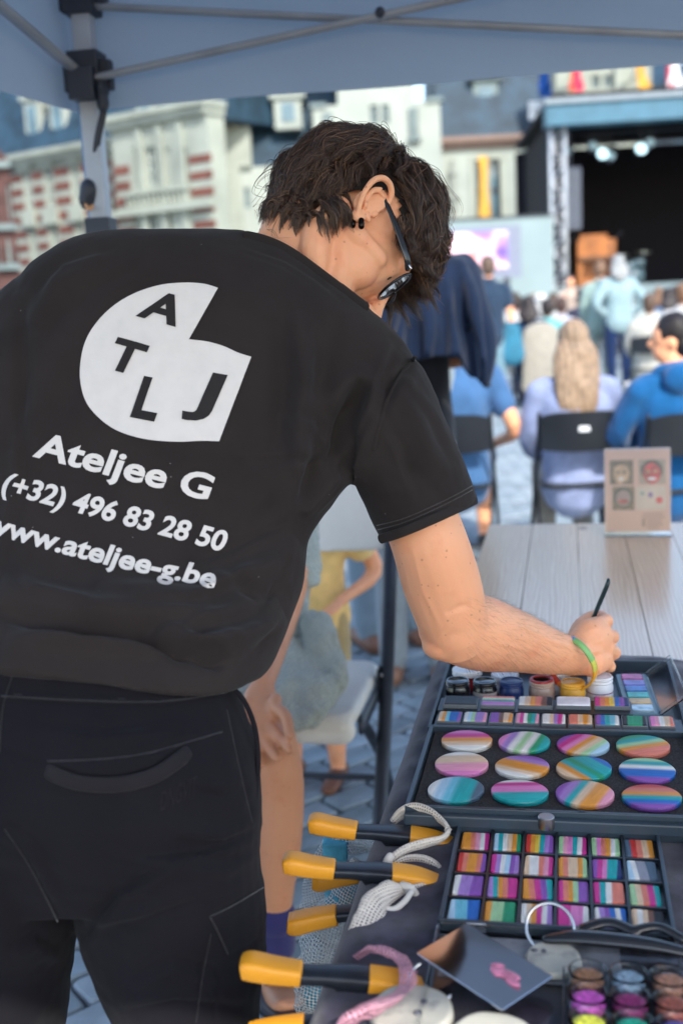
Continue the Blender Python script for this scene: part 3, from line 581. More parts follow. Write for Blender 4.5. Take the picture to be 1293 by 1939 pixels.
armR = [tube([at(700, 740, 1.39), at(760, 900, 1.395), at(806, 1010, 1.39), at(838, 1110, 1.42), at(862, 1192, 1.45)], [.045, .045, .0475, .0500, .0455], 24, n=16),
        ell(at(838, 1222, 1.445), (.028, .020, .028), A([CR, CU, CF])),
        tube([at(858, 1186, 1.45), at(905, 1199, 1.495), at(970, 1214, 1.56), at(1035, 1233, 1.61), at(1088, 1244, 1.65)], [(.048, .046), (.0530, .050), (.047, .044), (.037, .033), (.0320, .0245)], 24, up=CF*.7+CU*.7, n=16)]
hd = 1.665
def hq(px, py, dd=0): return at(px, py, hd+dd)
hand = [tube([at(1080, 1244, 1.65), hq(1105, 1232, .0), hq(1126, 1222, .015)], [(.031, .024), (.040, .028), (.040, .025)], 20, up=CF*.75+CU*.3, n=8),
        tube([hq(1112, 1200, .0), hq(1128, 1190, .02)], [.022, .018], 14), tube([hq(1118, 1252, -.005), hq(1138, 1250, .01)], [.024, .018], 14)]
for (a, b, c, d, r) in [((1130, 1184, .02), (1146, 1176, .048), (1137, 1168, .075), (1118, 1172, .086), .0105), ((1142, 1204, .02), (1158, 1206, .050), (1151, 1213, .080), (1128, 1214, .088), .0108),
                        ((1146, 1229, .012), (1161, 1236, .040), (1152, 1246, .068), (1130, 1244, .075), .0102), ((1140, 1252, .004), (1153, 1262, .026), (1142, 1270, .048), (1124, 1266, .054), .0090)]:
    hand.append(tube([hq(1116, (a[1]+1222)/2, .01), hq(*a), hq(*b), hq(*c), hq(*d)], [r*1.15, r*1.22, r*1.08, r, r*.9], 12))
    hand.append(ell(hq(*a), (r*1.28,)*3)); hand.append(ell(hq(*b), (r*1.16,)*3))
hand.append(tube([hq(1092, 1214, .02), hq(1098, 1190, .045), hq(1112, 1174, .065), hq(1124, 1166, .075)], [.017, .0145, .012, .0095], 12, n=8))
armL = [tube([at(100, 650, 1.38), at(25, 800, 1.42), at(-20, 950, 1.46)], [.045, .045, .042], 16), tube([at(-20, 950, 1.46), at(60, 1080, 1.62), at(150, 1130, 1.72)], [.044, .040, .028], 16),
        tube([at(150, 1130, 1.72), at(190, 1140, 1.78)], [(.036, .018), (.04, .014)], 14)]
for k in range(4): armL.append(tube([at(185+k*4, 1128+k*12, 1.77), at(215+k*3, 1135+k*12, 1.80), at(228+k*2, 1150+k*12, 1.80)], [.0095, .009, .008], 10))
armL.append(tube([at(165, 1120, 1.74), at(185, 1098, 1.76), at(205, 1095, 1.77)], [.012, .011, .009], 10))
legs_in = [loft([(-40, 1270, 1.22, 400, 1280, 1.22, .06, .08), (-80, 1450, 1.20, 440, 1480, 1.20, .08, .08), (-80, 1580, 1.20, 440, 1600, 1.20, .07, .08)], 20)]
def leg(x, dz, pts): return tube(pts, [.085, .075, .052, .055, .036], 16, n=14)
aR = onz(330, 1939, .45); legs_in.append(tube([at(310, 1500, 1.17), at(320, 1850, 1.19), A([-.19, 1.13, .45]), A([-.19, 1.13, .1])], [.065, .06, .048, .036], 16, n=12))
legs_in.append(tube([at(20, 1500, 1.17), at(0, 1850, 1.19), A([-.42, 1.13, .45]), A([-.42, 1.13, .1])], [.065, .06, .048, .036], 16, n=12))
for x in (-.19, -.42): legs_in.append(tube([A([x, 1.11, .06]), A([x, 1.27, .05])], [.04, .035], 12))
X, Q = remesh(head+neck+torso_in+armR+hand+armL+legs_in, .0023, 5)
N = normals(X, Q); px, py, dd = proj(X)
# head relief in the head's own frame: eye sockets, temple, philtrum; neck tendon; elbow and knuckle creases
hl = (X-HC)@HAX.T
for s in (1, -1):
    g = np.exp(-(((hl[:, 0]-.088)/.014)**2+((hl[:, 1]-.008)/.012)**2+((hl[:, 2]-.031*s)/.016)**2)); X = X-HF*(g*.002)[:, None]
g = np.exp(-((hl[:, 0]-.112)/.007)**2-((hl[:, 1]+.044)/.005)**2-((np.abs(hl[:, 2])-.008)/.004)**2); X = X+HU*(g*.006)[:, None]
def fold(P, amp, wid, dmin=0, dmax=9, groove=True):
    """raise or sink the near-facing skin along a line"""
    global X
    d_, s_, al = seg_dist(px, py, P); face = np.clip(-(N@CF)*1.6, 0, 1)*((dd > dmin) & (dd < dmax))
    t = np.sin(np.clip(al, 0, 1)*pi)**.5
    X = X+N*(amp*np.exp(-(d_/wid)**2)*t*face)[:, None]
fold([(632, 440), (636, 490), (625, 540)], -.0035, 9, 1.2, 1.5); fold([(608, 445), (610, 500), (590, 540)], .0025, 14, 1.2, 1.5)
for P_, a_v in (([(985, 1185), (1040, 1212), (1085, 1228), (1128, 1212)], .0013), ([(930, 1215), (1000, 1232), (1070, 1250)], .0010), ([(1088, 1240), (1118, 1236), (1140, 1228)], .0010), ([(780, 1040), (800, 1120), (835, 1190)], .0010)): fold(P_, a_v, 4.5, 1.3, 2)
fold([(845, 1165), (868, 1150), (893, 1146)], -.0022, 7, 1.3, 2)
for yy in (1176, 1183): fold([(832, yy+38), (850, yy+20), (880, yy+22)], -.0008, 5)
for P_ in ([(1112, 1196), (1135, 1190)], [(1118, 1215), (1142, 1212)], [(1116, 1235), (1142, 1236)]): fold(P_, .0016, 5, 1.5, 2)
X = X+N*(vnoise(X, 9, 3)*.0007)[:, None]
body = part('body', (X, Q), man, SKIN)
BODY_T = BVHTree.FromPolygons(X.tolist(), Q.tolist())
# ---- ear
def ep(f, u, s=0):   # ear plane: axis leans back, stands off the skull at its rear edge
    uu = cos(.30)*u+sin(.30)*f; ff = cos(.30)*f-sin(.30)*u
    return hp(ff+.004, uu, .076+s-ff*.30)
helix = [ep(.010, .004, .001), ep(.013, .016, .004), ep(.010, .028, .009), ep(-.001, .034, .013), ep(-.013, .029, .015), ep(-.019, .014, .016), ep(-.017, -.004, .015), ep(-.011, -.018, .012), ep(-.004, -.028, .009)]
g1 = tube(helix, [.0022, .0034, .0040, .0042, .0042, .0040, .0036, .0036, .0040], 12, n=34)
ear = [g1, tube([ep(-.006, .022, .009), ep(-.011, .010, .011), ep(-.010, -.004, .011), ep(-.004, -.013, .009)], [.0026, .0034, .0036, .003], 10, n=18),
       tube([ep(.004, .020, .008), ep(-.005, .018, .009), ep(-.010, .010, .011)], [.0022, .0026, .003], 10, n=10),
       ell(ep(-.004, .004, .0035), (.017, .028, .0036), HAX), ell(ep(-.002, -.026, .008), (.0095, .0105, .0042), HAX), ell(ep(.010, -.006, .007), (.0042, .0065, .0045), HAX),
       tube([ep(.004, -.016, .008), ep(.009, -.018, .007)], [.004, .004], 8)]
Xe, Qe = remesh(ear, .0009, 4); part('ear', (Xe, Qe), man, SKIN)
es = mat('earring_black', (.015, .013, .012), rough=.2, metal=1)
for (x, y, dz) in ((684, 423, -.012), (668, 421, -.002)):
    c = at(x, y, 1.372+dz); part('earring', tube([c-.0035*CU, c+.0035*CU], .0038, 14), man, es)
# ---- eyes, brows
ew = mat('eye_white', (.8, .78, .75), rough=.2); iris = mat('iris_brown', (.08, .04, .02), rough=.15)
for s in (1, -1):
    e = part('eye', ell(hp(.074, .008, .031*s), (.0118,)*3, HAX), man, ew); part('iris', ell(hp(.0855, .004, .031*s), (.002, .0055, .0055), HAX), e, iris)
# ---- glasses
gl = mat('spectacle_black', (.012, .012, .014), rough=.22, spec=.6); gt = mat('lens_glass', (.9, .95, .98), rough=.02, trans=1, ior=1.1, var=0)
silver = mat('silver', (.7, .7, .72), rough=.2, metal=1)
gf = part('eyeglasses', tube([hp(.104, .010, .017), hp(.108, .013, 0), hp(.104, .010, -.017)], .0022, 8, n=8), man, gl)
for s in (1, -1):
    cx, cy = .100, -.002
    ring = [hp(cx+.002-.004*(cos(a)+1)*.5, cy+.0225*sin(a), (.039+.0275*cos(a))*s) for a in np.linspace(0, 2*pi, 30)[:-1]]
    part('lens_rim', tube(ring, (.0026, .0019), 8, closed=True), gf, gl)
    part('lens', (A(ring+[np.mean(ring, 0)]), [[i, (i+1) % 29, 29] for i in range(29)]), gf, gt)
    tp = [hp(.092, .010, .066*s), hp(.078, .012, .074*s), hp(.030, .018, .0815*s), hp(.000, .020, .0825*s), hp(-.014, .008, .0835*s)]
    part('temple_arm', tube(tp, [(.0016, .0050), (.0014, .0052), (.0014, .0042), (.0014, .0034), (.0014, .003)], 8, up=HU, n=14), gf, gl)
    part('hinge_rivet', tube([hp(.090, .011, .070*s), hp(.094, .011, .070*s)], .0016, 8), gf, silver)
# ---- hair: locks of strands over a thin dark cap
HR = A([.103, .106, .080]); HO = A([-.015, .030, 0])
HLF = [-.13, -.085, -.06, -.035, -.012, .006, .022, .045, .07, .085, .12]; HLU = [-.085, -.085, -.080, -.052, .006, .040, .030, .030, .055, .080, .1]
def hairline(f, s): return np.interp(f, HLF, HLU)
hairm = bpy.data.materials.new('dark_brown_hair'); hairm.use_nodes = True
b = hairm.node_tree.nodes['Principled BSDF']; b.inputs['Roughness'].default_value = .42; b.inputs['Specular IOR Level'].default_value = .6
def hair_shader(m, c0, c1, c2):
    n = m.node_tree; L = n.links.new; b = n.nodes['Principled BSDF']; ci = n.nodes.new('ShaderNodeHairInfo'); cr = n.nodes.new('ShaderNodeValToRGB')
    e = cr.color_ramp.elements; e[0].color = (*c0, 1); e[0].position = .35; e[1].color = (*c2, 1); e[1].position = 1; q = e.new(.78); q.color = (*c1, 1)
    L(ci.outputs['Random'], cr.inputs[0]); L(cr.outputs[0], b.inputs['Base Color'])
hair_shader(hairm, (.030, .015, .010), (.080, .040, .021), (.26, .13, .06))
capm = mat('scalp_dark', (.016, .010, .008), rough=.9)
bm_v, bm_f = ell((0, 0, 0), HR*1.012, None, 60, 44)
loc = bm_v+HO; keep = (loc[:, 1] > hairline(loc[:, 0], loc[:, 2])+.004)
fs = [f for f in bm_f if all(keep[i] for i in f)]
used = sorted({i for f in fs for i in f}); mp = {i: k for k, i in enumerate(used)}
hair_o = part('hair', (A([hp(*loc[i]) for i in used]), [[mp[i] for i in f] for f in fs]), man, capm)
r_ = np.random.default_rng(11); strands = []
def ellproj(q, h):     # put a point at height h above the skull ellipsoid
    v = (q-HO)/HR; v /= np.linalg.norm(v); n_ = v/HR; n_ /= np.linalg.norm(n_); return HO+v*HR+n_*h, n_
grav = HAX@A([0, 0, -1.])
def lock(root, ln, h, wav, nst, spread, curl=0):
    K = 14; q, n_ = ellproj(root, 0); path = [q]; off = False; ph = r_.uniform(0, 6.28); ph2 = r_.uniform(0, 6.28); rnd = r_.normal(size=3)*.22
    d = None; fr = r_.uniform(7, 12); end = K; c0 = r_.uniform(.5, 1)
    for k in range(1, K):
        t = k/(K-1); f, u, s = q
        back = np.clip((-.01-f)/.06, 0, 1); top = 1-back
        tgt = A([.95*top+.05*back, -.32*top*(abs(s)/.06)-1.0*back, np.sign(s)*.10*top])+rnd
        if f > .05: tgt = tgt*.6+grav*.42
        if d is None: d = tgt-n_*(tgt@n_)
        tgt = tgt+d*1.3; tgt -= n_*(tgt@n_)*(0 if off else .9)
        if off and f > .03: tgt = tgt+A([0, .9, 0])*curl*t
        d = tgt/np.linalg.norm(tgt)
        sd_ = np.cross(n_, d); cv = wav*(sin(ph+t*fr)*sd_+.6*cos(ph2+t*fr*.8)*n_)
        q2 = q+d*ln/(K-1)
        side = abs(q2[2]) > .05 and -.032 < q2[0] < .030 and q2[1] < .052
        below = q2[1] < hairline(q2[0], q2[2])-.010 or q2[0] > .082
        if side and end == K: end = k+1
        if not off and not below: q2, n_ = ellproj(q2, 0)
        else:
            if not off and -.03 < q2[0] < .06 and abs(q2[2]) > .04: end = min(end, k+3)
            off = True
        path.append(q2+(n_*h*sin(min(1, t*1.7)*pi/2)*(1-.45*t*back))+cv*min(1, t*1.6)); q = q2
        if k >= end: break
    if len(path) < 4: return
    path = smooth_path(path, K)
    T = np.gradient(path, axis=0); T /= np.linalg.norm(T, axis=1)[:, None]
    e1 = np.cross(T, [.3, .5, .8]); e1 /= np.linalg.norm(e1, axis=1)[:, None]; e2 = np.cross(T, e1)
    tt = np.linspace(0, 1, K)
    for i in range(nst):
        a, b_ = r_.normal(size=2)*spread; c1, c2 = r_.normal(size=2)*.0012; cut = r_.uniform(.72, 1.05)
        w_ = (1.15-.95*tt**.8)
        p = path+e1*(a*w_+c1*np.sin(tt*9+i))[:, None]+e2*(b_*w_+c2*np.cos(tt*8+i*2))[:, None]
        if cut < 1: p = smooth_path(p[:max(4, int(K*cut))], K)
        strands.append(HC+p@HAX)
cnt = 0
while cnt < 620:
    v = r_.normal(size=3); v /= np.linalg.norm(v); root = HO+v*HR
    if root[1] < hairline(root[0], root[2])+.004: continue
    cnt += 1
    back = root[0] < -.04; low = root[1] < .02
    ln = (.070 if low else .080)*r_.uniform(.8, 1.2)
    if root[0] > .03: ln = r_.uniform(.05, .085)
    h = (.008 if low else r_.uniform(.008, .024))
    if low and not back: h = .005
    lock(root, ln, h, r_.uniform(.003, .007) if root[0] < .02 else r_.uniform(.005, .012), 58, .0042, r_.uniform(0, 1.2))
for k in range(70):    # fringe curls falling off the forehead
    root = A([r_.uniform(.045, .080), r_.uniform(.085, .125), r_.uniform(-.055, .065)]); root = ellproj(root, 0)[0]
    lock(root, r_.uniform(.042, .075), r_.uniform(.014, .032), r_.uniform(.008, .015), 26, .0034, r_.uniform(0, 1.6))
for k in range(22):    # locks in front of the ear
    root = ellproj(A([r_.uniform(.035, .055), r_.uniform(.035, .065), .07]), 0)[0]
    lock(root, r_.uniform(.030, .050), r_.uniform(.004, .010), r_.uniform(.005, .010), 26, .003)
for k in range(130):   # stray hairs
    v = r_.normal(size=3); v /= np.linalg.norm(v); root = HO+v*HR
    if root[1] > hairline(root[0], root[2])+.01: lock(root, r_.uniform(.05, .09), r_.uniform(.026, .038), .012, 2, .003)
def skinlock(x, y, dx, dy, ln, h, wav, nst, spread):   # nape and side locks rooted on the skin itself
    hit = BODY_T.ray_cast(Vector(CC), Vector(at(x, y, 1)-CC).normalized())
    if hit[0] is None: return
    p = A(hit[0]); n_ = A(hit[1]); n_ = n_*(-1 if n_@CF > 0 else 1); d = dx*CR-dy*CU; K = 11; path = [p-n_*.002]; ph = r_.uniform(0, 6.3); fr = r_.uniform(5, 9)
    sd_ = np.cross(n_, d)
    for k in range(1, K):
        t = k/(K-1); q = p+d*ln*t; c_ = BODY_T.find_nearest(Vector(q)); n2 = A(c_[1]); n2 = n2 if (q-A(c_[0]))@n2 > -.03 else n2
        s0 = A(c_[0]); path.append(s0*.8+q*.2+n2*(h*sin(min(1, t*2)*pi/2)*(1-.6*t)+.0015)+sd_*wav*sin(ph+t*fr)*t)
    path = A(path); T = np.gradient(path, axis=0); T /= np.linalg.norm(T, axis=1)[:, None]
    e1 = np.cross(T, [.3, .5, .8]); e1 /= np.linalg.norm(e1, axis=1)[:, None]; e2 = np.cross(T, e1); tt = np.linspace(0, 1, K)
    for i in range(nst):
        a, b_ = r_.normal(size=2)*spread; cut = r_.uniform(.6, 1.05); w_ = 1.1-.9*tt
        pp = path+e1*(a*w_)[:, None]+e2*(b_*w_*.5)[:, None]
        if cut < 1: pp = smooth_path(pp[:max(4, int(K*cut))], K)
        strands.append(pp)
NP = [(520, 300), (505, 330), (494, 360), (486, 385), (520, 395), (560, 405), (600, 412), (640, 395), (655, 375), (650, 340), (600, 290)]
def inpoly(x, y, P):
    c = False; j = len(P)-1
    for i in range(len(P)):
        if (P[i][1] > y) != (P[j][1] > y) and x < (P[j][0]-P[i][0])*(y-P[i][1])/(P[j][1]-P[i][1])+P[i][0]: c = not c
        j = i
    return c
c_ = 0
while c_ < 230:
    x, y = r_.uniform(480, 660), r_.uniform(290, 415)
    if not inpoly(x, y, NP): continue
    c_ += 1; t = (x-490)/150
    skinlock(x, y, -.42+.55*t+r_.normal()*.12, .9, r_.uniform(.022, .040), r_.uniform(.003, .010), r_.uniform(.001, .004), 40, .0034)
for k in range(26): skinlock(r_.uniform(486, 520), r_.uniform(340, 392), -.35+r_.normal()*.1, .9, r_.uniform(.018, .034), .005, .002, 30, .003)
hair_curves('strands', strands, .00034, hairm, hair_o)
# short hairs on forearm
arms = []; r2 = np.random.default_rng(5); hx = np.where((px > 880) & (px < 1100) & (py > 1130) & (py < 1290) & (N@CF < .35) & (dd > 1.3) & (dd < 1.9))[0]
for i in r2.choice(hx, min(1500, len(hx)), replace=False):
    p = X[i]; dr = .75*CR-.55*CU+N[i]*.55+r2.normal(size=3)*.25; l = r2.uniform(.006, .012)
    arms.append(A([p, p+dr*l*.5+N[i]*.001, p+dr*l-CU*l*.25]))
hair_curves('arm_hair', arms, .00004, mat('arm_hair_brown', (.06, .035, .02), rough=.5), body)
# ---------------------------------------------------------------- T-shirt
def cloth(name, col, sheen=.25, **k): return mat(name, col, rough=.92, var=.07, vs=16, bump=.55, bs=700, spec=.18, sheen=sheen, **k)
BLACKC = cloth('black_cotton', (.027, .021, .0195), sheen=.05)
S = [(450, 440, 1.395, 690, 572, 1.41, .058, .055), (330, 442, 1.38, 705, 592, 1.40, .075, .07), (185, 446, 1.37, 745, 628, 1.39, .085, .09), (66, 500, 1.36, 775, 668, 1.385, .095, .105),
     (6, 590, 1.35, 782, 735, 1.38, .10, .115), (-50, 680, 1.345, 715, 850, 1.37, .105, .12), (-75, 790, 1.335, 640, 945, 1.355, .11, .12), (-85, 890, 1.32, 588, 1020, 1.34, .11, .12),
     (-92, 990, 1.29, 572, 1115, 1.31, .115, .12), (-98, 1080, 1.25, 545, 1200, 1.27, .125, .12), (-104, 1150, 1.21, 510, 1268, 1.23, .122, .13), (-104, 1205, 1.19, 468, 1304, 1.20, .114, .13), (-100, 1232, 1.19, 446, 1298, 1.20, .108, .12)]
sleeve = loft([(560, 690, 1.37, 740, 625, 1.39, .07, .07), (612, 800, 1.37, 800, 700, 1.39, .082, .08), (655, 890, 1.372, 842, 790, 1.39, .078, .075), (692, 965, 1.38, 876, 870, 1.395, .074, .07), (718, 1016, 1.388, 902, 940, 1.40, .071, .066), (722, 1024, 1.388, 905, 947, 1.40, .069, .064)], 30, 24, 2.15)
sleeveL = tube([at(88, 640, 1.37), at(35, 740, 1.39), at(0, 840, 1.42), at(-10, 890, 1.43)], [.080, .080, .074, .072], 24, n=12)
X, Q = remesh([loft(S, 44, 52, 2.35), sleeve, sleeveL], .0035, 14)
N = normals(X, Q); px, py, dd = proj(X)
low = np.clip((py-980)/250, 0, 1)
X = X+N*(vnoise(X*A([1, 1, 1.7]), 5.5, 8)*(.0012+.003*low))[:, None]
# cloth folds: ridge (+) or valley (-), each a line on the near side
for P_, a, wd in [([(690, 720), (655, 800), (640, 905)], -.011, 17), ([(722, 735), (690, 830), (668, 925)], .008, 16), ([(700, 700), (600, 770), (560, 900)], .005, 22), ([(655, 860), (600, 880), (565, 960)], -.005, 14),
                  ([(660, 895), (625, 930), (575, 975)], .006, 12), ([(640, 590), (620, 700), (600, 830), (590, 960)], -.005, 18), ([(520, 600), (535, 740), (520, 860)], -.0035, 16), ([(560, 590), (575, 720), (560, 860), (540, 1000)], .0045, 20),
                  ([(500, 560), (490, 650)], .002, 18), ([(790, 672), (745, 720), (716, 790)], -.006, 8), ([(806, 690), (757, 742), (728, 812)], .003, 10),
                  ([(0, 1105), (180, 1160), (400, 1175), (520, 1120)], .009, 24), ([(0, 1150), (160, 1200), (300, 1210)], -.007, 14), ([(300, 1190), (370, 1235), (440, 1215), (540, 1165)], .010, 15), ([(250, 1200), (330, 1240), (420, 1262)], -.010, 10),
                  ([(420, 1090), (480, 1130), (550, 1120)], -.005, 14), ([(330, 1075), (430, 1100), (520, 1060)], .0035, 16), ([(560, 1020), (500, 1080), (380, 1130), (180, 1120)], .006, 20), ([(10, 1205), (200, 1222), (420, 1240)], .006, 14),
                  ([(60, 620), (110, 540), (200, 490)], .0035, 16), ([(90, 640), (150, 560)], -.003, 12), ([(40, 560), (45, 700), (20, 860)], -.004, 14), ([(30, 850), (80, 760), (130, 640)], .003, 20),
                  ([(760, 800), (830, 870), (880, 900)], .003, 18), ([(720, 860), (790, 900), (850, 960)], -.0025, 14), ([(745, 700), (790, 800), (820, 900)], .0035, 18), ([(700, 940), (770, 930), (860, 880)], .0022, 12),
                  ([(724, 1003), (800, 975), (898, 927)], -.0022, 3.5), ([(452, 462), (540, 490), (600, 527), (655, 575)], -.0022, 4), ([(452, 475), (535, 503), (592, 540)], -.0012, 3),
                  ([(440, 1010), (500, 940), (560, 880)], .003, 16), ([(430, 960), (480, 860), (500, 760)], -.003, 20)]:
    fold(P_, a*(2.2 if abs(a) > .0034 else 1.3), wd*1.08)
def crease(P, amp, wid):
    """one side of the line stands proud of the other, as cloth folded over itself"""
    global X
    d_, s_, al = seg_dist(px, py, P); face = np.clip(-(N@CF)*1.6, 0, 1); t = np.sin(np.clip(al, 0, 1)*pi)**.6; q_ = d_/wid
    X = X+N*(amp*s_*q_*np.exp(-q_*q_)*t*face*1.7)[:, None]
for P_, a, wd in [([(745, 645), (705, 760), (642, 912)], .008, 11), ([(575, 975), (640, 903), (668, 850)], -.006, 9), ([(650, 890), (560, 862), (440, 870)], .004, 12), ([(655, 860), (590, 800), (520, 780)], -.0035, 12),
                  ([(262, 1205), (340, 1243), (392, 1256)], .009, 8), ([(330, 1232), (430, 1250), (520, 1190)], -.006, 10), ([(0, 1172), (150, 1210), (330, 1196), (450, 1150)], .006, 12), ([(375, 1070), (440, 1045), (565, 985)], .005, 9),
                  ([(240, 1150), (360, 1150), (480, 1080)], -.005, 12), ([(700, 762), (755, 850), (790, 955)], .0045, 11), ([(738, 700), (825, 800), (872, 905)], -.0035, 13), ([(600, 600), (590, 720), (560, 840)], .0045, 14), ([(545, 560), (560, 700), (545, 830), (560, 960)], -.004, 13),
                  ([(30, 720), (40, 900), (10, 1060)], .005, 12), ([(75, 560), (120, 500), (220, 478)], .003, 10), ([(110, 640), (165, 540), (260, 500)], -.0025, 14), ([(470, 1180), (520, 1130), (550, 1060)], .005, 9), ([(430, 1270), (480, 1230), (530, 1160)], -.005, 10), ([(20, 1060), (60, 1120), (170, 1160)], -.004, 11)]:
    crease(P_, a, wd)
X = X+N*(vnoise(X*A([1, 1, 1.3]), 26, 77)*.00045)[:, None]
X = lap(X, Q, 1)
specks(BLACKC, (.22, .20, .19), 75, .05, .75)
SH_X, SH_Q = X, Q
shirt = part('t_shirt', (X, Q), man, BLACKC)
SH_T = BVHTree.FromPolygons(X.tolist(), Q.tolist())
part('sleeve_hem', tube([at(720, 1021, 1.345), at(760, 1008, 1.318), at(815, 985, 1.314), at(868, 961, 1.338), at(900, 946, 1.372)], [(.0060, .0016)]*5, 10, up=CF, n=24), shirt, BLACKC)
thr0 = cloth('shirt_thread', (.045, .038, .036))
# print on the back, laid on the cloth itself
def onshirt(x, y, off=.0011):
    o_ = Vector(CC); d_ = Vector(at(x, y, 1)-CC).normalized(); h = SH_T.ray_cast(o_, d_)
    if h[0] is None: return at(x, y, 1.3)
    return A(h[0])+A(h[1])*off*(1 if Vector(h[1]).dot(d_) < 0 else -1)
rib_p = A([onshirt(*q, .001) for q in smooth_path([(466, 449), (505, 457), (548, 478), (590, 509), (640, 547), (690, 584)], 26)])
for _ in range(12): rib_p[1:-1] = rib_p[1:-1]*.4+(rib_p[:-2]+rib_p[2:])*.3
part('neck_rib', tube(rib_p, (.0070, .0024), 10, up=CF), shirt, BLACKC)
part('sleeve_seam', tube([onshirt(*q, .0004) for q in smooth_path([(786, 676), (757, 716), (730, 768), (714, 815), (706, 850)], 26)], (.0030, .0011), 8, up=CF), shirt, BLACKC)
for off_, nm_ in ((0, 'hem_stitch'), (-8, 'hem_stitch')): part(nm_, tube([onshirt(*q, .0002) for q in smooth_path([(716+off_*.3, 1003+off_), (760, 991+off_), (815, 968+off_), (868, 942+off_), (893, 928+off_)], 30)], .0007, 6), shirt, thr0)
def lay(V2, Fc, off):
    return A([onshirt(x, y, off) for x, y in V2]), Fc
def dense(bm, mx):
    bmesh.ops.triangulate(bm, faces=bm.faces[:])
    for _ in range(7):
        E = [e for e in bm.edges if e.calc_length() > mx]
        if not E: break
        bmesh.ops.subdivide_edges(bm, edges=E, cuts=1); bmesh.ops.triangulate(bm, faces=[f for f in bm.faces if len(f.verts) > 3])
    bm.verts.index_update(); return A([v.co[:2] for v in bm.verts]), [[v.index for v in f.verts] for f in bm.faces]
def poly2(P):
    bm = bmesh.new(); bm.faces.new([bm.verts.new((x, y, 0)) for x, y in P]); return bm
def text2(s, off=.02, res=4, space=1):
    c = bpy.data.curves.new('t', 'FONT'); c.body = s; c.offset = off; c.resolution_u = res; c.space_character = space
    o = bpy.data.objects.new('t', c); COL.objects.link(o); dg = bpy.context.evaluated_depsgraph_get(); dg.update(); me = o.evaluated_get(dg).to_mesh()
    bm = bmesh.new(); bm.from_mesh(me); o.evaluated_get(dg).to_mesh_clear(); bpy.data.objects.remove(o); bpy.data.curves.remove(c)
    bmesh.ops.remove_doubles(bm, verts=bm.verts[:], dist=1e-5); return bm
PRINTW = mat('print_white', (.70, .64, .59), rough=.75, var=.02, vs=60, bump=.25, bs=500); PRINTB = mat('print_gap_black', (.021, .017, .017), rough=.9, bump=.4, bs=600)
def warp_text(s, p0, p1, h, shear=0, off=.02, m=PRINTW, o2=.0012, name='print', bow=0, parent=None, space=1):
    bm = text2(s, off, space=space); X0 = [v.co.x for v in bm.verts]; x0, x1 = min(X0), max(X0)
    p0, p1 = A(p0, float), A(p1, float); e = (p1-p0)/(x1-x0); l = np.linalg.norm(p1-p0); nrm = A([(p1-p0)[1], -(p1-p0)[0]])/l
    for v in bm.verts:
        t = (v.co.x-x0); q = p0+e*t+nrm*(v.co.y*h)+A([v.co.y*shear, 0])+nrm*(bow*sin(pi*t/(x1-x0))); v.co = (q[0], q[1], 0)
    V2, Fc = dense(bm, 14); bm.free(); Xp, Fp = lay(V2, Fc, o2); return part(name, (Xp, Fp), parent or shirt, m, smooth=False)
arc = [(413, 545)]+[(345+194*cos(radians(a))*(.99), 686-149*sin(radians(a))) for a in range(83, 262, 6)]
logo = [(413, 546), (385, 538), (345, 536), (300, 541), (255, 556), (215, 580), (183, 612), (162, 648), (153, 690), (154, 728), (164, 762), (186, 790), (215, 812), (250, 826), (290, 834), (340, 837), (380, 835), (415, 836), (476, 676), (450, 668), (424, 656), (392, 647), (358, 643)]
LG = A(logo, float); sm_ = smooth_path(np.vstack([LG[:18]]), 60)
V2, Fc = dense(poly2([tuple(q) for q in sm_]+[tuple(q) for q in smooth_path(LG[18:], 12)]), 14)
part('logo', lay(V2, Fc, .0012), shirt, PRINTW, smooth=False)
def glyph(s, org, ex, ey, w=1):    # one capital set with its own slant
    bm = text2(s, .035); X0 = [v.co.x for v in bm.verts]; x0 = min(X0); y1 = .73
    for v in bm.verts:
        q = A(org, float)+A(ex)*(v.co.x-x0)/(max(X0)-x0)*1.0+A(ey)*(v.co.y/y1); v.co = (q[0], q[1], 0)
    V2, Fc = dense(bm, 12); part('logo_letter', lay(V2, Fc, .0022), shirt, PRINTB, smooth=False)
glyph('A', (259, 597), (76, 21), (30, -50)); glyph('T', (198, 694), (60, 17), (27, -56)); glyph('L', (248, 787), (46, 9), (26, -76)); glyph('J', (350, 769), (52, 9), (30, -68))
warp_text('Ateljee G', (63, 863), (393, 947), 66, 8, .028)
warp_text('(+32) 496 83 28 50', (2, 931), (421, 1044), 52, 8, .030)
warp_text('www.ateljee-g.be', (-34, 1004), (404, 1114), 52, 8, .030, bow=-6)
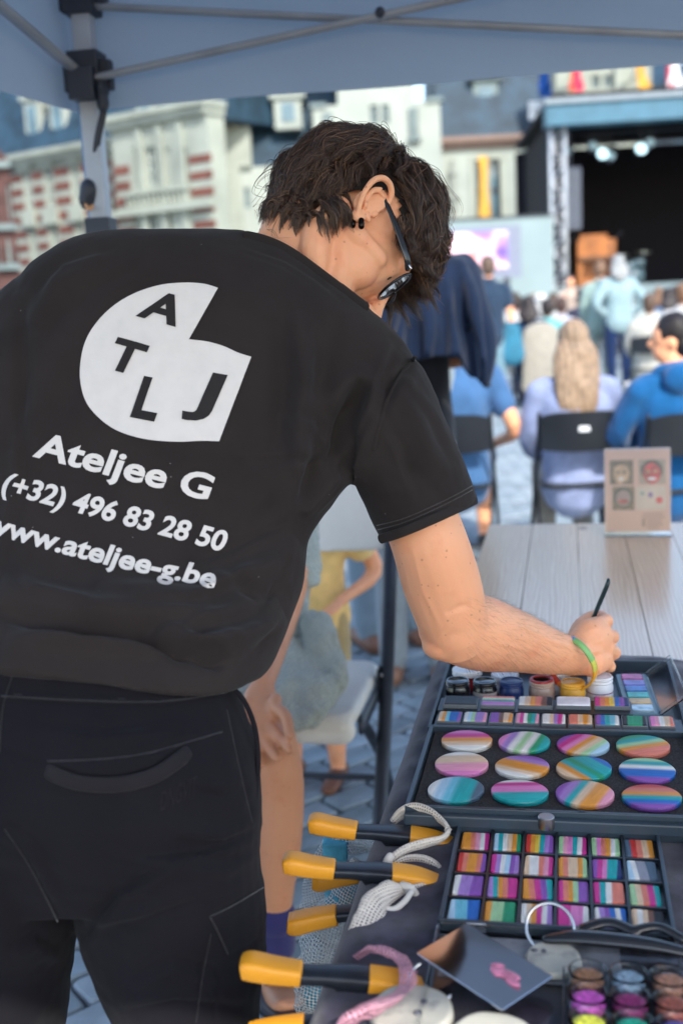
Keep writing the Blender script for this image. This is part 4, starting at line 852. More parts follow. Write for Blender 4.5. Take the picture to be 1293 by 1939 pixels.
# ---------------------------------------------------------------- trousers
TR = cloth('black_denim', (.0085, .0075, .0100), sheen=.03)
S = [(-112, 1215, 1.20, 434, 1278, 1.205, .112, .115), (-118, 1270, 1.195, 446, 1318, 1.20, .118, .12), (-122, 1340, 1.18, 468, 1370, 1.185, .126, .125), (-126, 1420, 1.17, 489, 1430, 1.18, .132, .13), (-126, 1520, 1.17, 495, 1520, 1.18, .132, .13), (-124, 1600, 1.18, 497, 1600, 1.185, .12, .12), (-120, 1680, 1.185, 498, 1680, 1.19, .10, .10)]
rl = loft([(150, 1560, 1.18, 497, 1560, 1.18, .125, .12), (146, 1660, 1.18, 499, 1650, 1.185, .120, .12), (146, 1740, 1.19, 501, 1730, 1.19, .118, .115), (168, 1800, 1.19, 503, 1790, 1.2, .112, .11), (196, 1870, 1.2, 499, 1860, 1.2, .11, .11), (222, 1940, 1.2, 492, 1940, 1.21, .105, .105), (232, 2200, 1.22, 470, 2200, 1.22, .09, .095), (255, 2700, 1.30, 430, 2700, 1.30, .08, .08), (275, 3050, 1.36, 420, 3050, 1.36, .08, .09)], 32, 40)
ll = loft([(-126, 1560, 1.18, 150, 1560, 1.18, .125, .12), (-130, 1660, 1.18, 148, 1650, 1.185, .120, .12), (-135, 1740, 1.19, 148, 1740, 1.19, .118, .115), (-140, 1800, 1.19, 139, 1800, 1.2, .112, .11), (-145, 1870, 1.2, 128, 1870, 1.2, .11, .11), (-150, 1940, 1.2, 119, 1940, 1.21, .105, .105), (-160, 2200, 1.22, 90, 2200, 1.22, .09, .095), (-165, 2700, 1.30, 20, 2700, 1.30, .08, .08), (-165, 3050, 1.36, 0, 3050, 1.36, .08, .09)], 32, 40)
X, Q = remesh([loft(S, 44, 30, 2.3), rl, ll], .0035, 10)
N = normals(X, Q); px, py, dd = proj(X)
X = X+N*(vnoise(X*A([1, 1, 1.5]), 5, 21)*.0022+vnoise(X*A([1, 1, 2.5]), 14, 22)*.0006)[:, None]
for P_, a, wd in [([(0, 1322), (150, 1330), (300, 1332), (425, 1318)], -.0030, 3.5), ([(0, 1316), (150, 1324), (300, 1326), (425, 1312)], .0018, 4), ([(0, 1415), (90, 1445)], -.002, 3.5), ([(92, 1440), (180, 1437), (280, 1425), (420, 1385)], -.0022, 3.5),
                  ([(95, 1450), (150, 1473), (220, 1478), (290, 1460), (350, 1415)], -.0055, 6), ([(92, 1485), (160, 1497), (230, 1495), (300, 1478), (362, 1445)], -.0018, 3), ([(95, 1468), (150, 1487), (225, 1488), (295, 1470), (357, 1430)], .0040, 6),
                  ([(0, 1420), (8, 1330), (35, 1245)], -.0025, 4), ([(8, 1560), (60, 1640), (110, 1740), (148, 1800)], -.003, 4), ([(430, 1345), (450, 1440), (478, 1560)], -.003, 4), ([(398, 1735), (440, 1715), (500, 1680)], -.0035, 4), ([(398, 1735), (410, 1760), (432, 1808)], -.0035, 4),
                  ([(432, 1808), (470, 1790), (503, 1770)], -.0040, 4), ([(404, 1742), (420, 1775), (436, 1802), (500, 1775)], .002, 10), ([(398, 1760), (382, 1850), (370, 1939)], -.002, 4), ([(415, 1820), (412, 1880), (405, 1939)], -.0022, 4),
                  ([(300, 1560), (400, 1575), (495, 1560)], .003, 14), ([(330, 1600), (420, 1625), (495, 1640)], -.003, 12), ([(180, 1600), (300, 1640), (430, 1650)], .003, 18), ([(200, 1700), (300, 1720), (400, 1700)], -.003, 16), ([(120, 1560), (220, 1570), (330, 1540)], .002, 20)]:
    fold(P_, a, wd)
for P_, a, wd in [([(150, 1800), (230, 1690), (330, 1640)], .007, 12), ([(160, 1760), (260, 1740), (380, 1700)], -.006, 14), ([(495, 1560), (420, 1590), (330, 1580)], .005, 12), ([(495, 1610), (430, 1640), (360, 1640)], -.005, 12), ([(0, 1560), (60, 1600), (120, 1700)], .005, 14),
                  ([(60, 1370), (200, 1390), (330, 1370)], .003, 14), ([(340, 1480), (420, 1500), (480, 1470)], -.004, 12), ([(250, 1860), (330, 1830), (420, 1850)], .006, 14), ([(230, 1910), (330, 1890), (470, 1900)], -.006, 14), ([(20, 1800), (70, 1780), (130, 1820)], .006, 14)]:
    crease(P_, a, wd)
trou = part('trousers', (X, Q), man, TR)
TR_T = BVHTree.FromPolygons(X.tolist(), Q.tolist())
def ontr(x, y, off=.002):
    h = TR_T.ray_cast(Vector(CC), Vector(at(x, y, 1)-CC).normalized()); p = A(h[0]) if h[0] is not None else at(x, y, 1.1); return p-CF*off
TR2 = cloth('black_denim_worn', (.0165, .0145, .017), sheen=.05)
thr = cloth('grey_thread', (.016, .0145, .0165))
def seam(P_, nm='seam', r=.0007, m=thr, off=.0004): return part(nm, tube([ontr(*q, off) for q in smooth_path(P_, 26)], r, 6), trou, m)
for bx_, by_ in ((36, 1283), (232, 1290)): part('belt_loop', bevel((lambda g: (A([ontr(bx_+q[0], by_+q[1], .0012+q[2]) for q in g[0]]), g[1]))(box(-7, 7, -34, 34, 0, .0025)), .0004), trou, TR2, smooth=False)
seam([(4, 1318), (150, 1326), (300, 1328), (425, 1312)]); seam([(92, 1441), (180, 1438), (280, 1426), (420, 1386)]); seam([(0, 1424), (8, 1334), (35, 1250)]); seam([(430, 1345), (450, 1440), (477, 1556)]); seam([(398, 1735), (440, 1715), (499, 1680)])
seam([(398, 1736), (412, 1762), (432, 1806)]); seam([(400, 1770), (384, 1850), (372, 1935)]); seam([(10, 1570), (60, 1645), (110, 1745)])
part('pocket_welt', tube([ontr(*q, .001) for q in smooth_path([(94, 1462), (150, 1482), (225, 1485), (295, 1467), (356, 1426)], 24)], (.0075, .0016), 8, up=CF), trou, TR2)
part('side_pocket_edge', tube([at(422, 1292, 1.17), at(456, 1318, 1.165), at(481, 1372, 1.16), (at(489, 1440, 1.155)), at(484, 1515, 1.15), at(476, 1566, 1.14)], [(.004, .002)]*6, 8, n=24), trou, TR)
def warp_tr(s, p0, p1, h):
    bm = text2(s, .0); X0 = [v.co.x for v in bm.verts]; x0, x1 = min(X0), max(X0); p0, p1 = A(p0, float), A(p1, float); e = (p1-p0)/(x1-x0); nn = A([.1, -1])
    for v in bm.verts: q = p0+e*(v.co.x-x0)+nn*v.co.y*h; v.co = (q[0], q[1], 0)
    V2, Fc = dense(bm, 20); bm.free(); part('embroidery', (A([ontr(x, y, .0012) for x, y in V2]), Fc), trou, TR2, smooth=False)
warp_tr('DNGVIT', (304, 1536), (372, 1504), 54)
for x in (-.19, -.42): part('shoe', remesh([tube([A([x, 1.08, .055]), A([x, 1.20, .05]), A([x, 1.33, .04])], [(.045, .05), (.047, .045), (.04, .03)], 16, up=(0, 0, 1), n=8), tube([A([x, 1.10, .06]), A([x, 1.12, .11])], [.05, .05], 14)], .005, 3), man, mat('black_leather', (.02, .02, .02), rough=.4))
# ---- wristband: one silicone ring in rainbow colours
WP = [at(*q) for q in ((1060, 1207, 1.645), (1086, 1212, 1.605), (1110, 1233, 1.592), (1125, 1262, 1.60), (1123, 1286, 1.622), (1106, 1302, 1.648), (1078, 1304, 1.668), (1052, 1288, 1.685), (1042, 1262, 1.70), (1046, 1228, 1.685))]
NB = 72; Vb, Fb = [], []; wp = smooth_path(A(WP+[WP[0]]), NB+1)[:-1]; wc = wp.mean(0); wn = np.cross(wp[10]-wc, wp[30]-wc); wn /= np.linalg.norm(wn)
for i in range(NB):
    rn = wp[i]-wc; rn -= wn*(rn@wn); rn /= np.linalg.norm(rn)
    for (u_, v_) in ((-.0014, -.0045), (.0014, -.0045), (.0014, .0045), (-.0014, .0045)): Vb.append(wp[i]+rn*u_+wn*v_)
for i in range(NB):
    for j in range(4): Fb.append([i*4+j, i*4+(j+1) % 4, ((i+1) % NB)*4+(j+1) % 4, ((i+1) % NB)*4+j])
me = to_mesh('wristband', A(Vb), Fb); bands = [(.05, .30, .65), (.22, .48, .16), (.60, .58, .10), (.90, .42, .03), (.90, .20, .02), (.66, .05, .02)]
order = []
wb = link('wristband', me, man)
for k, c in enumerate(bands): me.materials.append(mat('silicone_%d' % k, c, rough=.4, var=.04))
mi = []
for i in range(NB):
    g = (i+.5)/NB; t = (g if g < .5 else 1-g)*2
    mi += [0 if g < .10 else 1 if g < .27 else 2 if g < .33 else 3 if g < .56 else 4 if g < .68 else 5 if g < .85 else 0]*4
me.polygons.foreach_set('material_index', mi)
# ---- the brush in his hand
br = empty('paint_brush', 'thin dark green paint brush held upright in the fist of the bending man', 'brush')
part('handle', tube([at(1151, 1098, 1.70), at(1148, 1110, 1.70), at(1125, 1165, 1.72), at(1105, 1225, 1.73)], [.0026, .0036, .0034, .0024], 12, n=10), br, mat('brush_green_black', (.010, .030, .035), rough=.3))
part('ferrule', tube([at(1105, 1225, 1.73), at(1100, 1240, 1.73)], [.0026, .0028], 12), br, silver)
part('bristles', tube([at(1100, 1240, 1.73), at(1095, 1256, 1.73)], [.003, .001], 10), br, mat('bristle_tan', (.35, .2, .1), rough=.8))
# ================================================================ tent over the stall
tentw = mat('tent_polyester', (.27, .345, .43), rough=.75, var=.05, vs=2, bump=.15, bs=40)
n = tentw.node_tree; tl = n.nodes.new('ShaderNodeBsdfTranslucent'); tl.inputs[0].default_value = (.60, .68, .80, 1); ms_ = n.nodes.new('ShaderNodeMixShader'); ms_.inputs[0].default_value = .16   # thin cloth lets light through
n.links.new(n.nodes['Principled BSDF'].outputs[0], ms_.inputs[1]); n.links.new(tl.outputs[0], ms_.inputs[2]); n.links.new(ms_.outputs[0], n.nodes['Material Output'].inputs[0])
barm = mat('tent_bar_grey', (.36, .37, .39), rough=.45, metal=.3, var=.1); conn = mat('tent_connector', (.03, .035, .05), rough=.5); postm = mat('tent_post_paint', (.42, .45, .50), rough=.4, var=.08)
P0 = A([-.552, 2.737]); DR = A([1.34, -.206]); DR /= np.linalg.norm(DR); DL = -A([-DR[1], DR[0]]); DLp = A([-.109, -.306]); DLp /= np.linalg.norm(DLp)
tent = empty('market_tent', 'pale blue grey pop-up tent over the face painting table', 'tent'); ZV = 1.85; ZE = 2.10; LT = 3.2; LR = 3.0
def tp(a, b, z): p = P0+DR*a+DLp*b; return A([p[0], p[1], z])
def sheet(P00, P01, P11, P10, nu, nv, bulge=0, wr=0, th=.0):
    V, Fc = [], []
    for i in range(nu+1):
        for j in range(nv+1):
            u, v = i/nu, j/nv; p = (P00*(1-u)*(1-v)+P10*u*(1-v)+P01*(1-u)*v+P11*u*v).copy()
            p[2] -= bulge*sin(pi*u)*sin(pi*v); V.append(p)
    V = A(V)
    if wr: V = V+np.stack([vnoise(V, 1.1, 2)*wr, vnoise(V, .9, 4)*wr, vnoise(V, 1.3, 5)*wr*.4], 1)
    for i in range(nu):
        for j in range(nv): a = i*(nv+1)+j; Fc.append([a, a+1, a+nv+2, a+nv+1])
    return V, Fc
e_ = .03
part('valance', sheet(tp(-e_, -e_, ZV), tp(-e_, -e_, ZE), tp(LR, -e_, ZE), tp(LR, -e_, ZV), 40, 6, 0, .006), tent, tentw)
part('valance', sheet(tp(-e_, -e_, ZV), tp(-e_, -e_, ZE), tp(-e_, LT, ZE), tp(-e_, LT, ZV), 40, 6, 0, .006), tent, tentw)
apex = tp(LR/2, LT/2, 3.15)
for a, b in (((-e_, -e_), (LR, -e_)), ((-e_, -e_), (-e_, LT)), ((LR, -e_), (LR, LT)), ((-e_, LT), (LR, LT))):
    part('roof_panel', sheet(tp(*a, ZE), apex, apex, tp(*b, ZE), 24, 18, .06, .004), tent, tentw)
def bar(p, q, w_=.032, t_=.018, nm='truss_bar', m=barm): return part(nm, tube([p, q], (w_/2, t_/2), 8, up=(0, 0, 1) if abs((A(q)-A(p))[2]) < .9*np.linalg.norm(A(q)-A(p)) else None), tent, m)
def onplane_front(px_, py_, b=.02):    # a point of the front truss plane
    n_ = A([-DR[1], DR[0], 0]); v = at(px_, py_, 1)-CC; p0 = tp(0, b, 0); return CC+v*((p0-CC)@n_)/(v@n_)
q1 = onplane_front(176, 12); q2 = onplane_front(1293, 67); bar(q1, q1+(q2-q1)*1.4)
q1 = onplane_front(188, 146, .05); q2 = onplane_front(718, 30, .05); bar(q1, q1+(q2-q1)*2.1)
q3 = onplane_front(718, 30, .035); part('pivot_bolt', tube([q3-A([0, .035, 0]), q3+A([0, .03, 0])], .011, 10), tent, conn)
bar(tp(.02, .04, 1.92), tp(.02, 1.3, 2.30)); bar(tp(.04, .04, 2.12), tp(.04, 1.3, 1.95)); 
# corner post
pz = A([P0[0], P0[1]])
def pbx(x0, x1, y0, y1, z0, z1): g = box(x0, x1, y0, y1, z0, z1, .003); return xf(g, (P0[0]+.02*DR[0], P0[1]-.02, 0), rz=atan2(DR[1], DR[0]))
for k, (x, y) in enumerate(((0, 0), (LR-.02, .0))):
    def pb(*a): g = pbx(*a); off = A([*(DR*x), 0]); return g[0]+off, g[1]
    part('corner_post', [pb(-.021, .021, -.021, .021, 1.52, 2.14)], tent, postm, smooth=False)
    part('lower_post', [pb(-.016, .016, -.016, .016, 0, 1.60)], tent, barm, smooth=False)
    part('foot_plate', [pb(-.05, .05, -.05, .05, 0, .008)], tent, barm, smooth=False)
    part('slider', [pb(-.036, .036, -.036, .036, 1.88, 1.97), pb(-.055, .058, -.014, .014, 1.885, 1.95), pb(-.030, .030, -.06, .02, 1.86, 1.93)], tent, conn, smooth=False)
    part('top_bracket', [pb(-.036, .036, -.036, .036, 2.05, 2.16), pb(-.05, .06, -.016, .016, 2.06, 2.14)], tent, conn, smooth=False)
    part('height_lock', [pb(-.030, .030, -.032, .026, 1.52, 1.60), pb(-.038, .02, -.036, .0, 1.535, 1.56)], tent, conn, smooth=False)
    part('blue_edge_strip', [pb(-.0245, -.0215, -.018, .018, 1.56, 1.90)], tent, mat('strip_blue', (.10, .25, .5), rough=.5), smooth=False)
strap = [at(190, 165, 2.52), at(197, 205, 2.55), at(186, 260, 2.57), at(176, 330, 2.60), at(170, 350, 2.62)]
part('hanging_strap', tube(strap, (.0085, .003), 8, n=20), tent, conn)
part('strap_knot', remesh([ell(at(168, 360, 2.60), (.022, .02, .028)), ell(at(160, 378, 2.60), (.014, .014, .024)), ell(at(178, 380, 2.61), (.012, .012, .024))], .005, 4), tent, conn)
part('strap_loop', tube([at(190, 150, 2.54), at(196, 200, 2.54)], .014, 8), tent, conn)
part('cord_end', tube([at(163, 388, 2.59), at(170, 396, 2.585), at(176, 390, 2.59)], .004, 8, n=8), tent, mat('cord_orange', (.7, .35, .15), rough=.6))
# ================================================================ table and what lies on it
TO = A([.065, 1.222]); TA = radians(-11.8); TEX = A([cos(TA), sin(TA)]); TEY = A([-sin(TA), cos(TA)])
def T(u, v, z): p = TO+TEX*u+TEY*v; return A([p[0], p[1], z])
def tx(g, u=0, v=0, z=0, r=0): return xf(g, tuple(T(u, v, z)), rz=TA+r)
def tE(name, lab, cat, u, v, z, r=0, group=None): return empty(name, lab, cat, tuple(T(u, v, z)), TA+r, group)
pine = bpy.data.materials.new('varnished_pine'); pine.use_nodes = True; n = pine.node_tree; L = n.links.new; bb = n.nodes['Principled BSDF']
tc = n.nodes.new('ShaderNodeTexCoord'); oi = n.nodes.new('ShaderNodeObjectInfo'); ad = n.nodes.new('ShaderNodeVectorMath'); ad.operation = 'ADD'; L(tc.outputs['Object'], ad.inputs[0]); L(oi.outputs['Random'], ad.inputs[1])
mp = n.nodes.new('ShaderNodeMapping'); mp.inputs['Scale'].default_value = (1, .06, 1); L(ad.outputs[0], mp.inputs[0])
wv = n.nodes.new('ShaderNodeTexWave'); wv.bands_direction = 'X'; wv.inputs['Scale'].default_value = 38; wv.inputs['Distortion'].default_value = 9; wv.inputs['Detail'].default_value = 3; wv.inputs['Detail Scale'].default_value = 1.2; L(mp.outputs[0], wv.inputs[0])
cr = n.nodes.new('ShaderNodeValToRGB'); L(wv.outputs[0], cr.inputs[0]); e = cr.color_ramp.elements; e[0].color = (.66, .42, .24, 1); e[1].color = (.80, .57, .37, 1); e[0].position = .1
kn = n.nodes.new('ShaderNodeTexVoronoi'); kn.inputs['Scale'].default_value = 3.2; m2 = n.nodes.new('ShaderNodeMapping'); m2.inputs['Scale'].default_value = (1.6, .8, 0.1); L(ad.outputs[0], m2.inputs[0]); L(m2.outputs[0], kn.inputs[0])
mr = n.nodes.new('ShaderNodeMapRange'); L(kn.outputs['Distance'], mr.inputs[0]); mr.inputs[1].default_value = .05; mr.inputs[2].default_value = .10; mr.inputs[3].default_value = 1; mr.inputs[4].default_value = 0
mx = n.nodes.new('ShaderNodeMix'); mx.data_type = 'RGBA'; L(mr.outputs[0], mx.inputs[0]); L(cr.outputs[0], mx.inputs[6]); mx.inputs[7].default_value = (.13, .05, .02, 1); L(mx.outputs[2], bb.inputs['Base Color'])
bb.inputs['Roughness'].default_value = .30; bb.inputs['Coat Weight'].default_value = .5; bb.inputs['Coat Roughness'].default_value = .16; bb.inputs['Coat IOR'].default_value = 1.6
n2 = n.nodes.new('ShaderNodeTexNoise'); n2.inputs['Scale'].default_value = 9; L(tc.outputs['Object'], n2.inputs[0]); bp = n.nodes.new('ShaderNodeBump'); bp.inputs['Strength'].default_value = .12; bp.inputs['Distance'].default_value = .003; L(n2.outputs[0], bp.inputs['Height']); L(bp.outputs[0], bb.inputs['Coat Normal'])
tab = tE('folding_beer_table', 'long varnished pine table with a dark cloth over its near end', 'table', 0, 0, 0)
for k in range(6):
    u0 = -.03+k*.1185; o = part('plank', rrect(u0, u0+.1170, -1.0, 1.816, .004 if 0 < k < 5 else .012, .722, .75, n=3, top_in=.0022), tab, pine, smooth=False)
edge_m = mat('table_edge_wood', (.40, .24, .12), rough=.5)
part('end_batten', box(-.025, .675, 1.60, 1.66, .69, .7215), tab, edge_m, smooth=False); part('end_batten', box(-.025, .675, -.9, -.84, .69, .7215), tab, edge_m, smooth=False)
for v0, v1 in ((1.45, 1.55), (-.85, -.75)):
    for u in (.03, .62): part('leg', tube([A([u, v0, .69]), A([u, v1, 0])], .014, 10), tab, steel)
    part('leg_brace', tube([A([.03, v1, .12]), A([.62, v1, .12])], .01, 8), tab, steel)
# towelling cloth
tw = mat('dark_terry', (.026, .020, .040), rough=1, var=.3, vs=60, bump=1, bs=900, sheen=.3, spec=.1)
V, Fc = [], []; US = np.concatenate([np.linspace(-.055, .70, 130)]); nv_ = 180
prof = [(-.064, .60), (-.060, .64), (-.055, .68), (-.050, .71), (-.046, .735), (-.040, .748), (-.034, .7535), (-.026, .7555)]
cols_ = prof+[(u, .7555) for u in np.linspace(-.018, .70, 110)]
for j in range(nv_):
    v = -.95+(1.60)*j/(nv_-1)
    for k, (u, z) in enumerate(cols_):
        w1 = max(0, (.74-z))*.12*sin(v*23+1.2*sin(v*9)); V.append((u+w1*1.2-max(0, .74-z)*.06, v+(.006*sin(u*30) if j in (nv_-1,) else 0)+.01*sin(u*9), z+(.0016*sin(u*60+v*20)+.0014*sin(v*75-u*31))*(z > .754)))
K = len(cols_)
for j in range(nv_-1):
    for k in range(K-1): Fc.append([j*K+k, j*K+k+1, (j+1)*K+k+1, (j+1)*K+k])
cl = part('terry_cloth', (A(V), Fc), None, tw); cl.location = tuple(T(0, 0, 0)); cl.rotation_euler = (0, 0, TA); tag(cl, 'dark navy terry cloth spread under the paint cases, hanging over the table edge', 'cloth')
cl.modifiers.new('thick', 'SOLIDIFY').thickness = .004; cl.modifiers['thick'].offset = 1
# colours of the paints
CL = dict(O=(.88, .34, .04), Y=(.90, .62, .08), R=(.70, .05, .04), P=(.90, .36, .48), M=(.72, .04, .30), V=(.30, .10, .45), B=(.02, .16, .55), N=(.02, .04, .16), T=(.01, .42, .42), G=(.02, .35, .16), L=(.42, .68, .35), W=(.88, .85, .78), K=(.02, .02, .025),
          C=(.18, .58, .70), F=(.86, .60, .38), S=(.86, .24, .16), D=(.22, .09, .05), E=(.35, .35, .40), A=(.50, .72, .85), H=(.85, .25, .55), U=(.45, .25, .62), Q=(.10, .16, .22))
def cc(s): return [CL[c] for c in s]
plast = mat('black_plastic', (.016, .018, .022), rough=.32, var=.15, vs=30); plast2 = mat('blue_black_plastic', (.03, .045, .06), rough=.35); foam = mat('speckled_foam', (.035, .032, .032), rough=1, var=.6, vs=500, bump=1, bs=700); chrome = mat('chrome', (.7, .7, .7), rough=.15, metal=1)
clear = mat('clear_acrylic', (.95, .97, .98), rough=.05, trans=1, ior=1.3, var=0)
ZB = .7600
case = tE('face_paint_case', 'open black case with twelve round striped paints set in foam', 'case', 0, 0, ZB)
def frame(x0, x1, y0, y1, w_, z0, z1): return [box(x0, x1, y0, y0+w_, z0, z1, .001), box(x0, x1, y1-w_, y1, z0, z1, .001), box(x0, x0+w_, y0+w_+.0003, y1-w_-.0003, z0, z1, .001), box(x1-w_, x1, y0+w_+.0003, y1-w_-.0003, z0, z1, .001)]
part('case_rim', frame(-.008, .338, -.006, .248, .0055, 0, .032), case, plast2, smooth=False); part('case_floor', box(-.002, .332, 0, .242, .001, .006), case, plast, smooth=False)
part('foam_insert', rrect(-.001, .331, .0005, .2415, .004, .006, .0245), case, foam, smooth=False)
part('front_lip', [box(-.008, .338, -.0165, -.0065, .012, .026, .002)], case, plast2, smooth=False)
part('latch', lathe([(0, .0165), (.0088, .0165), (.0094, .0175), (.0094, .030), (.0085, .031), (0, .031)], 24, (.156, -.0150, 0)), case, mat('brushed_steel', (.34, .33, .33), rough=.38, metal=1), sharp=40); 
for u in (.128, .196): part('rivet_mark', [box(u-.004, u+.004, -.0035, -.0015, .0325, .033), box(u-.001, u+.001, -.0045, -.0005, .033, .0333)], case, plast, smooth=False)
DISC = [('WFOMH', 1.45), ('TGWLWUH', .25), ('ALFOHMV', .55), ('SSOLTG', 1.15),
        ('HPPFFW', 1.45), ('WFOOUV', 2.0), ('BTTGTOF', -.65), ('VBBWTL', 1.57),
        ('QTTCAW', .12), ('TTTHHMW', 1.35), ('POOFTUV', .35), ('VBTOSR', 1.57)]
order_rows = [2, 1, 0]
Dg = [lathe([(0, 0), (.0325, 0), (.0338, .0012), (.0338, .0056), (.0332, .0064), (.0322, .0067), (0, .0069)], 40)]
for r_i in range(3):
    for c_i in range(4):
        cs, an = DISC[r_i*4+c_i]; u, v = .047+.0765*c_i, .049+.076*(2-r_i)
        m = stripes('disc_paint', cc(cs)[::-1], an, .034, soft=.28, bump=.12, wob=.0012)
        o = part('round_paint', Dg, case, m, sharp=50); o.location = (u, v, .0238+rg.normal()*.0006); o.rotation_euler = (rg.normal()*.015, rg.normal()*.015, 0)
        part('paint_rim', lathe([(.0339, .0004), (.0343, .001), (.0343, .0056), (.0338, .0060)], 40), o, clear)
# back half of the case: small split cakes, jars
tray = tE('paint_tray', 'dark rear tray of the case holding small cakes and jars', 'tray', 0, 0, ZB)
part('tray_floor', box(-.010, .338, .2495, .548, .0, .008), tray, plast2, smooth=False); part('tray_rim', frame(-.012, .340, .2485, .552, .0045, .0082, .028), tray, plast2, smooth=False)
R1 = ['FOCBBV', 'WALUUP', 'VVDFO', 'PMWGTP', 'WWFUMW', 'SSFOF', 'VBTCW', 'KGGGK', 'HPWFS']
trm = mat('pan_edge', (.10, .11, .12), rough=.3)
def pan_thing(name, lab, cat, u, v, z, w_, d_, cols, an=0, r=0, group=None, span=None, h=.006, flatcol=None):
    e = tE(name, lab, cat, u, v, z, r, group); part('pan', frame(-w_/2, w_/2, -d_/2, d_/2, .0009, 0, h)+[box(-w_/2+.001, w_/2-.001, -d_/2+.001, d_/2-.001, 0, .001)], e, trm, smooth=False)
    m = flatcol or stripes('cake_paint', cc(cols), an, span or w_/2, bump=.5); part('paint', rrect(-w_/2+.0011, w_/2-.0011, -d_/2+.0011, d_/2-.0011, .003, .0012, h+.0012, n=3, top_in=.0015), e, m, smooth=False); return e
LB1 = ['flesh, orange and blue split cake, leftmost of the small front row', 'pale mint and lilac split cake, second in the small front row', 'plum and brown split cake, third in the small front row', 'pink, white and green split cake, fourth in the small row', 'white and purple split cake, middle of the small front row', 'worn coral and peach cake, sixth in the small front row', 'blue, teal and white split cake, seventh in the small row', 'dark green cake in clear square box, eighth of the row', 'pink and white cake in clear box, last of the row']
for k in range(9): pan_thing('paint_cake', LB1[k], 'paint', .0165+k*.0362, .2785, ZB+.0265, .0335, .037, R1[k], group='small split cakes in the rear tray')
R2 = [('KQK', 'black square cake at the left end of the second row'), ('UHTLWS', 'rainbow cake with stripes lying sideways beside the black one'), ('WFOSDK', 'cream, orange, red and black cake in the second row'), ('WWW', 'plain white cake in the second row'), ('MSOYBVN', 'bright rainbow cake at the right end of the second row')]
for k, (c_, lb) in enumerate(R2):
    fc = mat('black_cake', (.02, .024, .03), rough=.5) if k == 0 else mat('white_cake', (.72, .72, .76), rough=.6, var=.12, vs=40) if k == 3 else None
    pan_thing('paint_cake', lb, 'paint', .028+k*.0535, .330+.002*k, ZB+.031, .0490, .036, c_[::-1] if k == 1 else c_, an=(pi/2 if k == 1 else 0), group='wide cakes in the rear tray', span=.0155 if k == 1 else None, flatcol=fc)
# supports so that the cakes are carried
part('cake_bed', [box(-.004, .334, .2555, .3015, .0083, .0264)], tray, plast, smooth=False); part('cake_bed', [box(-.004, .270, .3045, .356, .0083, .0309)], tray, plast, smooth=False)
def jar(lab, u, v, body, lid=None, openc=None, r=.0185, h=.034, lidc=None, label=None, text=None):
    e = tE('paint_jar', lab, 'jar', u, v+.012, ZB+.0083, 0, 'paint jars in the rear tray')
    part('glass', lathe([(0, 0), (r*.92, 0), (r, .002), (r, h*.62), (r*.9, h*.72), (r*.9, h), (r*.80, h), (r*.80, h*.6), (0, h*.58)], 28), e, body, sharp=50)
    if openc: part('paint', lathe([(0, h*.60), (r*.60, h*.61), (r*.79, h*.64), (0, h*.66)][::1], 24), e, openc)
    part('thread', [lathe([(r*.9, h*z), (r*.97, h*(z+.03)), (r*.97, h*(z+.07)), (r*.9, h*(z+.1))], 28) for z in (.74, .87)], e, body, sharp=60)
    if label: V_, F_ = lathe([(r*1.01, h*.1), (r*1.01, h*.56)], 40); F_ = F_[:40]; part('jar_label', (V_, F_), e, label)
    if lidc: part('lid', lathe([(0, h*1.02), (r*1.02, h*1.02), (r*1.06, h*1.04), (r*1.06, h*1.38), (r*1.0, h*1.43), (r*.9, h*1.41), (0, h*1.41)], 40), e, lidc, sharp=40)
    return e
jk = mat('jar_black', (.012, .012, .014), rough=.2, coat=.5); jn = mat('jar_navy', (.015, .035, .13), rough=.3); jr = mat('jar_red', (.42, .02, .03), rough=.3); jy = mat('jar_yellow', (.75, .38, .04), rough=.35); jw = mat('jar_white', (.68, .68, .70), rough=.35); jc = mat('jar_milky', (.40, .28, .22), rough=.2); lidw = mat('lid_white', (.80, .80, .82), rough=.35, var=.05); lidr = mat('lid_redline', (.6, .05, .05), rough=.35)
JZ = .0
jar('open black jar at the left end of the jar row', .016, .392, jk, openc=jk); jar('open black jar second from the left', .057, .392, jk, openc=jk, label=mat('label_grey', (.4, .35, .33), rough=.6)); jar('navy blue jar left of the red one', .097, .395, jn, openc=jn)
jar('open jar with dark red paint and white rim', .142, .397, jc, openc=jr, r=.0195); part('red_ring', lathe([(.0178, .0342), (.0178, .0365), (.0135, .0365), (.0135, .0342)], 30), bpy.data.objects['paint_jar.003'] if 'paint_jar.003' in bpy.data.objects else None, jr)
jar('orange yellow jar beneath the wristband', .188, .395, jy, openc=jy, r=.019); jar('white jar with printed label beside the yellow one', .228, .405, jw, openc=jw, r=.0195, h=.040)
jar('jar with white lid behind the black jars', .026, .445, jr, lidc=lidw, r=.022, h=.024); jar('low jar with pale lid behind the navy jar', .085, .440, jw, lidc=lidw, r=.020, h=.02); jar('pale jar standing behind the red jar', .165, .440, jw, lidc=lidw, r=.019, h=.024)
bm = text2('CE', .0); Vt = A([(v.co.x, v.co.y, 0) for v in bm.verts]); Ft = [[v.index for v in f.verts] for f in bm.faces]; bm.free(); Vt = Vt*.0052; jw_o = bpy.data.objects['paint_jar.005']
ang = (Vt[:, 0]-.003)/.0195-pi/2+.15; part('print', (np.stack([.0198*np.cos(ang), .0198*np.sin(ang), .007+Vt[:, 1]], 1), Ft), jw_o, plast, smooth=False)
part('label_line', (lambda g: (g[0], g[1][:40]))(lathe([(.0197, .0155), (.0197, .0172)], 40)), jw_o, mat('label_plum', (.22, .06, .14), rough=.5))
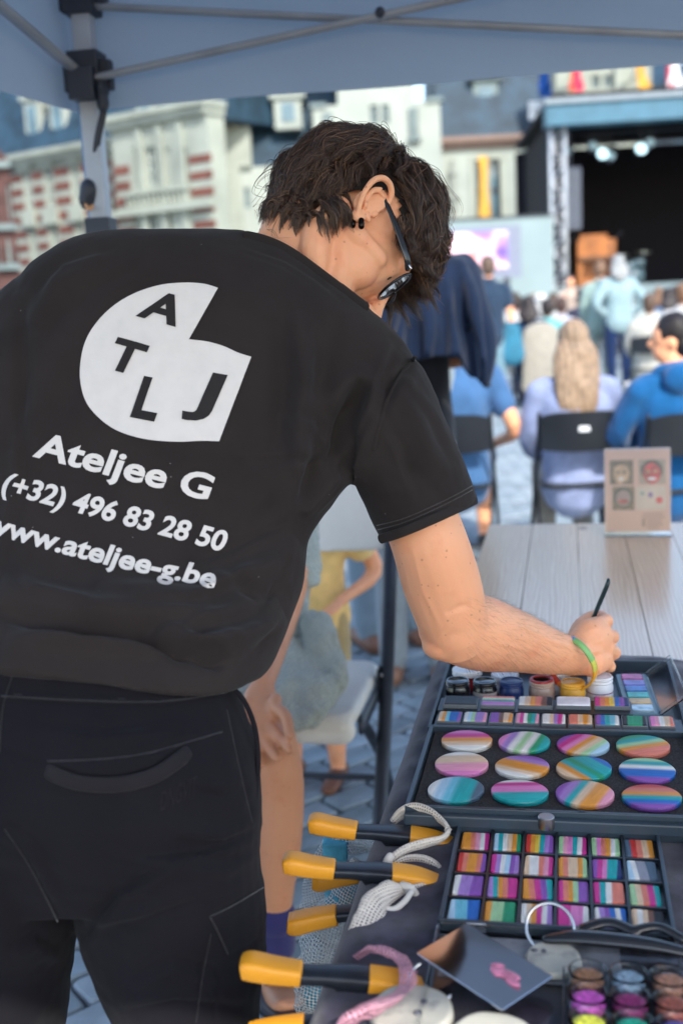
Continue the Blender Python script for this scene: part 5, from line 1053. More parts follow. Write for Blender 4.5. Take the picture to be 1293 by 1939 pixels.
# little open palette with clear lid
sp_ = tE('small_travel_palette', 'small open palette of metallic colours with a clear hinged lid', 'palette', .281, .425, ZB+.009, radians(3)); lb = mat('palette_steelblue', (.14, .24, .30), rough=.35)
part('base', rrect(-.022, .024, -.085, .085, .004, 0, .010), sp_, lb, smooth=False)
for k, c_ in enumerate(('A', 'O', 'T', 'B', 'V', 'M')):
    col = dict(A=(.42, .55, .6), O=(.55, .33, .12), T=(.03, .35, .30), B=(.04, .14, .42), V=(.18, .14, .40), M=(.50, .07, .22))[c_]
    part('pan', rrect(-.015, .017, -.080+k*.0265, -.0565+k*.0265, .002, .0101, .0135), sp_, mat('metal_pan_'+c_, col, rough=.25, metal=.35, var=.25, vs=60), smooth=False)
lidg = frame(0, .050, -.085, .085, .002, 0, .006)+[box(.002, .048, -.083, .083, .0002, .0016)]
part('lid', xf(merge(lidg), (.0245, 0, .006), ry=radians(-38)), sp_, clear, smooth=False); part('hinge', tube([A([.0245, -.07, .008]), A([.0245, .07, .008])], .0022, 8), sp_, lb)
# ---- palette of twenty-four split cakes
p24 = tE('split_cake_palette', 'black palette of twenty-four square rainbow split cakes', 'palette', .1675, -.1125, .7600)
W2, D2 = .113, .1035
part('base', box(-W2, W2, -D2, D2, 0, .004), p24, plast, smooth=False); part('rim', frame(-W2, W2, -D2, D2, .004, .0042, .015), p24, plast2, smooth=False)
PC = [['OOSPWM', 'ATWFOG', 'ROYTUV', 'LPHTWM', 'LHSOWL', 'QRSFO'], ['RSOOSV', 'MUWAVU', 'FWWSPM', 'OSFFOL', 'VMHTTN', 'AWEEQQ'], ['WUUVV', 'UTOSMM', 'OSMVT', 'MSOLVV', 'MTWSS', 'LFSMT'], ['ACCBB', 'OLLGG', 'WFOMWU', 'MMHHW', 'WUVBWB', 'FWFDKK']]
pu, pv = .0360, .0488
gr = [box(-W2+.0042, W2-.0042, -D2+.0042+0, -D2+.006, .0042, .012)]
div = [box(-W2+.005+pu*c+.0005-.0018, -W2+.005+pu*c+.0005+.0010, -D2+.0065, D2-.0045, .0042, .0105) for c in range(1, 6)]
for g_ in div: part('divider', g_, p24, plast, smooth=False)
for c_ in range(1, 4): part('divider', box(-W2+.0045, W2-.0045, -D2+.0055+pv*c_-.0012, -D2+.0055+pv*c_+.0012, .0042, .0100), p24, plast, smooth=False)
for r_i in range(4):
    for c_i in range(6):
        m = stripes('cake_paint', cc(PC[r_i][c_i]), rg.normal()*.04, .0155, soft=.12, bump=.6, wob=.0012)
        g = rrect(-.0155, .0155, -.0192, .0192, .0025, 0, .0045, n=3, top_in=.0012); V_ = g[0].copy(); V_[:, 2] += (V_[:, 2] > .003)*rg.normal(size=len(V_))*.0003
        o = part('paint_cake', (V_, g[1]), p24, m, smooth=False); o.location = (-W2+.0045+.0178+pu*c_i, D2-.005-.0232-pv*r_i, .0044); o.rotation_euler = (0, 0, rg.normal()*.012)
part('hinge', box(-.085, -.066, -.1065, -.1036, .006, .012), p24, chrome, smooth=False); part('hinge', box(.066, .085, -.1065, -.1036, .006, .012), p24, plast, smooth=False)
lid = tE('palette_lid', 'clear lid of the split cake palette lying open towards the viewer', 'lid', .1675, -.320, .7600); part('edge', frame(-.114, .114, -.102, .104, .0035, 0, .014), lid, clear, smooth=False)
part('window', box(-.1104, .1104, -.0984, .1004, .0005, .0025), lid, clear, smooth=False); part('cloudy_label', box(-.106, .06, .03, .098, .0027, .0032), lid, mat('cloudy_film', (.20, .21, .23), rough=.25, var=.3, vs=30), smooth=False)
bm = text2('DIAMAR', .0); Vt = A([(v.co.x, v.co.y, 0) for v in bm.verts])*.0085; Ft = [[v.index for v in f.verts] for f in bm.faces]; bm.free(); part('print', xf((Vt, Ft), (.005, .090, .0150), rz=radians(-14)), lid, mat('print_grey', (.35, .33, .32), rough=.6), smooth=False)
# ---- steel mixing palette with pink smear, thumb rings, sponges, strap
ms = tE('mixing_plate', 'polished steel mixing plate with a pink smear, reflecting the sky', 'plate', .105, -.300, .7835, radians(-38)); stl = mat('polished_steel', (.55, .56, .60), rough=.07, metal=1, var=.05)
part('plate', xf(rrect(-.052, .052, -.034, .034, .002, 0, .0012), (0, 0, 0), ry=radians(4)), ms, stl, smooth=False)
sm = []
for k, (x, y, a, b, r) in enumerate(((.022, .004, .016, .0065, .2), (.034, .000, .010, .004, -.1), (.010, .008, .007, .004, .6), (.014, .000, .008, .003, -.5))): sm.append(xf(ell((0, 0, 0), (a, b, .0012)), (x, y, .0012-.002*x/.05), rz=r))
part('paint_smear', remesh(sm, .0006, 2), ms, mat('smear_pink', (.62, .20, .30), rough=.35, var=.25, vs=90))
def ring(cu, cv, cz, rad, tilt, rz, lab, r=.0016, a0=0, a1=2*pi):
    e = tE('thumb_ring', lab, 'ring', cu, cv, cz, rz); P_ = [A([rad*cos(t), rad*sin(t)*cos(tilt), rad*sin(t)*sin(tilt)]) for t in np.linspace(a0, a1, 40)]
    part('wire', tube(P_[:-1] if a1-a0 > 6.2 else P_, r, 8, closed=a1-a0 > 6.2), e, chrome); return e
ring(.163, -.228, .781, .0225, radians(50), 0, 'bright steel thumb ring standing up behind the mixing plate'); ring(.060, -.318, .775, .022, radians(25), radians(-14), 'open steel ring lying on the sponges at the left', a0=2.4, a1=5.9)
spg = mat('sponge_cream', (.40, .385, .33), col2=(.16, .16, .17), rough=1, vs=34, bump=.8, bs=500); sm2 = mat('sponge_smudge', (.10, .10, .12), rough=1)
def spon(lab, u, v, z, r, hgt, r_z=0):
    e = tE('round_sponge', lab, 'sponge', u, v, z, r_z, 'used round sponges'); g = lathe([(0, 0), (r*.85, 0), (r, hgt*.3), (r*.98, hgt*.75), (r*.90, hgt), (r*.84, hgt*.95), (0, hgt*.9)], 40); V_ = g[0]; V_ = V_+np.stack([vnoise(V_, 30, 1), vnoise(V_, 30, 2), vnoise(V_, 25, 3)], 1)*.0006
    part('foam', (V_, g[1]), e, spg)
    for k in range(2): a, q = rg.uniform(0, 6.28), rg.uniform(.2, .75)*r; part('paint_stain', ell((q*cos(a), q*sin(a), hgt*1.0), (rg.uniform(.002, .005), rg.uniform(.001, .004), .0014), None, 10, 6), e, sm2)
spon('round cream sponge with grey smudges left of the plate', .046, -.352, .7615, .037, .011); spon('round cream sponge at the bottom edge below the plate', .118, -.385, .7615, .038, .012); spon('cream sponge lying under the steel thumb ring', .166, -.262, .7640, .026, .009)
hc_ = tE('black_hair_clip', 'shiny black hair clip lying across the clear lid', 'hair clip', .222, -.243, .776, radians(-3))
part('bar', [tube([A([-.062, 0, 0]), A([-.03, .002, .004]), A([.03, .0, .004]), A([.075, -.004, 0])], [(.005, .004), (.010, .006), (.009, .006), (.005, .004)], 14, up=(0, 0, 1), n=20)], hc_, jk)
part('teeth', [tube([A([x, .004, .003]), A([x+.002, .016, -.002])], .0012, 6) for x in np.arange(-.045, .06, .006)], hc_, jk).__setitem__('kind', 'stuff')
part('bow', remesh([tube([A([-.03, .018, .003]), A([-.005, .026, .008]), A([.02, .02, .003])], (.007, .004), 10, n=8), tube([A([.015, .02, .004]), A([.04, .027, .007]), A([.062, .018, .002])], (.006, .004), 10, n=8)], .0015, 3), hc_, jk)
# glitter pots in a clear box
gb_ = tE('glitter_box', 'clear box holding three rows of round glitter pots', 'box', .232, -.353, .7600, 0); part('box_wall', frame(-.057, .057, -.075, .066, .0018, 0, .020), gb_, clear, smooth=False)
GC = [[('brown', (.25, .11, .05)), ('silver blue', (.20, .27, .32)), ('copper', (.32, .14, .08))], [('hot pink', (.62, .08, .38)), ('plum', (.22, .02, .10)), ('rust red', (.30, .08, .05))], [('yellow', (.72, .55, .06)), ('green', (.01, .20, .14)), ('indigo', (.05, .04, .16))]]
def glit(nm, c):
    m = mat('glitter_'+nm.replace(' ', '_'), c, rough=.35, var=.25, vs=200); n = m.node_tree; L = n.links.new; b = n.nodes['Principled BSDF']; vo = n.nodes.new('ShaderNodeTexVoronoi'); vo.inputs['Scale'].default_value = 1100; tc = n.nodes.new('ShaderNodeTexCoord'); L(tc.outputs['Object'], vo.inputs[0])
    nm_ = n.nodes.new('ShaderNodeVectorMath'); nm_.operation = 'SUBTRACT'; L(vo.outputs['Color'], nm_.inputs[0]); nm_.inputs[1].default_value = (.5, .5, .5); ge = n.nodes.new('ShaderNodeNewGeometry'); a2 = n.nodes.new('ShaderNodeVectorMath'); a2.operation = 'ADD'; L(nm_.outputs[0], a2.inputs[0]); L(ge.outputs['Normal'], a2.inputs[1]); nn = n.nodes.new('ShaderNodeVectorMath'); nn.operation = 'NORMALIZE'; L(a2.outputs[0], nn.inputs[0]); L(nn.outputs[0], b.inputs['Normal'])
    b.inputs['Metallic'].default_value = .5; return m
for r_i in range(3):
    for c_i in range(3):
        nm, c = GC[r_i][c_i]; e = tE('glitter_pot', 'round clear pot of %s glitter in the clear box' % nm, 'pot', .232-.0350+.0350*c_i, -.298-.0335*r_i, .7605, 0, 'round glitter pots')
        part('pot', lathe([(0, 0), (.0150, 0), (.0160, .002), (.0165, .021), (.0172, .0225), (.0172, .0245), (.0155, .0250), (.0140, .0235), (.0138, .019), (.0136, .003), (0, .0028)], 30), e, clear, sharp=50)
        part('glitter', lathe([(0, .003), (.0132, .003), (.0134, .0185), (.008, .0195), (0, .0192)], 24), e, glit(nm, tuple(min(.9, q*1.7) for q in c)))
# loose brush at the right, its tip in frame
lb_ = empty('loose_brush', 'pale blue brush lying on the cloth at the right edge', 'brush'); a_, b_ = T(.3045, .028, .764), T(.322, -.11, .764); part('handle', tube([a_*.75+b_*.25, b_], [.0026, .0018], 10), lb_, mat('brush_paleblue', (.25, .45, .6), rough=.3)); part('ferrule', tube([a_*.9+b_*.1, a_*.75+b_*.25], .0028, 10), lb_, chrome); part('bristles', tube([a_, a_*.9+b_*.1], [.0008, .0026], 10), lb_, mat('bristle_brown', (.2, .07, .04), rough=.8))
# ---- acrylic sign holder at the far end of the table
sg = tE('acrylic_sign_holder', 'acrylic stand holding a pink card with four face painting photographs', 'sign', .3575, 1.665, .7525, radians(0))
card = mat('card_pink', (.62, .36, .30), rough=.6, var=.04, vs=6); SWd, SHh = .083, .214
def sgp(g): return xf(g, (0, 0, 0), rx=radians(-7))
part('holder', [sgp(box(-SWd, SWd, -.0048, -.0030, 0, SHh+.006)), sgp(box(-SWd, SWd, .0030, .0048, 0, SHh+.006)), box(-SWd, SWd, -.025, .045, -.0015, .0008)], sg, clear, smooth=False); part('card', sgp(box(-SWd+.002, SWd-.002, -.0012, .0012, .006, SHh+.003)), sg, card, smooth=False)
part('card_top_edge', sgp(box(-SWd+.002, SWd-.002, -.0022, .0022, SHh+.0035, SHh+.0055)), sg, mat('frosted_edge', (.7, .65, .75), rough=.3), smooth=False)
def ph(x0, x1, z0, z1, m, o=.0016, nm='photo', par=None): return part(nm, sgp(box(x0, x1, -o-.0003, -o, z0, z1)), par or sg, m, smooth=False)
def blob(x, z, a, b, m, o, par, nm='picture_shape'):
    V_ = [(x, -o, z)]+[(x+a*cos(t), -o, z+b*sin(t)) for t in np.linspace(0, 2*pi, 19)[:-1]]; part(nm, sgp((A(V_), [[0, 1+i, 1+(i+1) % 18] for i in range(18)])), par, m, smooth=False)
hb_ = mat('photo_brown', (.16, .09, .06), rough=.5, var=.3, vs=60); pf = mat('photo_face', (.55, .32, .20), rough=.5, var=.25, vs=60); pr_ = mat('photo_redpaint', (.55, .03, .05), rough=.5, var=.3, vs=60); pk = mat('photo_cream', (.40, .28, .22), rough=.5); pd = mat('photo_dark', (.05, .04, .04), rough=.5, var=.3, vs=50); pg = mat('photo_grey', (.42, .38, .38), rough=.5, var=.2, vs=20)
a = ph(-.068, -.010, .128, .190, hb_); blob(-.039, .161, .0275, .0285, hb_, .0022, a); blob(-.040, .154, .0205, .0245, pf, .0024, a); blob(-.040, .142, .006, .003, whi, .0026, a)
for s in (-1, 1): blob(-.040+s*.008, .158, .004, .0025, pd, .0026, a)
a = ph(.004, .070, .128, .190, pk); blob(.036, .163, .028, .0265, pd, .0022, a); blob(.036, .155, .022, .027, pr_, .0024, a); blob(.036, .141, .011, .0035, whi, .0026, a)
for s in (-1, 1): blob(.036+s*.009, .160, .005, .003, pf, .0026, a)
a = ph(-.062, -.008, .062, .122, hb_); blob(-.035, .094, .025, .027, pd, .0022, a); blob(-.035, .092, .018, .021, mat('photo_mauve', (.30, .18, .18), rough=.5), .0024, a); blob(-.035, .084, .013, .005, pr_, .0026, a)
a = ph(-.004, .070, .062, .122, mat('photo_skin', (.60, .45, .38), rough=.5)); blob(.012, .104, .005, .005, mat('photo_green', (.15, .25, .2), rough=.5), .0022, a); blob(.032, .100, .006, .007, mat('photo_violet', (.22, .1, .3), rough=.5), .0022, a); blob(.054, .086, .009, .009, pr_, .0022, a)

for k, (x0, x1) in enumerate(((.012, .062), (.010, .066), (.022, .058), (.022, .062), (.022, .052))): ph(x0, x1, .050-.009*k, .0525-.009*k, mat('print_brown', (.25, .14, .13), rough=.6), nm='print_line')
for k in range(2): blob(.0145, .0335-.010*k, .0034, .0034, pd, .0018, sg, 'print_mark')
# ---- spring clamps at the table edge with mesh bags
orange = mat('clamp_orange', (.80, .33, .02), rough=.42, var=.06, vs=12, bump=.2, bs=300); cbk = mat('clamp_black', (.022, .025, .032), rough=.30, metal=.3, var=.15, vs=40)
def channel(P_, w0, w1, h0, h1):   # folded steel arm: a rounded bar that widens
    return tube(P_, [(w0+(w1-w0)*t, h0+(h1-h0)*t) for t in np.linspace(0, 1, len(P_))], 12, up=(0, 0, 1), n=18)
def half(sgn, e, opening):
    """one lever with its grip and jaw; sgn +1 upper, -1 lower"""
    z = lambda q: sgn*q
    lv = part('lever', [tube4([A([-.070, 0, z(.0295)]), A([-.035, 0, z(.0275)]), A([-.012, 0, z(.0245)]), A([.018, 0, z(.0205)]), A([.034, 0, z(.0165)])], [(.0125, .0062), (.0130, .0066), (.0150, .0085), (.0155, .0085), (.0150, .0078)], 22),
                        bevel(prism3([(-.028, z(.020)), (.022, z(.017)), (.010, z(-.009)), (-.008, z(-.010))], .0085), .0012), ], e, cbk, smooth=True, sharp=35)
    G = [A([-.119, 0, z(.0395)]), A([-.110, 0, z(.0400)]), A([-.088, 0, z(.0350)]), A([-.060, 0, z(.0302)])]
    gp = part('grip', tube4(G, [(.0140, .0090), (.0155, .0108), (.0150, .0102), (.0138, .0092)], 22), e, orange, sharp=45)
    part('grip_rib', [tube4([A([x, -.009, z(.0455 if sgn > 0 else .0455)-0*x]), A([x+.003, .009, z(.0455)])], [(.0009, .0007)]*2, 4) for x in (-.112, -.106, -.100)], gp, orange)
    jw_ = part('jaw_tip', tube4([A([.010, 0, z(.0215)]), A([.038, 0, z(.0165)]), A([.064, 0, z(.0105)]), A([.080, 0, z(.0070)])], [(.0168, .0098), (.0168, .0092), (.0125, .0056), (.0060, .0035)], 16), e, orange, sharp=45)
    return lv
def prism3(P_, w_):
    k = len(P_); V = [(x, -w_, z) for x, z in P_]+[(x, w_, z) for x, z in P_]; return A(V), [list(range(k)), list(range(2*k-1, k-1, -1))]+[[i, i+k, (i+1) % k+k, (i+1) % k][::1] for i in range(k)]
def tube4(P_, R_, n_):   # bar with a soft rectangular section
    P_ = A(P_, float); Q_ = smooth_path(np.hstack([P_, A(R_)]), n_) if n_ > len(P_) else np.hstack([P_, A(R_)]); V, Fc = [], []; seg = 20; k = len(Q_)
    T_ = np.gradient(Q_[:, :3], axis=0); T_ /= np.linalg.norm(T_, axis=1)[:, None]
    rows = [(Q_[0, :3]-T_[0]*.0012, T_[0], Q_[0, 3:]*.86)]+[(Q_[i, :3], T_[i], Q_[i, 3:]) for i in range(k)]+[(Q_[-1, :3]+T_[-1]*.0012, T_[-1], Q_[-1, 3:]*.86)]
    for p, t, q in rows:
        a = A([0, 1., 0]); a -= t*(a@t); a /= np.linalg.norm(a); b = np.cross(t, a)
        for j in range(seg):
            g_ = 2*pi*j/seg; x = np.sign(cos(g_))*abs(cos(g_))**.42; y = np.sign(sin(g_))*abs(sin(g_))**.42; V.append(p+a*x*q[0]+b*y*q[1])
    for i in range(len(rows)-1):
        for j in range(seg): Fc.append([i*seg+j, i*seg+(j+1) % seg, (i+1)*seg+(j+1) % seg, (i+1)*seg+j])
    return A(V), Fc+[list(range(seg))[::-1], [(len(rows)-1)*seg+j for j in range(seg)]]
def clamp(u, v, z, rz, lab, tilt=0):
    e = tE('spring_clamp', lab, 'clamp', u, v, z, rz, 'orange and black spring clamps on the table edge'); e.rotation_euler = (0, tilt, TA+rz); e.scale = (.9, .9, .9)
    half(1, e, 0); half(-1, e, 0)
    part('pivot_pin', tube([A([0, -.0115, 0]), A([0, .0115, 0])], .0032, 12), e, steel); part('pin_head', tube([A([0, -.0135, 0]), A([0, -.0105, 0])], .0050, 12), e, steel)
    part('spring', tube([A([.0045*cos(t), -.006+.012*t/25, .0045*sin(t)+.001]) for t in np.linspace(0, 25, 90)], .0008, 6), e, chrome); return e
clamp(-.008, -.030, .7460, radians(6), 'furthest spring clamp gripping a cream mesh loop beside the paint case', 0)
clamp(-.016, -.118, .7460, radians(9), 'middle spring clamp beside the knotted cream mesh bag')
clamp(-.008, -.308, .7460, radians(9), 'nearest spring clamp gripping the pink mesh bag at the bottom')
def mesh_cloth(name, col, scale=900, hole=.36):
    """knitted net: real gaps between the threads"""
    m = bpy.data.materials.new(name); m.use_nodes = True; n = m.node_tree; L = n.links.new; b = n.nodes['Principled BSDF']; b.inputs['Base Color'].default_value = (*col, 1); b.inputs['Roughness'].default_value = .85
    uv = n.nodes.new('ShaderNodeUVMap'); vo = n.nodes.new('ShaderNodeTexVoronoi'); vo.inputs['Scale'].default_value = scale; vo.inputs['Randomness'].default_value = .12; L(uv.outputs[0], vo.inputs[0])
    mr = n.nodes.new('ShaderNodeMapRange'); L(vo.outputs['Distance'], mr.inputs[0]); mr.inputs[1].default_value = hole; mr.inputs[2].default_value = hole+.08; L(mr.outputs[0], b.inputs['Alpha'])
    bp = n.nodes.new('ShaderNodeBump'); bp.inputs['Distance'].default_value = .0008; L(vo.outputs['Distance'], bp.inputs['Height']); L(bp.outputs[0], b.inputs['Normal']); return m
def add_uv(o, su, sv, seg):
    """u round the section, v along, in metres"""
    me = o.data; uvl = me.uv_layers.new(name='uv'); 
    for l in me.loops:
        i = l.vertex_index; uvl.data[l.index].uv = ((i % seg)/seg*su, (i//seg)*sv)
netc = mesh_cloth('net_cream', (.60, .53, .45), 1, .20); netw = mesh_cloth('net_white', (.62, .64, .64), 1, .36); netp = mesh_cloth('net_pink', (.62, .30, .37), 1, .36)
def net_tube(name, P_, R_, par, m, n_=40, seg=26, cell=.0030, up=None, wob=0):
    g = tube(P_, R_, seg, up=up, n=n_, caps=False); V_ = g[0]
    L_ = np.linalg.norm(np.diff(smooth_path(P_, n_), axis=0), axis=1).mean(); circ = 2*pi*np.mean([np.mean(r) for r in R_])
    if wob: N_ = normals(V_, A([f for f in g[1] if len(f) == 4])); V_ = V_+N_*(vnoise(V_, 22, 6)*wob)[:, None]+N_*(vnoise(V_, 60, 7)*wob*.35)[:, None]
    o = part(name, (V_, g[1][:-2]), par, m); add_uv(o, circ/cell, L_/cell, seg); return o
def B(px_, py_, d_): return at(px_, py_, d_)
# cream bag: loop under the first jaw, its cord, then the second loop, knot and hanging sack
cb = empty('cream_mesh_bag', 'cream mesh laundry bag knotted beside the clamps and hanging off the table', 'bag')
net_tube('loop', [B(744, 1556, 1.32), B(762, 1540, 1.315), B(785, 1532, 1.31), B(812, 1538, 1.30), B(838, 1556, 1.285), B(848, 1573, 1.272), B(836, 1588, 1.262), B(805, 1597, 1.255), B(770, 1607, 1.25), B(738, 1626, 1.243)], [(.005, .003), (.009, .003), (.0115, .0035), (.010, .0035), (.006, .003), (.0045, .003), (.0055, .003), (.0075, .0035), (.0065, .004), (.004, .004)], cb, netc, 56, up=CF*.6+CU*.4)
net_tube('loop', [B(742, 1638, 1.243), B(772, 1626, 1.245), B(806, 1628, 1.24), B(832, 1646, 1.23), B(832, 1664, 1.215), B(812, 1676, 1.20), B(782, 1684, 1.19), B(760, 1690, 1.185)], [(.004, .003), (.006, .003), (.0065, .0035), (.006, .0035), (.0055, .0035), (.0075, .004), (.008, .004), (.006, .005)], cb, netc, 50, up=CF*.6+CU*.4)
net_tube('strap', [B(766, 1684, 1.178), B(735, 1694, 1.165), B(714, 1710, 1.150), B(700, 1740, 1.130), B(688, 1775, 1.12), B(678, 1810, 1.12), B(664, 1850, 1.13)], [(.007, .006), (.014, .008), (.017, .008), (.016, .006), (.018, .005), (.020, .005), (.024, .005)], cb, netc, 50, up=CF, wob=.0015)
cordm = mat('net_cord', (.62, .57, .50), rough=.9, bump=.8, bs=900)
part('knot', tube([B(762, 1676, 1.175), B(778, 1682, 1.17), B(788, 1700, 1.178), B(776, 1712, 1.18), B(764, 1700, 1.18), B(770, 1684, 1.176)], .0042, 10, n=26), cb, cordm)
part('knot', tube([B(733, 1702, 1.158), B(728, 1718, 1.15), B(745, 1722, 1.148), B(765, 1708, 1.152), B(778, 1690, 1.162)], .0033, 10, n=24), cb, cordm)
part('knot', tube([B(738, 1622, 1.235), B(732, 1634, 1.232), B(742, 1640, 1.234)], .0046, 10, n=10), cb, cordm)
# white sack hanging off the edge with sponges inside
wb_ = empty('white_mesh_sack', 'white mesh sack of blue sponges hanging beneath the second clamp', 'bag')
sk = net_tube('sack', [B(690, 1640, 1.34), B(668, 1680, 1.34), B(650, 1730, 1.34), B(632, 1785, 1.34), B(615, 1850, 1.34), B(612, 1905, 1.34), B(615, 1960, 1.34)], [(.012, .012), (.030, .022), (.036, .030), (.042, .035), (.040, .035), (.038, .032), (.02, .02)], wb_, netw, 60, 44, .0034, wob=.004)
bl = mat('sponge_blue', (.10, .42, .58), rough=1, var=.15, vs=40, bump=.8, bs=500); bl2 = mat('cloth_tealblue', (.03, .16, .22), rough=.95)
for (x, y, d_, s_, mm, lb) in ((656, 1700, 1.34, .022, bl, 0), (636, 1600, 1.42, .022, bl, 1), (628, 1880, 1.345, .028, bl, 2)):
    e = empty('blue_sponge', ['blue sponge block inside the white mesh sack between two clamps', 'blue sponge behind the furthest clamp under white netting', 'blue sponge at the bottom of the white mesh sack'][lb], 'sponge', loc=tuple(B(x, y, d_)), rz=.5+lb)
    part('foam', bevel(box(-s_, s_, -s_*.7, s_*.7, -s_*.6, s_*.6), .003), e, mm, smooth=False)
net_tube('sack_upper', [B(650, 1655, 1.40), B(620, 1630, 1.42), B(640, 1598, 1.42), B(690, 1592, 1.40), B(716, 1606, 1.37)], [(.008, .006), (.016, .010), (.018, .012), (.016, .010), (.006, .006)], wb_, netw, 40, 30, .0034, wob=.002)
net_tube('sack_side', [B(590, 1660, 1.40), B(596, 1700, 1.39), B(610, 1735, 1.38), B(640, 1760, 1.36)], [(.010, .008), (.018, .012), (.022, .016), (.02, .015)], wb_, netw, 36, 30, .0034, wob=.003)
# pink bag
pb_ = empty('pink_mesh_bag', 'pink mesh bag pinched in the nearest clamp', 'bag')
net_tube('loop', [B(672, 1812, 1.06), B(700, 1800, 1.055), B(735, 1804, 1.045), B(764, 1824, 1.025), B(772, 1858, .995), B(752, 1886, .970), B(714, 1902, .955), B(676, 1920, .945), B(640, 1952, .94)], [(.007, .003), (.010, .004), (.009, .004), (.007, .004), (.008, .004), (.010, .004), (.015, .005), (.018, .005), (.018, .005)], pb_, netp, 70, 34, .0034, up=CF*.5+CU*.8, wob=.0022)
net_tube('gather', [B(755, 1838, 1.04), B(775, 1842, 1.035), B(784, 1862, 1.03), B(768, 1880, 1.02)], [(.004, .004), (.007, .005), (.008, .005), (.005, .004)], pb_, netp, 24, 20, .0028)
# ================================================================ the folding chairs
wpl = mat('white_blow_plastic', (.66, .64, .60), rough=.55, var=.04, vs=6, bump=.5, bs=420); cht = mat('charcoal_tube', (.030, .036, .050), rough=.35, metal=.35, var=.1, vs=30)
CHZ = radians(168.2)
chair = empty('white_folding_chair', 'white plastic folding chair with charcoal legs under the seated client', 'chair', (-.165, 2.63, 0), CHZ)
def curved_panel(w_, d0, d1, th, curve, lean=0, rad=.04):
    g = rrect(-w_/2, w_/2, d0, d1, rad, -th/2, th/2, n=6, top_in=th*.3); V_ = g[0].copy(); return V_, g[1]
g = rrect(-.215, .215, -.19, .20, .045, 0, .030, n=7, top_in=.010); V_ = g[0].copy(); V_[:, 2] -= (V_[:, 1] > .16)*(V_[:, 1]-.16)*.25
bmx = bmesh.new(); vs_ = [bmx.verts.new(v) for v in V_]
for f in g[1]: bmx.faces.new([vs_[i] for i in f])
bmx.free()
part('seat', remesh([(V_+A([0, 0, .425]), g[1]), tube([A([-.185, .185, .410]), A([.185, .185, .410])], (.022, .036), 14, up=(0, 0, 1))], .004, 4), chair, wpl)
V_, F_ = [], []; nb_ = 14
for i in range(nb_+1):
    a = -1+2*i/nb_; x = .225*a; yb = -.285+.035*(1-a*a)*-1; zt_ = .94-.03*abs(a)**3; zb_ = .715+.012*a*a
    for (y, z) in ((yb-.010, zb_), (yb+.010, zb_), (yb+.004-.03, zt_), (yb-.016-.03, zt_)): V_.append((x, y, z))
for i in range(nb_): 
    for j in range(4): F_.append([i*4+j, i*4+(j+1) % 4, (i+1)*4+(j+1) % 4, (i+1)*4+j])
F_ += [[3, 2, 1, 0], [nb_*4+j for j in range(4)]]
part('backrest', remesh([(A(V_), F_)], .004, 5), chair, wpl)
rv = mat('rivet', (.3, .3, .32), rough=.3, metal=1)
for s in (-1, 1):
    part('front_leg', tube([A([s*.238, -.315, .90]), A([s*.240, -.26, .72]), A([s*.245, -.07, .42]), A([s*.245, .20, .012])], (.013, .018), 14, n=30), chair, cht)
    part('rear_leg', tube([A([s*.213, .10, .40]), A([s*.213, -.12, .22]), A([s*.213, -.30, .012])], (.012, .016), 14, n=20), chair, cht)
    b_ = part('bracket', box(s*.226-.002, s*.226+.002, -.10, -.06, .30, .47, .001), chair, cht, smooth=False)
    for z in (.32, .38, .45): part('rivet', ell((s*.232, -.08, z), (.006, .006, .006), None, 10, 6), chair, rv)
    part('seat_rail', tube([A([s*.222, -.18, .425]), A([s*.222, .0, .408]), A([s*.222, .16, .41])], (.008, .022), 10, n=10), chair, cht)
part('crossbar', tube([A([-.24, .165, .06]), A([.24, .165, .06])], .011, 10), chair, cht); part('crossbar', tube([A([-.21, -.24, .10]), A([.21, -.24, .10])], .009, 10), chair, cht)
part('screw_plate', box(.15, .20, -.300, -.275, .735, .748, .001), chair, rv, smooth=False)
# ---- black folding chairs of the audience
def black_chair(x, y, rz, lab):
    r = empty('black_folding_chair', lab, 'chair', (x, y, 0), rz, 'black folding chairs of the audience'); r.scale = (.9, 1, 1); bkm = mat('chair_black', (.014, .017, .022), rough=.4)
    for s in (-1, 1):
        part('front_leg', tube([A([s*.225, -.27, .80]), A([s*.228, -.20, .60]), A([s*.228, .20, .0])], .011, 8, n=14), r, bkm); part('rear_leg', tube([A([s*.20, .12, .42]), A([s*.20, -.26, .0])], .010, 8), r, bkm)
    V_, F_ = [], []
    for i in range(11):
        a = -1+.2*i; x_ = .222*a; y_ = -.262-.04*(1-a*a)
        for (dy, z) in ((0, .615+.012*a*a), (.012, .615+.012*a*a), (.0-.02, .81-.02*a**4), (-.032, .81-.02*a**4)): V_.append((x_, y_+dy, z))
    for i in range(10):
        for j in range(4): F_.append([i*4+j, i*4+(j+1) % 4, (i+1)*4+(j+1) % 4, (i+1)*4+j])
    F_ += [[3, 2, 1, 0], [40+j for j in range(4)]]
    part('backrest', (A(V_), F_), r, bkm, sharp=40); part('seat', rrect(-.20, .20, -.20, .20, .05, .425, .445, n=4), r, bkm, smooth=False)
    part('crossbar', tube([A([-.225, .17, .05]), A([.225, .17, .05])], .009, 8), r, bkm); part('crossbar', tube([A([-.2, -.20, .07]), A([.2, -.20, .07])], .008, 8), r, bkm)
    part('sticker', box(-.028, .028, -.326, -.3245, .715, .74), r, whi, smooth=False); return r
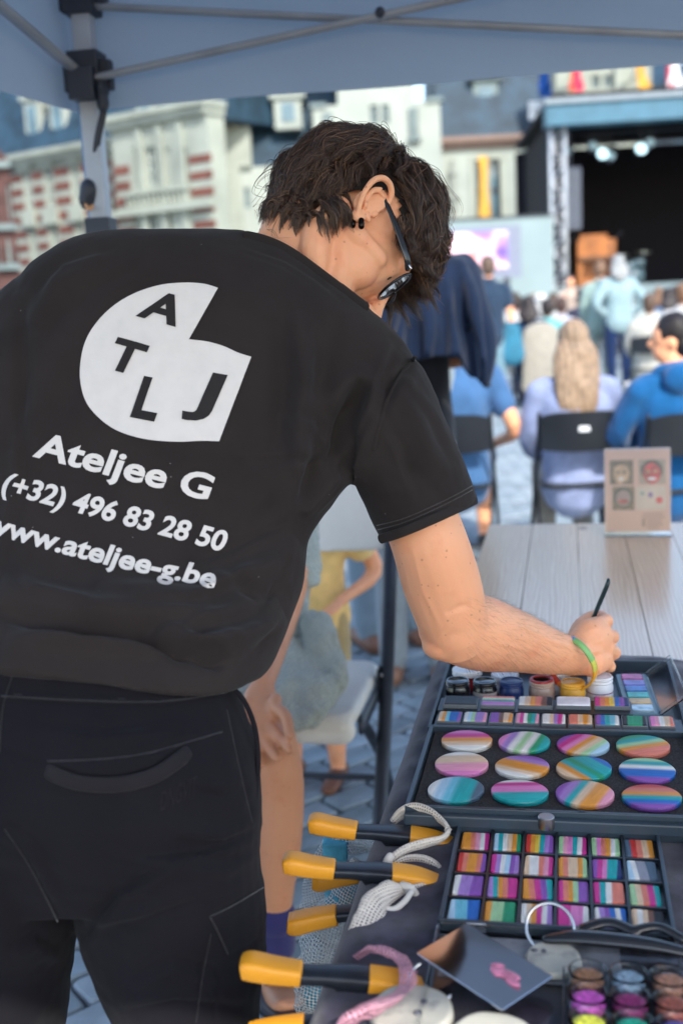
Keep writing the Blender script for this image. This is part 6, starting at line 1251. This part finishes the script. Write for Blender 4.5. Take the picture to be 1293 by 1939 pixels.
# ================================================================ people
def fig(name, lab, x, y, rz, seated=False, H=1.70, top=(.5, .5, .5), bottom=(.1, .1, .15), hair=(.05, .03, .02), hairlen=0, sleeves='long', shorts=False, skin=None, shoes=(.05, .05, .05), vox=.016, lean=0, arms='down', group='people in the audience', headturn=0, hood=False, cap=None, skirt=None, cls='person', bag=None, hands=True, collar=None):
    """standing or seated person facing local +y"""
    k = H/1.70; sk = skin or SKIN; r = empty('person', lab, 'person', (x, y, 0), rz, group); r.scale = (k, k, k)
    P = lambda a, b, c: A([a, b, c], float)
    hz_ = .50 if seated else .93; by = -.05 if seated else 0
    ch = P(0, by+lean*.8, hz_+.40); sh = P(0, by+lean, hz_+.51); nk = P(0, by+lean*1.1+.01, hz_+.57); hd_ = P(0, by+lean*1.2+.025, hz_+.70)
    torso_ = [tube([P(0, by, hz_-.02), P(0, by+lean*.4, hz_+.20), ch, sh], [(.165, .115), (.145, .105), (.175, .115), (.10, .07)], 18, up=(0, 1, 0), n=10), tube([P(-.15, by+lean, hz_+.47), P(.15, by+lean, hz_+.47)], .055, 12)]
    neck_ = [tube([sh, nk, hd_], [.058, .052, .055], 12)]
    ct, st_ = cos(headturn), sin(headturn)
    def h(a, b, c): return hd_+P(a*ct-b*st_, a*st_+b*ct, c)
    hax = A([[ct, st_, 0], [-st_, ct, 0], [0, 0, 1.]])
    head_ = [ell(h(0, 0, .02), (.074, .092, .105), hax), ell(h(0, .035, -.045), (.055, .055, .065), hax), ell(h(0, .098, -.012), (.013, .018, .022), hax)]+[ell(h(s*.074, -.005, -.005), (.010, .018, .030), hax) for s in (-1, 1)]
    legs_, arms_, thigh = [], [], []
    for s in (-1, 1):
        if seated: a, b, c, d, e = P(s*.09, by, .50), P(s*.10, .20, .515), P(s*.11, .38, .50), P(s*.11, .40, .28), P(s*.11, .36, .09)
        else: a, b, c, d, e = P(s*.09, 0, .92), P(s*.10, .01, .68), P(s*.10, .015, .50), P(s*.10, -.01, .28), P(s*.10, -.02, .09)
        legs_.append((a, b, c, d, e, s))
        thigh += [tube([a, b, c], [.088, .078, .055], 12), tube([c, d, e], [.055, .052, .036], 12), tube([e+P(0, -.03, -.03), e+P(0, .06, -.045), e+P(0, .15, -.055)], [(.034, .034), (.038, .028), (.03, .018)], 10)]
        so_ = P(s*.185, by+lean, hz_+.46)
        if arms == 'down' and not seated: el_, wr = P(s*.235, -.03, hz_+.18), P(s*.235, .05, hz_-.06)
        elif arms == 'hips': el_, wr = P(s*.32, -.08, hz_+.20), P(s*.17, .02, hz_+.05)
        elif arms == 'folded': el_, wr = P(s*.245, .06, hz_+.22), P(-s*.06, .20, hz_+.22)
        elif arms == 'up': el_, wr = P(s*.24, .12, hz_+.28), P(s*.12, .24, hz_+.45)
        elif arms == 'out': el_, wr = P(s*.30, -.06, hz_+.20), P(s*.20, .18, hz_+.10)
        else: el_, wr = P(s*.235, .03, hz_+.20), P(s*.13, .24, hz_+.06)
        arms_.append((so_, el_, wr, s))
    body_ = torso_+neck_+head_+thigh
    for so_, el_, wr, s in arms_:
        body_ += [tube([so_, el_, wr], [.046, .038, .026], 12, n=10)]; dv = (wr-el_)/np.linalg.norm(wr-el_); body_ += [tube([wr, wr+dv*.06, wr+dv*.10], [(.026, .016), (.038, .017), (.034, .012)], 10)]
        if hands and vox < .012:
            sdv = np.cross(dv, [0, 0, 1.]); sdv /= np.linalg.norm(sdv)+1e-9
            for q in (-1.5, -.5, .5, 1.5): body_.append(tube([wr+dv*.09+sdv*q*.017, wr+dv*.13+sdv*q*.019, wr+dv*.155+sdv*q*.019-P(0, 0, .015)], [.0095, .009, .008], 8))
            body_.append(tube([wr+dv*.03-sdv*.03*s, wr+dv*.06-sdv*.052*s], [.012, .009], 8))
    part('body', remesh(body_, vox*.8, 3), r, sk)
    top = tuple(c*.58 for c in top) if name != 't' else top; bottom = tuple(c*.55 for c in bottom)
    tm = cloth('cloth_%02d_%02d_%02d' % tuple(int(c*99) for c in top), top); bm_ = cloth('cloth_%02d_%02d_%02d' % tuple(int(c*99) for c in bottom), bottom)
    tw_ = [tube([P(0, by, hz_-.06), P(0, by+lean*.4, hz_+.18), ch, sh+P(0, 0, .01)], [(.195, .15), (.175, .14), (.20, .14), (.10, .085)], 20, up=(0, 1, 0), n=12), tube([P(-.16, by+lean, hz_+.475), P(.16, by+lean, hz_+.475)], .072, 12)]
    for so_, el_, wr, s in arms_:
        if sleeves == 'long': tw_.append(tube([so_, el_, wr+(el_-wr)*.08], [.072, .062, .046], 12, n=12))
        elif sleeves == 'short': tw_.append(tube([so_, so_*.45+el_*.55], [.074, .070], 12))
    if hood: tw_ += [ell(P(0, by+lean-.11, hz_+.52), (.115, .06, .085)), tube([P(-.09, by+lean-.03, hz_+.56), P(0, by+lean-.09, hz_+.58), P(.09, by+lean-.03, hz_+.56)], .035, 10, n=8)]
    if collar: tw_.append(tube([P(-.07, by+lean-.02, hz_+.56), P(0, by+lean-.065, hz_+.57), P(.07, by+lean-.02, hz_+.56)], .025, 10, n=8))
    Xc, Qc = remesh(tw_, vox, 4); Nc = normals(Xc, Qc); Xc = Xc+Nc*(vnoise(Xc*A([1, 1, .6]), 6, int(abs(x)*10) % 50)*.006)[:, None]
    part('top', (Xc, Qc), r, tm)
    bw = []
    for a, b, c, d, e, s in legs_:
        bw.append(tube([a, b, c], [.105, .095, .078], 12, n=6))
        if not shorts: bw.append(tube([c, d, e+P(0, 0, .01)], [.078, .070, .062], 12, n=6))
    if skirt: bw = [tube([P(0, 0, hz_+.02), P(0, 0, hz_-.25), P(0, 0, hz_-.55)], [(.17, .14), (.22, .19), (.27, .24)], 16)]
    bw.append(tube([P(0, by, hz_-.08), P(0, by, hz_+.04)], [(.17, .13), (.165, .125)], 16, up=(0, 1, 0)))
    part('skirt' if skirt else 'shorts' if shorts else 'trousers', remesh(bw, vox, 4), r, bm_)
    sm_ = mat('shoe_%02d_%02d' % (int(shoes[0]*99), int(shoes[2]*99)), shoes, rough=.6)
    for a, b, c, d, e, s in legs_: part('shoe', tube([e+P(0, -.045, -.045), e+P(0, .05, -.047), e+P(0, .17, -.058)], [(.040, .042), (.044, .038), (.036, .026)], 12, up=(0, 0, 1), n=8), r, sm_)
    hm_ = mat('hair_%02d_%02d' % (int(hair[0]*99), int(hair[2]*99)), tuple(c*.62 for c in hair), rough=.55, var=.16, vs=26, bump=.6, bs=60)
    if hair is not None:
        hg = [ell(h(0, -.018, .045), (.086, .096, .098), hax), ell(h(0, -.05, -.01), (.078, .062, .075), hax)]
        if hairlen: hg.append(tube([h(0, -.05, .02), h(0, -.085, -.06), h(0, -.13, -.06-hairlen*.6), h(0, -.15, -.06-hairlen)], [(.092, .06), (.118, .05), (.115, .04), (.055, .018)], 16, up=(0, 1, 0), n=12))
        Xh, Qh = remesh(hg, vox*.55, 2); hl_ = (Xh-hd_)@hax.T; Nh = normals(Xh, Qh); Xh = Xh+Nh*(np.sin(hl_[:, 0]*190+2*np.sin(hl_[:, 2]*20))*.0022+vnoise(Xh, 9, 4)*.004)[:, None]
        ho = part('hair', (Xh, Qh), r, hm_)
    if cap: part('cap', [ell(h(0, -.005, .07), (.092, .104, .075), hax), tube([h(-.05, .09, .06), h(0, .15, .05), h(.05, .09, .06)], (.03, .006), 8, up=(0, 0, 1), n=8)], r, mat('cap_cloth', cap, rough=.9))
    if bag: part('shoulder_bag', remesh([tube([P(.22, -.02, hz_+.02), P(.24, -.02, hz_-.28)], [(.06, .12), (.07, .15)], 12, up=(1, 0, 0))], .015, 2), r, mat('bag_teal', bag, rough=.8)); part('bag_strap', tube([P(-.12, -.06, hz_+.50), P(0, -.14, hz_+.30), P(.2, -.06, hz_+.02)], (.012, .004), 6, n=10), r, mat('strap_dark', (.03, .04, .05), rough=.8))
    return r
def gpos(px_, d_): p = at(px_, 570, d_); return float(p[0]), float(p[1])
def feet(px_, py_): p = onz(px_, py_, 0); return float(p[0]), float(p[1])
# -- girl with long fair hair
gx, gy = feet(1088, 1066); black_chair(gx, gy, radians(-3), 'black folding chair carrying the long haired girl in pale blue')
girl = fig('girl', 'girl with long fair hair in pale blue blouse on a black folding chair', gx, gy, radians(-3), seated=True, H=1.56, top=(.42, .50, .78), bottom=(.50, .47, .42), hair=(.44, .30, .19), hairlen=.36, shoes=(.7, .7, .7), vox=.011)
# -- seated man in blue T-shirt and denim shorts
bx, by_ = feet(868, 1066); black_chair(bx, by_, radians(-12), 'black folding chair carrying the man in denim shorts')
fig('man', 'seated man in blue T-shirt and denim shorts, half hidden by the navy jacket', bx, by_, radians(-12), seated=True, H=1.72, top=(.08, .20, .42), bottom=(.05, .12, .26), hair=(.06, .04, .03), sleeves='short', shorts=True, shoes=(.03, .03, .03), vox=.011, arms='out')
# -- boy in blue hoodie
hx_, hy_ = feet(1262, 1085); black_chair(hx_, hy_, radians(6), 'black folding chair carrying the person in the blue hoodie')
fig('boy', 'dark haired person in a bright blue hoodie, face turned left, at the right edge', hx_, hy_, radians(14), seated=True, H=1.58, top=(.01, .14, .38), bottom=(.06, .10, .18), hair=(.018, .012, .012), shoes=(.6, .6, .6), vox=.011, headturn=radians(62), hood=True, arms='folded')
# -- the two standing women
x_, y_ = gpos(1170, 15.0); fig('w', 'woman with grey hair in light blue jacket and navy trousers standing before the stage', x_, y_, radians(4), H=1.72, top=(.42, .60, .64), bottom=(.012, .04, .14), hair=(.42, .44, .44), hairlen=.12, shoes=(.7, .7, .7), vox=.014, arms='hips', group='people standing in the square', bag=None)
x_, y_ = gpos(1136, 15.4); fig('w', 'person in pale mint clothes standing left of the grey haired woman', x_, y_, radians(-14), H=1.66, top=(.45, .62, .56), bottom=(.42, .55, .50), hair=(.30, .17, .10), shoes=(.6, .6, .6), vox=.014, group='people standing in the square', arms='down')
x_, y_ = gpos(925, 12.5); fig('m', 'man in dark T-shirt and pale jeans with a teal bag walking away', x_, y_, radians(-6), H=1.72, top=(.03, .06, .11), bottom=(.25, .42, .50), hair=(.16, .10, .07), sleeves='short', shoes=(.03, .03, .04), vox=.014, group='people standing in the square', bag=(.02, .14, .22))
x_, y_ = gpos(1080, 21); fig('w', 'woman in cream top and red skirt facing the audience by the stage', x_, y_, radians(170), H=1.55, top=(.75, .60, .50), bottom=(.75, .04, .04), hair=(.10, .05, .04), skirt=True, sleeves='short', vox=.018, group='people standing in the square', arms='up')
# -- seated rows further off
SK3 = mat('skin_far', (.38, .20, .14), rough=.6)
rows = [(1035, 13.4, (.16, .55, .58), (.55, .52, .45), (.03, .02, .02), 'seated person in turquoise shirt behind the fair haired girl, beige coat on the chair'), (1000, 13.2, (.015, .05, .12), (.1, .1, .15), (.03, .02, .02), 'person in navy shirt seated left of the turquoise one'),
        (972, 14.6, (.78, .78, .76), (.2, .2, .3), (.05, .03, .02), 'person in white shirt seated left of the navy shirt'), (1062, 14.8, (.66, .68, .78), (.2, .2, .3), (.10, .06, .04), 'person in pale lilac shirt seated in the middle rows'), (1022, 16.2, (.72, .74, .72), (.3, .3, .3), (.6, .6, .58), 'white haired person seated in the middle rows'),
        (1100, 17.4, (.05, .05, .09), (.1, .1, .1), (.03, .02, .02), 'person in black seated left of the grey haired woman'), (1228, 12.6, (.70, .68, .60), (.25, .28, .18), (.14, .08, .05), 'person in cream top seated just right of the grey haired woman'), (1262, 14.6, (.74, .76, .78), (.2, .2, .3), (.03, .02, .02), 'dark haired person in white seated above the blue hoodie'),
        (1290, 13.2, (.70, .70, .70), (.1, .1, .1), (.25, .12, .06), 'auburn haired person in white at the right edge of the rows'), (1212, 18.5, (.55, .62, .6), (.2, .2, .3), (.05, .04, .03), 'person in grey green seated at the foot of the stage'), (1246, 19.5, (.12, .22, .4), (.2, .2, .3), (.28, .14, .07), 'red haired person in blue near the stage foot'),
        (945, 18.5, (.62, .66, .7), (.2, .2, .3), (.08, .05, .04), 'person in pale grey seated behind the walking man'), (985, 20.0, (.35, .06, .2), (.1, .1, .1), (.04, .03, .02), 'person in magenta seated under the LED screen'), (1045, 20.5, (.7, .72, .7), (.1, .1, .1), (.12, .07, .04), 'person in white seated left of the red skirt'),
        (1118, 20.5, (.62, .45, .45), (.1, .1, .1), (.05, .03, .03), 'person in dusty pink seated right of the red skirt'), (1180, 21.5, (.70, .72, .74), (.1, .1, .1), (.04, .03, .02), 'person in white seated below the orange cabinet'), (1275, 22, (.12, .14, .2), (.1, .1, .1), (.04, .03, .02), 'person in dark clothes by the drum kit end of the stage'),
        (900, 20.5, (.5, .6, .65), (.1, .1, .1), (.07, .05, .04), 'person in pale blue seated at the left end of the rows'), (958, 23.5, (.7, .7, .66), (.1, .1, .1), (.03, .02, .02), 'person in off white in the last row by the screen'), (1010, 24.5, (.2, .3, .5), (.1, .1, .1), (.4, .3, .2), 'fair haired person in blue in the last row'), (1150, 25, (.72, .5, .4), (.1, .1, .1), (.05, .03, .02), 'person in salmon in the last row below the stage')]
for i, (px_, d_, t_, b_, h_, lb_) in enumerate(rows):
    x_, y_ = gpos(px_, d_); rz_ = radians(random.uniform(-15, 12))
    fig('p', lb_, x_, y_, rz_, seated=True, H=1.62+.06*(i % 3), top=t_, bottom=b_, hair=h_, hairlen=.10*(i % 3 == 1), sleeves='short' if i % 2 else 'long', skin=SK3, vox=.024 if d_ > 14 else .018, arms='down', cap=(.75, .75, .72) if i == 4 else None)
    if i < 9: black_chair(x_, y_, rz_, 'black folding chair carrying the '+lb_.replace('seated person', 'person').split(' seated')[0].split(' behind')[0].split(' at the')[0])
x_, y_ = gpos(1020, 13.05); ct_ = empty('beige_coat', 'long beige coat hung over the back of a chair in the square', 'coat', (x_, y_, 0)); part('cloth', remesh([tube([A([-.02, -.16, .88]), A([0, -.22, .60]), A([0, -.24, .25])], [(.22, .05), (.25, .07), (.27, .06)], 16, up=(0, 1, 0), n=10)], .014, 3), ct_, cloth('coat_beige', (.27, .25, .21)))
part('sleeve', tube([A([.2, -.2, .8]), A([.26, -.24, .5]), A([.24, -.25, .3])], .05, 10), ct_, cloth('coat_beige', (.27, .25, .21)))
# ---- the standing person with a navy jacket over the shoulders
nx, ny = feet(792, 1290); nav = fig('p', 'standing person with a navy jacket draped over the shoulders behind the painter', nx, ny, radians(-8), H=1.74, top=(.012, .013, .022), bottom=(.40, .46, .50), hair=(.05, .03, .02), sleeves='none', shoes=(.20, .10, .06), vox=.0105, group='people standing in the square', arms='folded')
nav.scale = (.84, 1.0, 1.02)
navy = cloth('navy_wool', (.005, .012, .032), sheen=.1)
JS = [(770, 486, 3.82, 888, 489, 3.82, .07, .08), (722, 512, 3.80, 908, 508, 3.82, .14, .13), (704, 560, 3.78, 914, 560, 3.80, .17, .14), (692, 620, 3.76, 921, 625, 3.80, .18, .15), (690, 690, 3.76, 929, 690, 3.80, .19, .15), (700, 722, 3.76, 932, 738, 3.80, .19, .14)]
Xc, Qc = remesh([loft(JS, 30, 22, 2.3)]+[tube([at(a, 505, 3.70), at((a+b)/2+6, 590, 3.60), at(b, c, 3.575)], (.022, .035), 10, up=CF, n=8) for a, b, c in ((765, 745, 700), (800, 800, 690), (838, 862, 700), (872, 912, 728))]+[tube([at(876, 505, 3.78), at(890, 580, 3.72), at(901, 665, 3.69), at(906, 722, 3.69)], [.05, .06, .055, .05], 14, n=12)], .009, 6); pxx, pyy, _ = proj(Xc); Nc = normals(Xc, Qc)
Xc = Xc+Nc*((np.sin((pxx-(pyy-480)*.35)/17)+.6*np.sin((pxx+(pyy-480)*.2)/9+1))*.013*np.clip((pyy-500)/120, 0, 1))[:, None]
cut = (pyy > 668+np.maximum(0, (pxx-862))*.95) & (pxx > 800)     # hem rises over the bare arm
Xc = Xc+np.where(cut, 1, 0)[:, None]*(CU*.0)[None, :]
jk_o = part('draped_jacket', (Xc, Qc), None, navy)
keepf = Qc[~((pyy[Qc].mean(1) > 676+np.maximum(0, (pxx[Qc].mean(1)-862))*.95) & (pxx[Qc].mean(1) > 640))] if isinstance(Qc, np.ndarray) else Qc
bpy.data.objects.remove(jk_o); jk_o = part('draped_jacket', (Xc, keepf), None, navy); jk_o.modifiers.new('thick', 'SOLIDIFY').thickness = .008
jk_o.parent = nav; bpy.context.view_layer.update(); jk_o.matrix_parent_inverse = nav.matrix_world.inverted()
# ---- toddler in yellow
ty_x, ty_y = feet(598, 1478)
tod = fig('t', 'toddler in yellow shirt and shorts standing behind the white chair', ty_x, ty_y, radians(165), H=.98, top=(.85, .58, .22), bottom=(.85, .62, .30), hair=(.20, .12, .06), sleeves='short', shorts=True, shoes=(.16, .06, .03), vox=.012, group='people standing in the square', arms='out')
tod.scale = (.66, .62, .56)
# ================================================================ the seated client
cli = empty('person', 'child in crinkled grey green clothes seated on the white folding chair', 'person')
SKc = SKIN2; D = at
leg_ = [tube([D(455, 1395, 2.42), D(500, 1388, 2.20), D(522, 1440, 2.16), D(528, 1500, 2.17), D(526, 1590, 2.18), D(522, 1680, 2.20), D(520, 1760, 2.22), D(520, 1838, 2.235)], [.060, .055, .050, .050, .048, .038, .030, .030], 20, n=30),
        tube([D(520, 1838, 2.25), D(532, 1880, 2.20), D(545, 1900, 2.13)], [(.034, .030), (.036, .024), (.034, .014)], 14, n=8), tube([D(455, 1395, 2.45), D(440, 1340, 2.62)], [.062, .07], 16),
        tube([D(300, 1380, 2.40), D(330, 1400, 2.20), D(335, 1600, 2.2), D(335, 1838, 2.235)], [.06, .052, .046, .03], 16, n=16), tube([D(335, 1845, 2.25), D(340, 1890, 2.15)], [(.034, .03), (.034, .014)], 12)]
for k in range(5): leg_.append(ell(D(530+k*6.5, 1898+k*1.5, 2.115), (.0075, .011, .007), A([CR, CF, CU])))
arm_ = [tube([D(560, 1085, 2.42), D(545, 1150, 2.38), D(520, 1230, 2.30), D(498, 1295, 2.215)], [.034, .030, .026, .023], 16, n=14), tube([D(498, 1295, 2.215), D(492, 1330, 2.185), D(496, 1360, 2.160)], [(.024, .019), (.038, .019), (.043, .017)], 16, up=CF, n=8)]
for pts_ in ([(466, 1368), (472, 1410), (492, 1448)], [(490, 1376), (506, 1412), (524, 1436)], [(512, 1372), (532, 1396), (548, 1420)], [(522, 1340), (541, 1356), (549, 1392)]):
    r0_ = .0122; arm_.append(tube([D(pts_[0][0], pts_[0][1]-16, 2.160), D(*pts_[0], 2.147), D(*pts_[1], 2.120), D(*pts_[2], 2.092)], [r0_*1.1, r0_*1.1, r0_, r0_*.85], 12, n=12))
arm_.append(tube([D(470, 1330, 2.175), D(455, 1362, 2.165), D(448, 1395, 2.160)], [.013, .012, .010], 12))
tor_ = [tube([D(470, 1360, 2.68), D(480, 1200, 2.66), D(490, 1050, 2.62), D(500, 960, 2.60)], [(.13, .10), (.12, .09), (.13, .09), (.07, .06)], 20, up=CF, n=10), tube([D(500, 970, 2.60), D(490, 860, 2.56)], [.04, .04], 12), tube([D(430, 1000, 2.6), D(560, 1000, 2.58), D(575, 1080, 2.47)], [.04, .04, .034], 12),
        tube([D(430, 1000, 2.6), D(400, 1150, 2.5), D(380, 1290, 2.35)], [.036, .03, .022], 12), tube([D(380, 1290, 2.35), D(378, 1340, 2.30)], [(.03, .018), (.034, .014)], 12)]
hc_p = D(480, 800, 2.52); tor_ += [ell(hc_p, (.070, .088, .100)), ell(hc_p+A([-.01, -.04, -.05]), (.05, .05, .06)), ell(hc_p+A([-.01, -.095, -.01]), (.012, .016, .018))]
for s in (-1, 1): tor_.append(ell(hc_p+A([s*.072, 0, -.01]), (.01, .018, .028)))
part('body', remesh(leg_+arm_+tor_, .0040, 4), cli, SKc)
hm2 = mat('hair_brown_child', (.10, .055, .03), rough=.55, var=.3, vs=20, bump=.6, bs=90); part('hair', remesh([ell(hc_p+A([0, .02, .03]), (.082, .088, .09)), ell(hc_p+A([0, .055, -.03]), (.072, .05, .07))], .006, 3), cli, hm2)
for s in (-1, 1): part('eye', ell(hc_p+A([-.01+s*.027, -.080, .012]), (.010,)*3, None, 10, 8), cli, ew)
gz_ = bpy.data.materials.new('crinkled_gauze'); gz_.use_nodes = True; n = gz_.node_tree; L = n.links.new; b = n.nodes['Principled BSDF']; b.inputs['Roughness'].default_value = .95; b.inputs['Sheen Weight'].default_value = .3
tc = n.nodes.new('ShaderNodeTexCoord'); mp = n.nodes.new('ShaderNodeMapping'); mp.inputs['Rotation'].default_value = (.2, .3, .2); L(tc.outputs['Object'], mp.inputs[0]); w1 = n.nodes.new('ShaderNodeTexWave'); w1.inputs['Scale'].default_value = 70; w1.inputs['Distortion'].default_value = 5; w1.inputs['Detail'].default_value = 3; w1.inputs['Detail Scale'].default_value = 2.5; L(mp.outputs[0], w1.inputs[0])
w2_ = n.nodes.new('ShaderNodeTexWave'); w2_.bands_direction = 'Z'; w2_.inputs['Scale'].default_value = 55; w2_.inputs['Distortion'].default_value = 6; w2_.inputs['Detail'].default_value = 3; L(mp.outputs[0], w2_.inputs[0])
mm_ = n.nodes.new('ShaderNodeMath'); mm_.operation = 'MULTIPLY'; L(w1.outputs[1], mm_.inputs[0]); L(w2_.outputs[1], mm_.inputs[1]); cr = n.nodes.new('ShaderNodeValToRGB'); cr.color_ramp.elements[0].color = (.30, .34, .31, 1); cr.color_ramp.elements[1].color = (.54, .58, .52, 1); cr.color_ramp.elements[1].position = .5; L(mm_.outputs[0], cr.inputs[0]); L(cr.outputs[0], b.inputs['Base Color'])
bp = n.nodes.new('ShaderNodeBump'); bp.inputs['Distance'].default_value = .006; bp.inputs['Strength'].default_value = .9; L(mm_.outputs[0], bp.inputs['Height']); L(bp.outputs[0], b.inputs['Normal'])
def crinkle(gs, vox, amp, seed, sc_=10, it=4):
    X, Q = remesh(gs, vox, it); N = normals(X, Q); return X+N*(vnoise(X*A([1, 1, .7]), sc_, seed)*amp+vnoise(X, sc_*2.6, seed+1)*amp*.4)[:, None], Q
part('shirt', crinkle([loft([(400, 930, 2.62, 560, 925, 2.60, .08, .08), (380, 990, 2.62, 598, 985, 2.58, .11, .1), (380, 1080, 2.64, 585, 1080, 2.62, .13, .11), (385, 1200, 2.66, 582, 1195, 2.64, .14, .11), (385, 1290, 2.64, 590, 1280, 2.62, .15, .12)], 28, 20),
                       loft([(500, 965, 2.56, 600, 962, 2.56, .07, .06), (520, 1020, 2.50, 608, 1015, 2.50, .065, .06), (540, 1080, 2.46, 612, 1075, 2.46, .06, .055), (548, 1118, 2.45, 610, 1108, 2.45, .052, .05)], 20, 12)], .006, .005, 31), cli, gz_)
part('shorts', crinkle([loft([(400, 1215, 2.66, 595, 1200, 2.64, .14, .12), (420, 1260, 2.58, 615, 1245, 2.56, .15, .12), (440, 1310, 2.50, 632, 1290, 2.48, .13, .10), (455, 1350, 2.42, 634, 1330, 2.42, .10, .08), (470, 1380, 2.36, 590, 1376, 2.36, .07, .05)], 28, 20, 2.5),
                        tube([D(600, 1180, 2.55), D(612, 1230, 2.52), D(625, 1290, 2.48)], [.035, .045, .04], 12, n=8)], .006, .008, 41, 9), cli, gz_)
pur = cloth('purple_sock', (.030, .026, .10)); 
for dx in (0, -186): part('sock', [tube([D(521+dx, 1735, 2.212), D(521+dx, 1762, 2.222), D(521+dx, 1795, 2.23)], [.0405, .0415, .0405], 20, n=8), tube([D(521+dx, 1735, 2.212), D(521+dx, 1745, 2.216)], [.0435, .0435], 20)], cli, pur)
sdl = mat('sandal_dark', (.035, .025, .035), rough=.6)
part('sandal', [tube([D(516, 1852, 2.27), D(532, 1898, 2.21), D(550, 1918, 2.12)], [(.040, .008), (.042, .009), (.036, .008)], 14, up=(0, 0, 1), n=8), tube([D(500, 1868, 2.22), D(530, 1850, 2.18), D(560, 1872, 2.2)], (.010, .003), 8, n=10)], cli, sdl)
# blurred jeans leg of somebody beyond the chair
jl = fig('p', 'passer-by in light jeans and pale shirt seen between the chair legs and the arm', *feet(742, 1225), radians(20), H=1.70, top=(.40, .50, .55), bottom=(.32, .42, .50), hair=(.08, .05, .04), shoes=(.18, .08, .05), vox=.016, group='people standing in the square')
